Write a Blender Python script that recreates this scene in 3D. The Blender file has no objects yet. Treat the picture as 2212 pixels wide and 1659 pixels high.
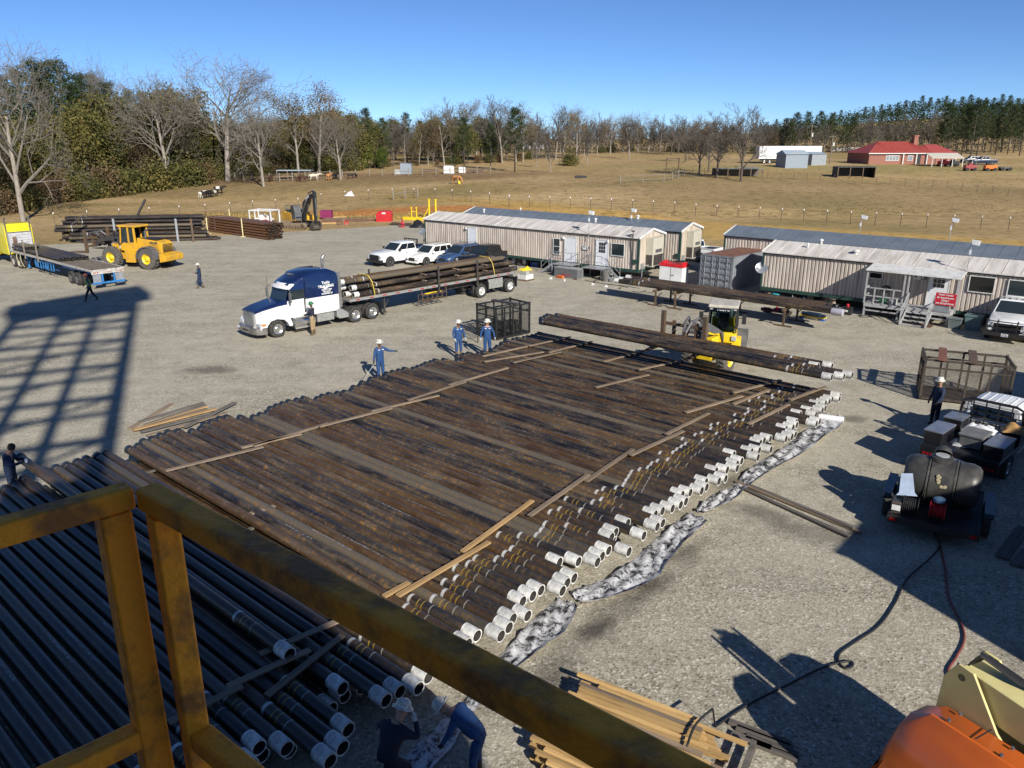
import bpy, math, random
from mathutils import Vector, Matrix
random.seed(7)
R=math.radians; PI=math.pi
S=bpy.context.scene; C=S.collection
# ------------------------------------------------------------------ camera maths (photo pixel of a 2212 wide print -> point)
CH=10.3; CF=1661.; CP=R(17.7)
def ray(x,y):
    dx=(x-1106)/CF; dy=-(y-829.5)/CF
    return (dx, math.cos(CP)+dy*math.sin(CP), -math.sin(CP)+dy*math.cos(CP))
def P(x,y,z=0.):
    d=ray(x,y); t=(z-CH)/d[2]; return Vector((d[0]*t,d[1]*t,z))
def PY(x,y,Y):
    d=ray(x,y); t=Y/d[1]; return Vector((d[0]*t,Y,CH+d[2]*t))
def sst(t): t=max(0,min(1,t)); return t*t*(3-2*t)
def ground(X,Y):
    n=.656*X+.755*Y
    a=n-71; b=Y-(101+.16*X)
    e=min(a,b) if abs(a-b)>8 else min(a,b)-(8-abs(a-b))**2/32
    if e<=0: h=0
    else: h=.35*sst(e/2.5)+6.0*(1-math.exp(-e/68))
    h+=13*math.exp(-(((X-250)/110)**2+((Y-430)/110)**2))
    h+=9*math.exp(-(((X+190)/120)**2+((Y-330)/110)**2))
    if e>10: h+=.35*sst((e-10)/40)*math.sin(X*.045+1)*math.sin(Y*.06)+.12*math.sin(X*.21)*math.sin(Y*.17)*sst((e-10)/20)
    if Y>240: h+=3.5*sst((Y-240)/300)
    return h
def G(x,y):
    d=ray(x,y); t=20.
    while t<900:
        z=CH+d[2]*t
        if z<=ground(d[0]*t,d[1]*t): break
        t+=.5
    for _ in range(8):
        X,Y=d[0]*t,d[1]*t
        if d[2]<-.002: t+=((CH+d[2]*t)-ground(X,Y))/-d[2]*.5
    return Vector((d[0]*t,d[1]*t,ground(d[0]*t,d[1]*t)))
CA=math.cos(R(-41)); SA=math.sin(R(-41))
def SN(s,n,z=0): return Vector((s*CA-n*SA, s*SA+n*CA, z))     # rack grid -> world
# ------------------------------------------------------------------ materials
MC={}
def nt_new(name):
    m=bpy.data.materials.new(name); m.use_nodes=True; nt=m.node_tree
    return m,nt,nt.nodes['Principled BSDF']
def N(nt,t,**k):
    n=nt.nodes.new(t)
    for a,v in k.items():
        if a.startswith('i_'):
            n.inputs[int(a[2:]) if a[2:].isdigit() else a[2:].replace('_',' ')].default_value=v
        else: setattr(n,a,v)
    return n
def ramp(nt,pts):
    r=nt.nodes.new('ShaderNodeValToRGB'); e=r.color_ramp.elements
    e[0].position=pts[0][0]; e[0].color=(*pts[0][1],1)
    e[1].position=pts[-1][0]; e[1].color=(*pts[-1][1],1)
    for p,c in pts[1:-1]:
        q=e.new(p); q.color=(*c,1)
    return r
def g3(v): return (v,v,v)
def mixc(nt,f,a,b,bt='MIX'):
    m=nt.nodes.new('ShaderNodeMix'); m.data_type='RGBA'; m.blend_type=bt
    L=nt.links
    for s,v in ((0,f),(6,a),(7,b)):
        if hasattr(v,'is_output') or isinstance(v,bpy.types.NodeSocket): L.new(v,m.inputs[s])
        else: m.inputs[s].default_value=v if s==0 else (*v,1)
    return m.outputs[2]
def M(name,col=(.5,.5,.5),rough=.6,metal=0,var=.12,scale=3.,col2=None,amt=.5,bump=0,bscale=30.,stretch=(1,1,1),rand=0,coat=0,emit=0):
    if name in MC: return MC[name]
    m,nt,b=nt_new(name); L=nt.links
    tc=N(nt,'ShaderNodeTexCoord'); mp=N(nt,'ShaderNodeMapping'); mp.inputs[3].default_value=stretch
    L.new(tc.outputs['Object'],mp.inputs[0])
    nz=N(nt,'ShaderNodeTexNoise',i_Scale=scale,i_Detail=6.,i_Roughness=.62); L.new(mp.outputs[0],nz.inputs['Vector'])
    c2=col2 or tuple(c*(1-2*var) for c in col); hi=tuple(min(1,c*(1+var*.6)) for c in col)
    r=ramp(nt,[(.5-amt*.3,c2),(.5+amt*.12,col),(.8,hi)]); L.new(nz.outputs[0],r.inputs[0])
    o=r.outputs[0]
    if rand:
        oi=N(nt,'ShaderNodeObjectInfo'); rr=ramp(nt,[(0,g3(1-rand)),(1,g3(1+rand*.3))]); L.new(oi.outputs['Random'],rr.inputs[0])
        o=mixc(nt,1.,o,rr.outputs[0],'MULTIPLY')
    L.new(o,b.inputs['Base Color'])
    b.inputs['Roughness'].default_value=rough; b.inputs['Metallic'].default_value=metal
    if coat: b.inputs['Coat Weight'].default_value=coat
    if bump:
        bn=N(nt,'ShaderNodeTexNoise',i_Scale=bscale,i_Detail=4.); L.new(mp.outputs[0],bn.inputs['Vector'])
        bp=N(nt,'ShaderNodeBump',i_Strength=bump,i_Distance=.02); L.new(bn.outputs[0],bp.inputs['Height']); L.new(bp.outputs[0],b.inputs['Normal'])
    MC[name]=m; return m
def glass(name,col=(.02,.03,.035)):
    if name in MC: return MC[name]
    m,nt,b=nt_new(name); b.inputs['Base Color'].default_value=(*col,1); b.inputs['Roughness'].default_value=.06
    b.inputs['Specular IOR Level'].default_value=.7
    MC[name]=m; return m
def clear_glass():
    if 'clear_glass' in MC: return MC['clear_glass']
    m=bpy.data.materials.new('clear_glass'); m.use_nodes=True; nt=m.node_tree; nt.nodes.remove(nt.nodes['Principled BSDF'])
    a=N(nt,'ShaderNodeBsdfTransparent'); a.inputs[0].default_value=(.62,.74,.70,1); g=N(nt,'ShaderNodeBsdfGlossy'); g.inputs['Roughness'].default_value=.05
    fr=N(nt,'ShaderNodeFresnel'); x=N(nt,'ShaderNodeMixShader'); nt.links.new(fr.outputs[0],x.inputs[0]); nt.links.new(a.outputs[0],x.inputs[1]); nt.links.new(g.outputs[0],x.inputs[2])
    nt.links.new(x.outputs[0],nt.nodes['Material Output'].inputs[0]); MC['clear_glass']=m; return m
# ------------------------------------------------------------------ mesh builder
class MB:
    def __init__(s): s.v=[]; s.f=[]; s.m=[]
    def add(s,vs,fs,m=0):
        o=len(s.v); s.v+= [tuple(v) for v in vs]; s.f+=[tuple(i+o for i in f) for f in fs]; s.m+=[m]*len(fs); return s
    def bx(s,x0,x1,y0,y1,z0,z1,m=0,mx=None):
        v=[Vector(p) for p in ((x0,y0,z0),(x1,y0,z0),(x1,y1,z0),(x0,y1,z0),(x0,y0,z1),(x1,y0,z1),(x1,y1,z1),(x0,y1,z1))]
        if mx: v=[mx@p for p in v]
        return s.add(v,[(0,3,2,1),(4,5,6,7),(0,1,5,4),(1,2,6,5),(2,3,7,6),(3,0,4,7)],m)
    def beam(s,p,q,w,h=None,m=0,roll=0):
        p=Vector(p);q=Vector(q);h=h or w;d=(q-p)
        if d.length<1e-6: return s
        L=d.length; d.normalize(); up=Vector((0,0,1)) if abs(d.z)<.95 else Vector((1,0,0))
        a=d.cross(up).normalized(); b=a.cross(d).normalized()
        if roll: rm=Matrix.Rotation(roll,3,d); a=rm@a; b=rm@b
        a*=w/2; b*=h/2
        v=[p-a-b,p+a-b,p+a+b,p-a+b,q-a-b,q+a-b,q+a+b,q-a+b]
        return s.add(v,[(0,1,2,3),(4,7,6,5),(0,4,5,1),(1,5,6,2),(2,6,7,3),(3,7,4,0)],m)
    def ring(s,p,d,r,n):
        d=Vector(d).normalized(); up=Vector((0,0,1)) if abs(d.z)<.9 else Vector((1,0,0))
        a=d.cross(up).normalized(); b=a.cross(d)
        return [Vector(p)+(a*math.cos(2*PI*i/n)+b*math.sin(2*PI*i/n))*r for i in range(n)]
    def tube(s,p,q,r,r2=None,n=8,caps=True,m=0):
        p=Vector(p);q=Vector(q); r2=r if r2 is None else r2
        v=s.ring(p,q-p,r,n)+s.ring(q,q-p,r2,n)
        f=[(i,(i+1)%n,n+(i+1)%n,n+i) for i in range(n)]
        if caps: f+=[tuple(range(n-1,-1,-1)),tuple(range(n,2*n))]
        return s.add(v,f,m)
    def path(s,pts,r,n=6,m=0,caps=True):
        pts=[Vector(p) for p in pts]; rs=r if isinstance(r,(list,tuple)) else [r]*len(pts); v=[];K=len(pts)
        a=None
        for i,p in enumerate(pts):
            d=(pts[min(i+1,K-1)]-pts[max(i-1,0)])
            if d.length<1e-9: d=Vector((0,0,1))
            d.normalize()
            if a is None:
                up=Vector((0,0,1)) if abs(d.z)<.9 else Vector((1,0,0)); a=d.cross(up).normalized()
            else:
                a=(a-d*a.dot(d)); a=a.normalized() if a.length>1e-6 else d.orthogonal().normalized()
            b=a.cross(d)
            v+=[p+(a*math.cos(2*PI*j/n)+b*math.sin(2*PI*j/n))*rs[i] for j in range(n)]
        f=[(k*n+j,k*n+(j+1)%n,(k+1)*n+(j+1)%n,(k+1)*n+j) for k in range(K-1) for j in range(n)]
        if caps: f+=[tuple(range(n-1,-1,-1)),tuple(range((K-1)*n,K*n))]
        return s.add(v,f,m)
    def prism(s,poly,y0,y1,m=0,ax='y',t=None):
        # poly in (x,z) extruded on y ; ax 'z': poly (x,y) extruded on z ; ax 'x': poly (y,z) on x
        def mk(a,b,c):
            return (a,c,b) if ax=='y' else ((a,b,c) if ax=='z' else (c,a,b))
        n=len(poly); v=[mk(a,b,y0) for a,b in poly]+[mk(a,b,y1) for a,b in poly]
        if t: v=[t(Vector(p)) for p in v]
        f=[tuple(range(n)),tuple(range(2*n-1,n-1,-1))]+[(i,n+i,n+(i+1)%n,(i+1)%n) for i in range(n)]
        return s.add(v,f,m)
    def lathe(s,prof,o=(0,0,0),d=(0,0,1),n=16,m=0,caps=False):
        o=Vector(o); d=Vector(d).normalized(); v=[]
        for r,z in prof: v+=s.ring(o+d*z,d,max(r,1e-4),n)
        K=len(prof); f=[(k*n+j,k*n+(j+1)%n,(k+1)*n+(j+1)%n,(k+1)*n+j) for k in range(K-1) for j in range(n)]
        if caps: f+=[tuple(range(n-1,-1,-1)),tuple(range((K-1)*n,K*n))]
        return s.add(v,f,m)
    def loft(s,secs,m=0,caps=True):
        n=len(secs[0]); v=[p for q in secs for p in q]; K=len(secs)
        f=[(k*n+j,k*n+(j+1)%n,(k+1)*n+(j+1)%n,(k+1)*n+j) for k in range(K-1) for j in range(n)]
        if caps: f+=[tuple(range(n-1,-1,-1)),tuple(range((K-1)*n,K*n))]
        return s.add(v,f,m)
    def mesh(s,name,mats):
        me=bpy.data.meshes.new(name); me.from_pydata(s.v,[],s.f)
        for m in (mats if isinstance(mats,(list,tuple)) else [mats]): me.materials.append(m)
        if any(s.m): me.polygons.foreach_set('material_index',s.m)
        return me
    def build(s,name,mats,parent=None,smooth=False,bevel=0,fix=True,loc=None,rz=0):
        me=s.mesh(name,mats)
        if fix:
            import bmesh
            b=bmesh.new(); b.from_mesh(me); bmesh.ops.recalc_face_normals(b,faces=b.faces); b.to_mesh(me); b.free()
        o=bpy.data.objects.new(name,me); C.objects.link(o)
        if parent: o.parent=parent
        if smooth:
            me.polygons.foreach_set('use_smooth',[True]*len(me.polygons))
            if smooth!='all':
                e=o.modifiers.new('es','EDGE_SPLIT'); e.split_angle=R(40)
        if bevel:
            w=o.modifiers.new('bv','BEVEL'); w.width=bevel; w.segments=2; w.limit_method='ANGLE'; w.angle_limit=R(35)
            me.polygons.foreach_set('use_smooth',[True]*len(me.polygons)); w.harden_normals=True
        if loc is not None: o.location=loc
        if rz: o.rotation_euler[2]=rz
        return o
def tag(o,label=None,cat=None,group=None,kind=None):
    if label: o['label']=label
    if cat: o['category']=cat
    if group: o['group']=group
    if kind: o['kind']=kind
    return o
def E(name,loc,rz,label,cat,group=None):
    o=bpy.data.objects.new(name,None); C.objects.link(o); o.location=loc; o.rotation_euler=(0,0,rz); o.empty_display_size=.3
    return tag(o,label,cat,group)
KIDS={}
def kids(o): return [c for c in o.children]
def dup(o,loc=None,rz=None,label=None,scale=None,parent=None,group=None):
    c=o.copy(); C.objects.link(c); c.parent=parent
    if loc is not None: c.location=loc
    if rz is not None: c.rotation_euler=(0,0,rz)
    if scale is not None: c.scale=(scale,)*3 if not isinstance(scale,tuple) else scale
    if label: c['label']=label
    if group: c['group']=group
    for k in kids(o): dup(k,parent=c)
    return c
def text(body,name,m,parent,size,loc,rot,extr=.004,bold=0,align='CENTER'):
    cu=bpy.data.curves.new(name,'FONT'); cu.body=body; cu.size=size; cu.extrude=extr; cu.align_x=align; cu.align_y='CENTER'; cu.offset=bold; cu.resolution_u=2
    t=bpy.data.objects.new('tmp',cu); C.objects.link(t); bpy.context.view_layer.update()
    me=bpy.data.meshes.new_from_object(t.evaluated_get(bpy.context.evaluated_depsgraph_get())); bpy.data.objects.remove(t)
    me.materials.clear(); me.materials.append(m)
    o=bpy.data.objects.new(name,me); C.objects.link(o); o.parent=parent; o.location=loc; o.rotation_euler=rot
    return o
# ------------------------------------------------------------------ camera, world, sun
cam=bpy.data.cameras.new('camera'); cam.sensor_width=36; cam.lens=CF/2212*36; cam.clip_end=3000; cam.clip_start=.05
co=bpy.data.objects.new('camera',cam); C.objects.link(co); co.location=(0,0,CH); co.rotation_euler=(PI/2-CP,0,0); S.camera=co
SUNEL=29.4; sdir=Vector((.416*math.cos(R(SUNEL)),-.909*math.cos(R(SUNEL)),math.sin(R(SUNEL))))
w=bpy.data.worlds.new('World'); S.world=w; w.use_nodes=True; nt=w.node_tree
sk=N(nt,'ShaderNodeTexSky'); sk.sky_type='NISHITA'; sk.sun_disc=False; sk.sun_elevation=R(SUNEL); sk.sun_rotation=math.atan2(sdir.x,sdir.y)
sk.air_density=.55; sk.dust_density=0.; sk.ozone_density=7.5; sk.altitude=400
nt.links.new(sk.outputs[0],nt.nodes['Background'].inputs[0]); nt.nodes['Background'].inputs[1].default_value=.092
su=bpy.data.lights.new('sun','SUN'); su.energy=5.; su.angle=R(.6); su.color=(1,.95,.86)
so=bpy.data.objects.new('sun',su); C.objects.link(so); so.rotation_euler=sdir.to_track_quat('Z','Y').to_euler()
S.view_settings.view_transform='Standard'; S.view_settings.look='None'; S.view_settings.exposure=.38; S.view_settings.gamma=1
S.render.engine='CYCLES'
# ------------------------------------------------------------------ terrain
def terrain():
    xs=[-900,-700,-520,-400,-320]+list(range(-260,261,5))+[300,340,400,520,700,900]
    ys=[-80,-40,0,20,40]+list(range(50,200,3))+list(range(200,420,8))+[440,480,540,620,720,860,1100]
    v=[(x,y,ground(x,y)) for y in ys for x in xs]; n=len(xs)
    f=[(j*n+i,j*n+i+1,(j+1)*n+i+1,(j+1)*n+i) for j in range(len(ys)-1) for i in range(n-1)]
    m,nt,b=nt_new('pasture'); L=nt.links
    tc=N(nt,'ShaderNodeTexCoord'); 
    mp=N(nt,'ShaderNodeMapping'); mp.inputs[3].default_value=(.7,1.3,1); L.new(tc.outputs['Object'],mp.inputs[0])
    n1=N(nt,'ShaderNodeTexNoise',i_Scale=.05,i_Detail=5.); n2=N(nt,'ShaderNodeTexNoise',i_Scale=.9,i_Detail=8.,i_Roughness=.75); n3=N(nt,'ShaderNodeTexNoise',i_Scale=.35,i_Detail=9.,i_Roughness=.8)
    for q in (n1,n2,n3): L.new(mp.outputs[0],q.inputs['Vector'])
    r1=ramp(nt,[(.33,(.31,.235,.10)),(.5,(.42,.295,.14)),(.68,(.52,.375,.195))]); L.new(n1.outputs[0],r1.inputs[0])
    r2=ramp(nt,[(.36,g3(.45)),(.48,g3(.9)),(.7,g3(1.15))]); L.new(n2.outputs[0],r2.inputs[0])
    c=mixc(nt,1.,r1.outputs[0],r2.outputs[0],'MULTIPLY')
    r3=ramp(nt,[(.60,g3(0)),(.68,g3(1))]); L.new(n3.outputs[0],r3.inputs[0]); c=mixc(nt,r3.outputs[0],c,(.13,.095,.05))
    # brown churned strip, tall golden grass strip and orange clay bank, as places in the field
    sep=N(nt,'ShaderNodeSeparateXYZ'); L.new(tc.outputs['Object'],sep.inputs[0])
    def blob(cx,cy,sx,sy,edge,ang=0):
        mm=N(nt,'ShaderNodeMapping'); mm.vector_type='TEXTURE'; mm.inputs[1].default_value=(cx,cy,0); mm.inputs[2].default_value=(0,0,ang); mm.inputs[3].default_value=(sx,sy,1e6)
        L.new(tc.outputs['Object'],mm.inputs[0])
        ad=N(nt,'ShaderNodeVectorMath',operation='LENGTH'); L.new(mm.outputs[0],ad.inputs[0])
        s2=N(nt,'ShaderNodeMath',operation='MULTIPLY_ADD'); L.new(n2.outputs[0],s2.inputs[0]); s2.inputs[1].default_value=.7; L.new(ad.outputs['Value'],s2.inputs[2])
        rr=ramp(nt,[(0,g3(1)),(edge,g3(1)),(min(1,edge+.25),g3(0))]); 
        s3=N(nt,'ShaderNodeMath',operation='MULTIPLY_ADD',i_1=.5,i_2=-.1); L.new(s2.outputs[0],s3.inputs[0]); L.new(s3.outputs[0],rr.inputs[0])
        return rr.outputs[0]
    for cx,cy,sx,sy,col,an,k in PATCH:
        f_=blob(cx,cy,sx,sy,.45,an)
        cc=mixc(nt,1.,col,r2.outputs[0],'MULTIPLY')
        mu=N(nt,'ShaderNodeMath',operation='MULTIPLY',i_1=k); L.new(f_,mu.inputs[0]); c=mixc(nt,mu.outputs[0],c,cc)
    L.new(c,b.inputs['Base Color']); b.inputs['Roughness'].default_value=.95; b.inputs['Specular IOR Level'].default_value=.1
    bp=N(nt,'ShaderNodeBump',i_Strength=.9,i_Distance=.25); L.new(n2.outputs[0],bp.inputs['Height']); L.new(bp.outputs[0],b.inputs['Normal'])
    o=MB(); o.add(v,f); t=o.build('pasture_ground',m,smooth='all',fix=False); tag(t,kind='structure')
def pc(x,y): 
    g=G(x,y); return g.x,g.y
_a=pc(800,452); _b=pc(1000,440); _c=pc(620,395); _d=pc(1900,500); _e=pc(1540,470); _f=pc(520,380)
PATCH=[(*_c,55,14,(.19,.12,.07),.05,.7),(-8,109,26,4.5,(.50,.20,.06),-.18,.85),(6,104,12,3,(.50,.21,.07),-.5,.85),
       (*pc(1950,420),60,20,(.26,.19,.10),-.2,.5),(*pc(1800,505),60,5.,(.52,.34,.11),-.6,.9),(*pc(1560,500),14,8,(.52,.34,.11),-.6,.9),
       (*pc(830,470),16,2.5,(.36,.27,.09),-.05,.8),(*pc(1300,350),60,20,(.40,.28,.14),.1,.6),(*pc(1900,362),70,8,(.30,.26,.10),-.1,.55),(*pc(560,405),35,9,(.33,.26,.11),0,.4)]
terrain()
def gravel_mat():
    m,nt,b=nt_new('crushed_stone'); L=nt.links
    tc=N(nt,'ShaderNodeTexCoord'); O=tc.outputs['Object']
    v1=N(nt,'ShaderNodeTexVoronoi',i_Scale=21.); v2=N(nt,'ShaderNodeTexVoronoi',i_Scale=11.); L.new(O,v1.inputs['Vector'])
    dis=N(nt,'ShaderNodeTexNoise',i_Scale=5.,i_Detail=3.); L.new(O,dis.inputs['Vector']); 
    L.new(O,v2.inputs['Vector'])
    s1=N(nt,'ShaderNodeSeparateColor'); L.new(v1.outputs['Color'],s1.inputs[0])
    r1=ramp(nt,[(0,(.13,.115,.085)),(.14,(.27,.24,.18)),(.5,(.35,.315,.24)),(.88,(.43,.395,.315)),(1,(.64,.60,.51))]); L.new(s1.outputs[0],r1.inputs[0])
    s2=N(nt,'ShaderNodeSeparateColor'); L.new(v2.outputs['Color'],s2.inputs[0])
    r2=ramp(nt,[(0,g3(.78)),(.6,g3(1)),(1,g3(1.12))]); L.new(s2.outputs[1],r2.inputs[0])
    c=mixc(nt,.6,r1.outputs[0],r2.outputs[0],'MULTIPLY')
    # dusty compacted tracks
    mp=N(nt,'ShaderNodeMapping'); mp.inputs[2].default_value=(0,0,R(-47)); mp.inputs[3].default_value=(.12,.75,1); L.new(O,mp.inputs[0])
    n1=N(nt,'ShaderNodeTexNoise',i_Scale=.9,i_Detail=7.,i_Roughness=.6); L.new(mp.outputs[0],n1.inputs['Vector'])
    n2=N(nt,'ShaderNodeTexNoise',i_Scale=.16,i_Detail=6.,i_Roughness=.65); L.new(O,n2.inputs['Vector'])
    a=N(nt,'ShaderNodeMath',operation='MULTIPLY'); L.new(n1.outputs[0],a.inputs[0]); L.new(n2.outputs[0],a.inputs[1])
    r3=ramp(nt,[(.17,g3(.15)),(.27,g3(.75)),(.34,g3(1))]); L.new(a.outputs[0],r3.inputs[0])
    # dust grows with distance from rig pad
    sp=N(nt,'ShaderNodeSeparateXYZ'); L.new(O,sp.inputs[0])
    mr=N(nt,'ShaderNodeMapRange'); mr.inputs[1].default_value=12; mr.inputs[2].default_value=26; mr.inputs[3].default_value=.35; mr.inputs[4].default_value=.78; L.new(sp.outputs[1],mr.inputs[0])
    mu=N(nt,'ShaderNodeMath',operation='MULTIPLY'); L.new(r3.outputs[0],mu.inputs[0]); L.new(mr.outputs[0],mu.inputs[1])
    n4=N(nt,'ShaderNodeTexNoise',i_Scale=2.2,i_Detail=10.,i_Roughness=.72); L.new(O,n4.inputs['Vector']); r4=ramp(nt,[(.3,(.35,.315,.24)),(.55,(.47,.43,.34)),(.75,(.53,.49,.395))]); L.new(n4.outputs[0],r4.inputs[0])
    c=mixc(nt,mu.outputs[0],c,r4.outputs[0])
    # mid scale mottling
    n3=N(nt,'ShaderNodeTexNoise',i_Scale=.7,i_Detail=8.,i_Roughness=.7); L.new(O,n3.inputs['Vector']); r5=ramp(nt,[(.3,g3(.76)),(.5,g3(.98)),(.7,g3(1.08))]); L.new(n3.outputs[0],r5.inputs[0])
    c=mixc(nt,1.,c,r5.outputs[0],'MULTIPLY')
    # oil stains
    for i,(cx,cy,sx,sy,an,k) in enumerate(STAIN):
        mm=N(nt,'ShaderNodeMapping'); mm.vector_type='TEXTURE'; mm.inputs[1].default_value=(cx,cy,0); mm.inputs[2].default_value=(0,0,an); mm.inputs[3].default_value=(sx,sy,1e6); L.new(O,mm.inputs[0])
        le=N(nt,'ShaderNodeVectorMath',operation='LENGTH'); L.new(mm.outputs[0],le.inputs[0])
        ma=N(nt,'ShaderNodeMath',operation='MULTIPLY_ADD',i_1=1.6); L.new(n3.outputs[0],ma.inputs[0]); L.new(le.outputs['Value'],ma.inputs[2])
        rr=N(nt,'ShaderNodeMapRange'); rr.inputs[1].default_value=1.15; rr.inputs[2].default_value=1.9; rr.inputs[3].default_value=k; rr.inputs[4].default_value=0; L.new(ma.outputs[0],rr.inputs[0])
        c=mixc(nt,rr.outputs[0],c,(.05,.045,.04))
    L.new(c,b.inputs['Base Color']); b.inputs['Roughness'].default_value=.92; b.inputs['Specular IOR Level'].default_value=.15
    bp=N(nt,'ShaderNodeBump',i_Strength=.55,i_Distance=.012); L.new(v1.outputs['Distance'],bp.inputs['Height'])
    bp2=N(nt,'ShaderNodeBump',i_Strength=.45,i_Distance=.04); L.new(n4.outputs[0],bp2.inputs['Height']); L.new(bp.outputs[0],bp2.inputs['Normal']); L.new(bp2.outputs[0],b.inputs['Normal'])
    return m
def st(x,y,sx,sy,an,k): g=P(x,y); return (g.x,g.y,sx,sy,an,k)
STAIN=[st(455,800,1.6,.7,.1,.6),st(1750,900,1.2,.5,.9,.7),st(1650,1110,1.6,.6,-.6,.55),st(1790,1150,1.5,.8,0,.45),st(1480,1190,1.1,.35,.8,.55),st(1400,1270,.9,.4,.8,.7),st(1290,1360,.7,.35,.8,.8),st(1580,1040,1.2,.4,.8,.6),st(1180,1480,1.,.5,.9,.6),st(2190,1420,1,.8,0,.3),st(1330,1320,5,.5,.83,.35),st(1850,905,.8,.4,.5,.5)]
def yard():
    pts=[(-120,-40)]
    edge=[(-120,74),(-80,83),(-60,87),(-45,91),(-30,94),(-18,96.5),(-10,97),(-2,96),(6,90),(14,83),(22,75.5),(32,66),(45,55),(60,42),(80,24),(110,-2),(140,-40)]
    fine=[]
    for a,b in zip(edge,edge[1:]):
        k=max(2,int(math.dist(a,b)/1.2))
        for i in range(k):
            t=i/k; fine.append((a[0]+(b[0]-a[0])*t+random.uniform(-.5,.5),a[1]+(b[1]-a[1])*t+random.uniform(-.5,.5)))
    fine.append(edge[-1]); pts+=fine
    mb=MB(); mb.add([(x,y,.012) for x,y in pts],[tuple(range(len(pts)-1,-1,-1))])
    import bmesh
    o=mb.build('gravel_yard',gravel_mat()); tag(o,kind='structure')
yard()
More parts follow.
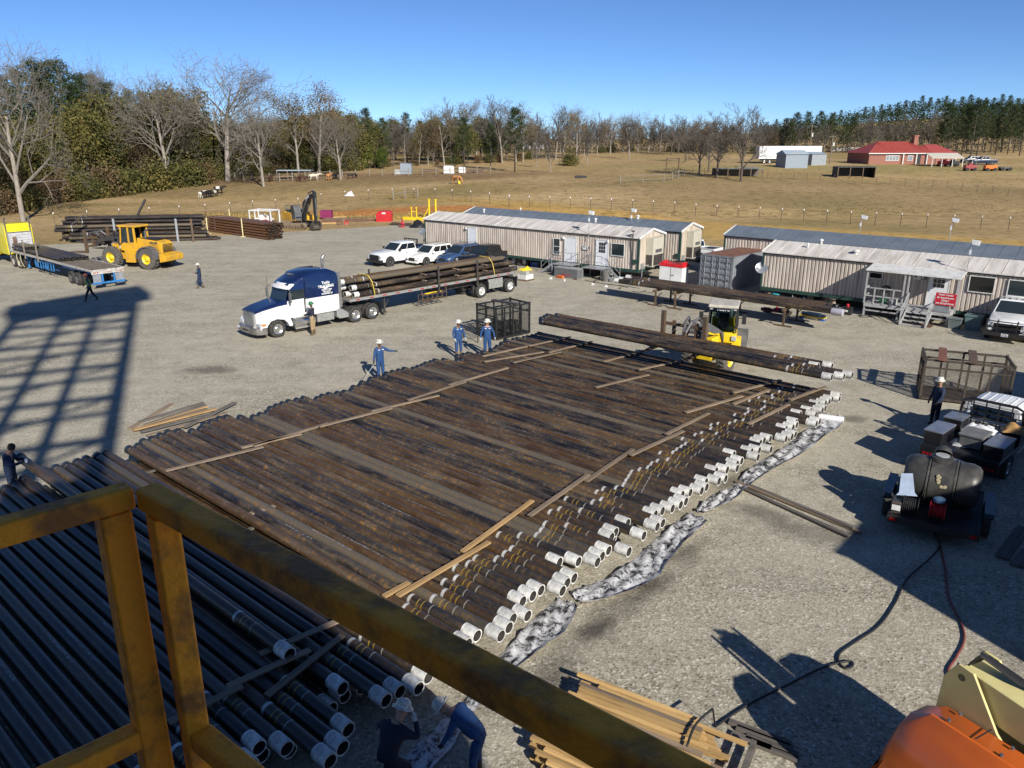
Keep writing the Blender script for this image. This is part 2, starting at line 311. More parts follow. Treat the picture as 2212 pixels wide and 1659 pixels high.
# ------------------------------------------------------------------ pipe material
def pipe_mat(name='pipe_steel',tint=None,bands=True,dark=0.,axis=0):
    if name in MC: return MC[name]
    m,nt,b=nt_new(name); L=nt.links
    tc=N(nt,'ShaderNodeTexCoord'); O=tc.outputs['Object']; oi=N(nt,'ShaderNodeObjectInfo'); rnd=oi.outputs['Random']
    off=N(nt,'ShaderNodeVectorMath',operation='MULTIPLY_ADD'); cx=N(nt,'ShaderNodeCombineXYZ'); 
    m1=N(nt,'ShaderNodeMath',operation='MULTIPLY',i_1=97.); L.new(rnd,m1.inputs[0]); L.new(m1.outputs[0],cx.inputs[0]); L.new(m1.outputs[0],cx.inputs[1])
    L.new(O,off.inputs[0]); off.inputs[1].default_value=(1,1,1); L.new(cx.outputs[0],off.inputs[2]); V=off.outputs[0]
    mp=N(nt,'ShaderNodeMapping'); mp.inputs[3].default_value=(.3,2.,2.); L.new(V,mp.inputs[0])
    n1=N(nt,'ShaderNodeTexNoise',i_Scale=2.2,i_Detail=9.,i_Roughness=.68); L.new(mp.outputs[0],n1.inputs['Vector'])
    mp2=N(nt,'ShaderNodeMapping'); mp2.inputs[3].default_value=(9,.6,.6); L.new(V,mp2.inputs[0])
    n2=N(nt,'ShaderNodeTexNoise',i_Scale=2.,i_Detail=6.,i_Roughness=.7); L.new(mp2.outputs[0],n2.inputs['Vector'])
    n3=N(nt,'ShaderNodeTexNoise',i_Scale=7.,i_Detail=8.,i_Roughness=.75); L.new(V,n3.inputs['Vector'])
    # base: dark mill scale to brown, per pipe
    rb=ramp(nt,[(0,(.012,.011,.012)),(.14,(.050,.028,.014)),(.28,(.016,.014,.015)),(.42,(.085,.048,.018)),(.52,(.022,.018,.018)),(.64,(.12,.10,.072)),(.74,(.018,.015,.015)),(.86,(.07,.036,.014)),(1,(.026,.022,.02))]); rb.color_ramp.interpolation='CONSTANT'; L.new(rnd,rb.inputs[0])
    r1=ramp(nt,[(.40,g3(0)),(.54,g3(.35)),(.68,g3(.9))]); L.new(n1.outputs[0],r1.inputs[0])
    c=mixc(nt,r1.outputs[0],rb.outputs[0],(.135,.105,.07))
    r2=ramp(nt,[(.55,g3(0)),(.75,g3(.6))]); L.new(n2.outputs[0],r2.inputs[0]); 
    k=N(nt,'ShaderNodeMath',operation='MULTIPLY'); L.new(r2.outputs[0],k.inputs[0]); L.new(n1.outputs[0],k.inputs[1])
    c=mixc(nt,k.outputs[0],c,(.30,.25,.19))
    r3=ramp(nt,[(.52,g3(0)),(.62,g3(1))]); L.new(n3.outputs[0],r3.inputs[0])
    k2=N(nt,'ShaderNodeMath',operation='MULTIPLY'); L.new(r3.outputs[0],k2.inputs[0]); L.new(r1.outputs[0],k2.inputs[1])
    c=mixc(nt,k2.outputs[0],c,(.34,.16,.035))
    if tint: c=mixc(nt,.6,c,tint)
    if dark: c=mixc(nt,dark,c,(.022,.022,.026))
    sx=N(nt,'ShaderNodeSeparateXYZ'); L.new(O,sx.inputs[0]); X=sx.outputs[axis]
    def band(x0,x1,col,c,jit=0.,gate=None,ang=None,kk=1.):
        # x is measured from the collar end; a painted ring
        a=N(nt,'ShaderNodeMath',operation='MULTIPLY_ADD',i_1=jit); L.new(rnd,a.inputs[0]); L.new(X,a.inputs[2])
        g=N(nt,'ShaderNodeMath',operation='COMPARE'); L.new(a.outputs[0],g.inputs[0]); g.inputs[1].default_value=(x0+x1)/2; g.inputs[2].default_value=abs(x1-x0)/2
        f_=g.outputs[0]
        if gate is not None:
            q=N(nt,'ShaderNodeMath',operation='MULTIPLY'); L.new(f_,q.inputs[0]); L.new(gate,q.inputs[1]); f_=q.outputs[0]
        w_=N(nt,'ShaderNodeMapRange'); w_.inputs[1].default_value=.35; w_.inputs[2].default_value=.5; w_.inputs[3].default_value=kk; w_.inputs[4].default_value=kk*.6; L.new(n3.outputs[0],w_.inputs[0])
        q=N(nt,'ShaderNodeMath',operation='MULTIPLY'); L.new(f_,q.inputs[0]); L.new(w_.outputs[0],q.inputs[1])
        return mixc(nt,q.outputs[0],c,col)
    if bands:
        c=band(.2,1.5,(.022,.02,.02),c,kk=.75)
        c=band(1.95,2.03,(.72,.72,.70),c,jit=.25)
        c=band(1.72,1.75,(.40,.26,.03),c,jit=.25); c=band(1.58,1.61,(.40,.26,.03),c,jit=.25); c=band(1.34,1.37,(.36,.34,.30),c,jit=.25)
        # stencil lettering: small white flecks along the upper side
        vv=N(nt,'ShaderNodeMapping'); vv.inputs[3].default_value=(16,9,9); L.new(V,vv.inputs[0]); ck=N(nt,'ShaderNodeTexWhiteNoise'); fl=N(nt,'ShaderNodeVectorMath',operation='FLOOR'); 
        vv.inputs[3].default_value=(30,60,60); L.new(vv.outputs[0],fl.inputs[0]); L.new(fl.outputs[0],ck.inputs[0])
        gt=N(nt,'ShaderNodeMath',operation='GREATER_THAN',i_1=.62); L.new(ck.outputs[0],gt.inputs[0])
        yy=N(nt,'ShaderNodeMath',operation='COMPARE',i_1=-.02,i_2=.028); L.new(sx.outputs[1],yy.inputs[0])
        zz=N(nt,'ShaderNodeMath',operation='GREATER_THAN',i_1=.0); L.new(sx.outputs[2],zz.inputs[0])
        g1=N(nt,'ShaderNodeMath',operation='MULTIPLY'); L.new(gt.outputs[0],g1.inputs[0]); L.new(yy.outputs[0],g1.inputs[1])
        g2=N(nt,'ShaderNodeMath',operation='MULTIPLY'); L.new(g1.outputs[0],g2.inputs[0]); L.new(zz.outputs[0],g2.inputs[1])
        gr=N(nt,'ShaderNodeMath',operation='FRACT'); gm=N(nt,'ShaderNodeMath',operation='MULTIPLY',i_1=17.3); L.new(rnd,gm.inputs[0]); L.new(gm.outputs[0],gr.inputs[0]); gg=N(nt,'ShaderNodeMath',operation='GREATER_THAN',i_1=.6); L.new(gr.outputs[0],gg.inputs[0]); g4=N(nt,'ShaderNodeMath',operation='MULTIPLY'); L.new(gg.outputs[0],g4.inputs[0]); L.new(g2.outputs[0],g4.inputs[1])
        c=band(6.5,8.0,(.45,.45,.43),c,jit=2.8,gate=g4.outputs[0],kk=.8)
    L.new(c,b.inputs['Base Color']); b.inputs['Roughness'].default_value=.55; b.inputs['Metallic'].default_value=.1
    b.inputs['Specular IOR Level'].default_value=.5; rr=ramp(nt,[(.3,g3(.26)),(.7,g3(.46))]); L.new(n1.outputs[0],rr.inputs[0]); L.new(rr.outputs[0],b.inputs['Roughness'])
    bp=N(nt,'ShaderNodeBump',i_Strength=.3,i_Distance=.01); L.new(n2.outputs[0],bp.inputs['Height']); L.new(bp.outputs[0],b.inputs['Normal'])
    MC[name]=m; return m
MCOL=M('white_collar_paint',(.74,.73,.69),.5,var=.1,scale=5,col2=(.34,.33,.30),amt=.5,rand=.2)
MPIPE=pipe_mat(); MPIPE_S=pipe_mat('pipe_black_and_shaded',dark=.45); MRUST=pipe_mat('pipe_rusty',tint=(.20,.085,.03),bands=False)  # MPIPE_S: darker copy, shade tone for near rack pipes, true black on blue flatbed
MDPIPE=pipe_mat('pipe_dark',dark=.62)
MIN=M('pipe_inside',(.05,.045,.04),.8)
MBLK=M('dark_thread_cap',(.035,.037,.042),.35,.3)
def pipe_mesh(L,r,mname,mat):
    mb=MB(); n=18
    # body axis on +x starting at collar end x=0 (negative direction is the far end)
    mb.lathe([(r,0),(r,L*.33),(r,L*.66),(r,L)],(0,0,0),(1,0,0),n,0)
    mb.lathe([(r*.88,0),(r*.88,1.2)],(0,0,0),(1,0,0),n,1); mb.lathe([(r*.88,0),(r,0)],(0,0,0),(1,0,0),n,1)
    mb.lathe([(r*.86,L),(r*.86,L-1.)],(0,0,0),(1,0,0),n,1); mb.lathe([(r*.86,L),(r,L)],(0,0,0),(1,0,0),n,1)
    me=mb.mesh(mname,[mat,MIN]); me.polygons.foreach_set('use_smooth',[True]*len(me.polygons)); return me
def collar_mesh(r,l=.33,a=0,name='collar'):
    mb=MB(); D_=((0,0,0),(1,0,0),20)
    mb.lathe([(r*.88,a+.2),(r*.88,a-.012)],*D_,1); mb.lathe([(r*.88,a-.012),(r*1.09,a-.012)],*D_,0); mb.lathe([(r*1.09,a-.012),(r*1.09,a+l*.3)],*D_,0); mb.lathe([(r*1.09,a+l*.3),(r*1.05,a+l*.34),(r*1.09,a+l*.4)],*D_,0); mb.lathe([(r*1.09,a+l*.4),(r*1.09,a+l)],*D_,0); mb.lathe([(r*1.09,a+l),(r*.99,a+l)],*D_,0)
    me=mb.mesh(name,[MCOL,MIN]); me.polygons.foreach_set('use_smooth',[True]*len(me.polygons)); return me
PM={}
def pipe(name,near,far,r,label,cat='pipe',group=None,mat=None,collar=True,cap=True,cm=None):
    near=Vector(near); far=Vector(far); d=far-near; L=d.length
    key=(round(r,3),(mat or MPIPE).name)
    if key not in PM:
        PM[key]=(pipe_mesh(15.,r,'pipe_body',mat or MPIPE),collar_mesh(r),None)
        mb=MB(); mb.lathe([(r*.8,.0),(r*1.1,0),(r*1.1,.26),(r*.99,.26)],(0,0,0),(1,0,0),16,0); me=mb.mesh('end_cap',[MBLK]); me.polygons.foreach_set('use_smooth',[True]*len(me.polygons)); PM[key]=(PM[key][0],PM[key][1],me)
    me,cm_,em=PM[key]
    o=bpy.data.objects.new(name,me); C.objects.link(o); o.location=near
    q=d.to_track_quat('X','Z'); o.rotation_euler=q.to_euler(); o.scale=(L/15.,1,1)
    tag(o,label,cat,group)
    # roll about own axis for variety
    if collar:
        c=bpy.data.objects.new('collar',cm_); C.objects.link(c); c.parent=o; c.scale=(15./L,1,1)
    if cap:
        c=bpy.data.objects.new('end_cap',em); C.objects.link(c); c.parent=o; c.location=(15.+.01*15/L,0,0); c.rotation_euler=(0,0,PI); c.scale=(15./L,1,1)
    return o
def ordn(k):
    return '%d%s'%(k,'th' if 10<=k%100<=20 else {1:'st',2:'nd',3:'rd'}.get(k%10,'th'))
# ------------------------------------------------------------------ main rack of casing
NEAR=[(4.75,-9.59),(5.0,-9.86),(5.24,-9.5),(5.46,-9.22),(5.69,-8.73),(5.94,-8.82),(6.27,-9.07),(6.51,-8.83),(6.72,-9.99),(6.88,-8.78),(7.13,-9.14),(7.34,-9.13),(7.68,-8.94),(9.34,-9.16),(9.64,-9.21),(9.88,-8.84),(10.19,-8.9),(10.52,-9.04),(10.79,-8.88),(11.11,-9.3),(11.37,-9.26),(11.67,-9.26),(11.98,-8.9),(12.32,-9.01),(12.57,-9.01),(12.91,-9.69),(13.13,-9.36),(13.37,-9.01),(13.68,-9.08),(13.97,-9.11),(14.18,-8.71),(14.62,-9.42),(14.97,-9.5),(15.17,-8.86),(15.52,-9.53),(15.95,-8.84),(16.44,-9.24),(16.79,-9.2),(17.04,-9.07),(17.32,-9.01),(17.61,-9.0),(18.07,-9.29),(18.25,-9.19),(18.7,-9.0),(19.16,-9.19),(19.3,-9.09),(19.56,-8.92),(19.82,-8.86),(20.41,-9.11),(20.63,-8.93),(21.11,-9.07),(21.5,-9.48),(21.76,-8.81),(22.45,-9.03),(22.85,-8.77),(23.32,-9.26),(23.57,-9.24),(23.74,-9.18),(24.17,-8.77),(24.42,-8.69),(24.92,-9.14),(25.04,-9.01),(25.3,-9.01),(25.86,-9.15),(26.26,-8.54),(27.38,-9.21),(27.74,-8.89),(28.49,-9.09),(29.08,-9.06),(29.82,-8.97)]
FAR=[(5.62,-24.07),(5.85,-24.34),(6.18,-24.43),(6.46,-25.63),(7.0,-24.55),(7.42,-24.52),(7.76,-24.55),(8.19,-24.61),(8.49,-24.66),(8.83,-24.43),(9.11,-24.39),(9.49,-24.4),(10.04,-24.67),(10.37,-24.76),(10.63,-24.87),(10.9,-24.71),(11.19,-24.47),(11.45,-24.34),(11.74,-24.33),(12.05,-24.66),(12.32,-24.7),(12.58,-24.77),(12.82,-24.74),(13.54,-24.01),(13.81,-24.06),(14.3,-24.36),(14.66,-24.43),(14.95,-24.49),(15.18,-24.53),(15.42,-24.45),(15.7,-24.34),(15.99,-24.42),(16.25,-24.01),(16.54,-24.11),(16.83,-24.1),(17.13,-23.96),(17.4,-23.87),(17.72,-23.84),(18.09,-24.08),(18.59,-24.33),(19.3,-24.47),(19.75,-24.31),(20.21,-24.55),(20.44,-24.53),(20.72,-24.48),(21.05,-24.49),(21.28,-24.22),(21.71,-24.25),(22.03,-24.3),(22.32,-24.4),(22.84,-24.49),(23.08,-24.22),(23.55,-23.68),(24.55,-24.15),(25.01,-23.77),(25.48,-23.46),(26.04,-23.8),(26.56,-23.98),(27.04,-24.22),(28.09,-24.25),(28.6,-24.08),(29.27,-24.02)]
def look(T,n,dflt):
    b=min(T,key=lambda q:abs(q[0]-n)); return b[1] if abs(b[0]-n)<.25 else dflt+random.uniform(-.25,.25)
RZ=.75; RL=.40; PR=.131
ns=[29.75-.302*i for i in range(94)]
ns=[n for n in ns if not 8.75<n<9.0]
for i,n in enumerate(ns):
    a=look(NEAR,n,-9.1); f=look(FAR,n,-24.3)
    if n<4.6: a=-9.2+random.uniform(-.3,.5)
    dn=random.uniform(-.02,.02); dz=random.uniform(0,.012)
    if abs(n-6.46)<.16: a=-11.2; f=-25.6; dz=.30
    if abs(n-6.16)<.16: f=-24.4
    pipe('casing_pipe',SN(a,n+dn,RZ+dz),SN(f,n-dn,RZ+dz),PR,'brown casing pipe with white collar in the racked top row, %s from the loader'%ordn(i+1),group='casing pipes laid side by side on the ground rack',mat=MPIPE if n>8.8 else MPIPE_S)  # pipes on the rig shadow side take the darker copy, shade put into colour
k=0
for i in range(70):
    n=29.6-.36*i
    if n<4.7: break
    k+=1
    a=-9.75+random.uniform(-.5,.22); 
    if abs(n-15.85)<.2: a=-10.4
    pipe('casing_pipe',SN(a,n,RL),SN(-24.0+random.uniform(-.3,.1),n,RL),PR,'casing pipe in the lower rack row, its white collar showing, %s from the loader'%ordn(k),group='casing pipes in the lower row of the ground rack',mat=MPIPE if n>8.8 else MPIPE_S)  # same split at the shadow edge, lower row darkened by colour too
MW1=M('weathered_board',(.27,.20,.135),.8,var=.25,scale=2.5,stretch=(.35,5,5),col2=(.13,.095,.065),bump=.3,rand=.25)
MW2=M('fresh_board',(.50,.32,.14),.75,var=.2,scale=2.5,stretch=(.35,5,5),col2=(.30,.17,.07),bump=.2,rand=.25)
MW3=M('grey_old_board',(.16,.14,.12),.85,var=.25,scale=2.5,stretch=(.35,5,5),col2=(.07,.06,.05),bump=.3,rand=.25)
def board(p,q,w=.14,t=.038,mat=None,label='',group=None,name='board',cat='board'):
    p=Vector(p);q=Vector(q); L=(q-p).length; mb=MB(); k=random.uniform(-.02,.02)
    secs=[]
    for i in range(5):
        x=L*i/4; yy=k*math.sin(PI*i/4)*L*.15; secs.append([(x,yy-w/2,-t/2),(x,yy+w/2,-t/2),(x,yy+w/2,t/2),(x,yy-w/2,t/2)])
    mb.loft(secs); o=mb.build(name,mat or MW1); o.location=p; o.rotation_euler=(q-p).to_track_quat('X','Z').to_euler()
    return tag(o,label,cat,group)
BZ=RZ+PR+.03
BD=[((11.49,-21.43),(13.45,-21.02)),((9.03,-21.42),(11.95,-20.9)),((11.83,-21.25),(14.68,-21.17)),((14.2,-21.04),(17.05,-20.63)),((16.4,-21.0),(19.27,-20.48)),((18.04,-20.86),(21.09,-20.84)),((20.45,-21.1),(23.82,-20.95)),((24.46,-21.21),(27.22,-20.71)),((23.84,-22.37),(26.82,-21.41)),((26.8,-21.07),(29.75,-20.74)),((24.44,-23.02),(27.33,-22.6)),((27.08,-22.5),(29.8,-22.07)),
 ((9.04,-11.52),(9.76,-11.52)),((9.21,-11.26),(12.21,-11.35)),((11.5,-11.56),(14.69,-12.04)),((13.9,-11.48),(17.02,-11.84)),((16.65,-11.65),(19.59,-11.94)),((19.03,-11.68),(21.96,-11.48)),((21.41,-11.81),(24.25,-11.72)),((23.65,-12.32),(26.73,-11.61)),((25.72,-11.49),(28.26,-11.2)),((26.86,-12.04),(29.68,-11.33)),((24.14,-10.16),(27.08,-9.93)),((27.45,-10.05),(30.0,-9.62)),
 ((24.04,-16.51),(26.93,-15.84)),((27.12,-16.46),(29.68,-15.78)),((27.31,-18.38),(29.9,-18.0)),((5.31,-11.37),(6.9,-11.14)),((5.67,-10.68),(7.61,-11.08)),((6.2,-11.75),(8.1,-11.45)),((9.1,-17.33),(10.06,-17.24)),((4.2,-11.3),(5.5,-11.2))]
desc=['','']
for i,(a,b) in enumerate(BD):
    fresh=i in(12,14,13)
    z=BZ+(.04 if i%2 else 0)+ (-.1 if i==30 else 0)
    row=('on the far end of the pipes','on the collar end of the pipes','near mid length of the pipes')[0 if a[1]<-19 else (1 if a[1]>-13 else 2)]
    board(SN(a[1],a[0],z),SN(b[1],b[0],z+(.035 if i%2==0 else -.03)*0),mat=MW2 if fresh else MW1,label='%s spacer board %s, %s from the railing'%('yellow fresh' if fresh else 'brown weathered',row,ordn(1+sum(1 for c,d in BD[:i+40] if (c[1]<-19)==(a[1]<-19) and (c[1]>-13)==(a[1]>-13) and c[0]<a[0]))),group='spacer boards lying across the racked pipes')
for j,s_ in enumerate((-22.6,-17.,-11.8)):
    mb=MB(); mb.beam(SN(s_,1,.13),SN(s_,30.3,.13),.2,.24); mb.beam(SN(s_,1,RL+.16),SN(s_,30.0,RL+.16),.1,.05)
    o=mb.build('timber_sleeper',MW3); tag(o,'long dark timber sleeper under the racked pipes, %s'%('near their far ends','at their middle','near their white collars')[j],'sleeper','sleepers under the racked pipes')
# loose boards on gravel, left of the rack (photo coords in z1 crop)
def z1(x,y): return (.248*x,713.2+.248*y)
LB=[((1125,860),(1500,640),MW1,'tan plank lying crosswise under the others'),((1210,800),(1775,632),MW3,'dark grey plank at the top of the loose plank pile'),((1260,825),(1790,650),MW3,'grey plank second from the top of the loose plank pile'),((1170,865),(1800,665),MW2,'orange-tan plank in the middle of the loose plank pile'),((1240,845),(1800,685),MW1,'brown plank in the middle of the loose plank pile'),((1160,870),(1880,685),MW2,'bright yellow plank in the loose plank pile'),((1225,885),(1850,730),MW3,'grey plank at the lower side of the loose plank pile'),((1280,920),(1975,720),MW1,'long brown plank lying apart below the plank pile'),((1610,845),(2050,628),MW3,'pale grey plank crossing over the right end of the plank pile')]
for i,(a,b,m_,l) in enumerate(LB):
    board(P(*z1(*a),.04+.03*i/2),P(*z1(*b),.04+.03*i/2),.17,.045,m_,l,'loose planks on the gravel beside the rack',name='plank',cat='plank')
# ------------------------------------------------------------------ common paints
WHT=M('white_paint',(.74,.75,.75),.28,var=.04,scale=1.2,col2=(.62,.62,.60),coat=.4)
NAVY=M('navy_paint',(.007,.018,.07),.22,var=.1,scale=1.,coat=.8)
BLUEP=M('blue_grey_paint',(.035,.075,.17),.25,coat=.6)
BLKP=M('black_paint',(.014,.014,.016),.3,coat=.3)
YEL=M('machine_yellow',(.66,.36,.02),.42,var=.1,scale=2,col2=(.48,.27,.05))
YELB=M('bright_yellow',(.78,.55,.02),.4,var=.06,scale=2)
CABY=M('cab_yellow',(.70,.60,.02),.35,var=.05)
RUB=M('tyre_rubber',(.028,.027,.026),.85,var=.2,scale=6,col2=(.06,.055,.05),bump=.3)
RUBD=M('dusty_tyre',(.075,.068,.06),.9,var=.2,scale=6,col2=(.13,.12,.105),bump=.5,bscale=12)
ALU=M('polished_aluminium',(.62,.62,.60),.25,.85,var=.08)
ALUM=M('mill_aluminium',(.50,.50,.48),.42,.6,var=.12,scale=4)
CHR=M('dull_chrome',(.45,.44,.43),.3,.8,var=.15,scale=3,col2=(.2,.19,.18))
DKM=M('dark_steel',(.045,.045,.048),.55,.2,var=.25,scale=5,col2=(.09,.07,.055))
GRYM=M('grey_machine_paint',(.11,.11,.115),.5,var=.15,scale=4)
PLK=M('black_plastic',(.02,.02,.022),.6)
GLS=glass('window_glass'); GLD=glass('dark_glass',(.008,.009,.01))
REDP=M('red_paint',(.48,.02,.025),.4,var=.1); REDL=M('red_lens',(.4,.01,.01),.2); ORL=M('amber_lens',(.7,.22,.02),.2); HLT=M('lamp_lens',(.6,.62,.63),.12,.3)
TBLU=M('trailer_blue',(.03,.20,.50),.4,var=.15,scale=4,col2=(.03,.11,.25))
WOODK=M('deck_planks',(.21,.17,.12),.8,var=.3,scale=3,stretch=(.3,4,1),col2=(.10,.08,.06))
SILV=M('galvanised',(.42,.44,.46),.4,.5,var=.12,scale=5)
STRP=M('yellow_strap',(.62,.48,.08),.7)
OLIVE=M('brown_steel_tube',(.10,.075,.055),.6,.2,var=.25,scale=5,col2=(.17,.09,.04))
WHEELS={}
def wheel(parent,x,y,r,w,rim,side=1,key='car',z=None,tyre=None,spokes=0,rimr=.6):
    k=(round(r,3),round(w,3),rim.name,key)
    if k not in WHEELS:
        mb=MB(); ri=r*rimr
        mb.lathe([(ri,-w/2),(r*.9,-w/2),(r*.985,-w*.40),(r,-w*.25),(r,w*.25),(r*.985,w*.40),(r*.9,w/2),(ri,w/2),(ri,-w/2)],(0,0,0),(0,1,0),28)
        if key=='lug':
            for i in range(22):
                a=2*PI*i/22
                for sg in (-1,1):
                    p=Vector((math.cos(a)*r*.99,sg*w*.42,math.sin(a)*r*.99)); q=Vector((math.cos(a+.13)*r*1.01,sg*w*.04,math.sin(a+.13)*r*1.01)); mb.beam(p,q,w*.13,r*.10)
        me=mb.mesh('tyre',[tyre or RUB]); me.polygons.foreach_set('use_smooth',[key!='lug']*len(me.polygons))
        m2=MB(); m2.lathe([(ri*1.02,w*.47),(ri*.92,w*.44),(ri*.86,w*.22),(ri*.42,w*.18),(ri*.40,w*.42),(ri*.3,w*.46),(.001,w*.46)],(0,0,0),(0,1,0),20)
        m2.lathe([(ri*1.02,-w*.3),(.001,-w*.3)],(0,0,0),(0,1,0),20)
        if key!='disc':
            for i in range(10):
                a=2*PI*i/10; m2.tube((math.cos(a)*ri*.62,w*.18,math.sin(a)*ri*.62),(math.cos(a)*ri*.62,w*.205,math.sin(a)*ri*.62),ri*.09,n=8,m=1)
            for i in range(8):
                a=2*PI*i/8; m2.tube((math.cos(a)*ri*.5,w*.3,math.sin(a)*ri*.5),(math.cos(a)*ri*.5,w*.2,math.sin(a)*ri*.5),ri*.04,n=6,m=0)
        m2e=m2.mesh('rim',[rim,PLK]); m2e.polygons.foreach_set('use_smooth',[True]*len(m2e.polygons))
        WHEELS[k]=(me,m2e)
    me,m2e=WHEELS[k]
    o=bpy.data.objects.new('wheel',me); C.objects.link(o); o.parent=parent; o.location=(x,y,r if z is None else z); o.rotation_euler=(0,0,0 if side>0 else PI)
    q=bpy.data.objects.new('rim',m2e); C.objects.link(q); q.parent=o
    return o
def quad(mb,a,b,c,d,th=.012,m=0):
    a,b,c,d=[Vector(p) for p in (a,b,c,d)]; n=(b-a).cross(d-a).normalized()*th
    mb.add([a,b,c,d,a+n,b+n,c+n,d+n],[(0,3,2,1),(4,5,6,7),(0,1,5,4),(1,2,6,5),(2,3,7,6),(3,0,4,7)],m)
def lerp3(a,b,t): return Vector(a)*(1-t)+Vector(b)*t
def inset(q,e=.08,ev=None):
    a,b,c,d=[Vector(p) for p in q]; ev=ev or e
    f=lambda u,v: (a*(1-u)+b*u)*(1-v)+(d*(1-u)+c*u)*v
    return f(e,ev),f(1-e,ev),f(1-e,1-ev),f(e,1-ev)
def car(name,label,cat,loc,rz,paint,kind,sc=.93,grille=None,group=None,bodyw=1.98,wheelr=.40,rim=None,top=None):
    t=E(name,loc,rz,label,cat,group); t.scale=(sc,)*3
    W=bodyw/2; rim=rim or ALU
    if kind in('pickup','flatbed','service'):
        L0,L1=-3.0,2.95; hood=1.28; belt=1.32; cab=(-1.15,1.15); roofz=1.97; ax=(1.98,-1.75); gx0,gx1,rx0,rx1=-1.2,1.28,-1.05,.42; zs=.42
        if kind!='pickup': L0=-1.2
    else:
        L0,L1=-2.3,2.3; hood=1.02; belt=1.05; roofz=1.66; ax=(1.42,-1.33); gx0,gx1,rx0,rx1=-2.15,1.05,-1.75,.25; zs=.3
    def sec(x,w,zb,zt,ch=.10):
        return [(x,-w*.96,zb),(x,-w,zb+.12),(x,-w,zt-ch*1.6),(x,-w*.955,zt-ch*.4),(x,-w*.88,zt),(x,w*.88,zt),(x,w*.955,zt-ch*.4),(x,w,zt-ch*1.6),(x,w,zb+.12),(x,w*.96,zb)]
    mb=MB()
    if kind in('pickup','flatbed','service'):
        S_=[sec(L0,W*.97,zs+.1,1.30)] if kind=='pickup' else [sec(L0,W,zs,belt)]
        S_+=[sec(-1.2,W,zs,belt),sec(0,W,zs,belt),sec(1.25,W,zs,belt),sec(1.55,W*.985,zs,hood+.02),sec(2.5,W*.96,zs,hood-.06),sec(2.82,W*.93,zs+.05,hood-.14),sec(L1,W*.86,zs+.12,hood-.28)]
    else:
        S_=[sec(L0,W*.86,zs+.15,belt-.1),sec(L0+.15,W*.95,zs+.05,belt),sec(-1.3,W,zs,belt+.05),sec(0,W,zs,belt),sec(.95,W,zs,belt),sec(1.3,W*.98,zs,hood),sec(1.95,W*.93,zs+.03,hood-.13),sec(2.2,W*.84,zs+.06,hood-.24),sec(L1,W*.70,zs+.12,hood-.42)]
    mb.loft(S_)
    body=mb.build('body',paint,t,smooth=True)
    # dark wheel housings
    mb=MB()
    for x in (ax if kind in('pickup','suv') else ax[:1]):
        for s in (-1,1): mb.lathe([(.001,0),(wheelr*1.22,0),(wheelr*1.22,.02),(.001,.02)],(x,s*(W+.004)-(.02 if s>0 else 0)+.0,wheelr*1.02),(0,1,0),24)
    mb.build('wheel_arch',PLK,t)
    g=MB(); wb=W*.93; wt=W*.76
    A=[(gx0,-wb,belt-.03),(gx1,-wb,belt-.05),(gx1,wb,belt-.05),(gx0,wb,belt-.03)]; T=[(rx0,-wt,roofz-.05),(rx1,-wt,roofz-.04),(rx1,wt,roofz-.04),(rx0,wt,roofz-.05)]
    g.add(A+T,[(0,1,5,4),(1,2,6,5),(2,3,7,6),(3,0,4,7),(4,5,6,7)])
    g.build('cabin',top or paint,t,bevel=.03)
    r_=MB(); m=.5; r_.loft([[(x,-wt*k,z-.05),(x,-wt*k*.9,z),(x,0,z+.025),(x,wt*k*.9,z),(x,wt*k,z-.05)] for x,z,k in ((rx0-.03,roofz-.03,.97),(rx0+.2,roofz,1.02),(0,roofz+.01,1.03),(rx1+.02,roofz-.02,1.0))]); r_.build('roof',top or paint,t,smooth=True)
    A=[Vector(p) for p in A];T=[Vector(p) for p in T]
    w=MB(); quad(w,*inset((A[1],A[2],T[2],T[1]),.05,.09)); w.build('windshield',GLS,t)
    w=MB(); quad(w,*inset((A[3],A[0],T[0],T[3]),.08,.14)); w.build('rear_window',GLD,t)
    for s in (0,1):
        q=(A[0],A[1],T[1],T[0]) if s==0 else (A[2],A[3],T[3],T[2])
        cuts=(.04,.50,.55,.86) if s==0 else (.14,.45,.5,.96)
        cut=[(.05,.47),(.50,.90)] if kind!='suv' else [(.06,.26),(.29,.58),(.61,.90)]
        for (u0,u1) in cut:
            if s: u0,u1=1-u1,1-u0
            f=lambda u,v: (q[0]*(1-u)+q[1]*u)*(1-v)+(q[3]*(1-u)+q[2]*u)*v
            w=MB(); quad(w,f(u0,.14),f(u1,.14),f(u1,.86),f(u0,.86)); w.build('side_window',GLD,t)
    # front
    mb=MB(); fz=hood-.28 if kind!='suv' else hood-.42
    if kind!='suv':
        mb.bx(L1-.05,L1+.05,-W*.62,W*.62,.68,1.05); 
        for i in range(5): mb.bx(L1+.05,L1+.075,-W*.6,W*.6,.71+i*.07,.735+i*.07)
        mb.build('grille',grille or BLKP,t,bevel=.015)
        mb=MB(); mb.bx(L1-.2,L1+.17,-W*.97,W*.97,.42,.66); mb.bx(L1-.1,L1+.13,-W*.7,W*.7,.36,.42); mb.build('bumper',BLKP if grille is BLKP else CHR,t,bevel=.05)
        for s in (-1,1): mb=MB(); mb.bx(L1-.18,L1+.03,s*W*.66-.0 if s>0 else -W*.92,W*.92 if s>0 else -W*.66,.78,1.02); mb.build('headlight',HLT,t,bevel=.03)
    else:
        mb=MB(); mb.bx(L1-.06,L1+.04,-W*.4,W*.4,.42,.70); mb.build('grille',PLK,t,bevel=.03)
        mb=MB(); mb.bx(L1-.2,L1+.09,-W*.8,W*.8,.26,.42); mb.build('bumper',paint,t,bevel=.06)
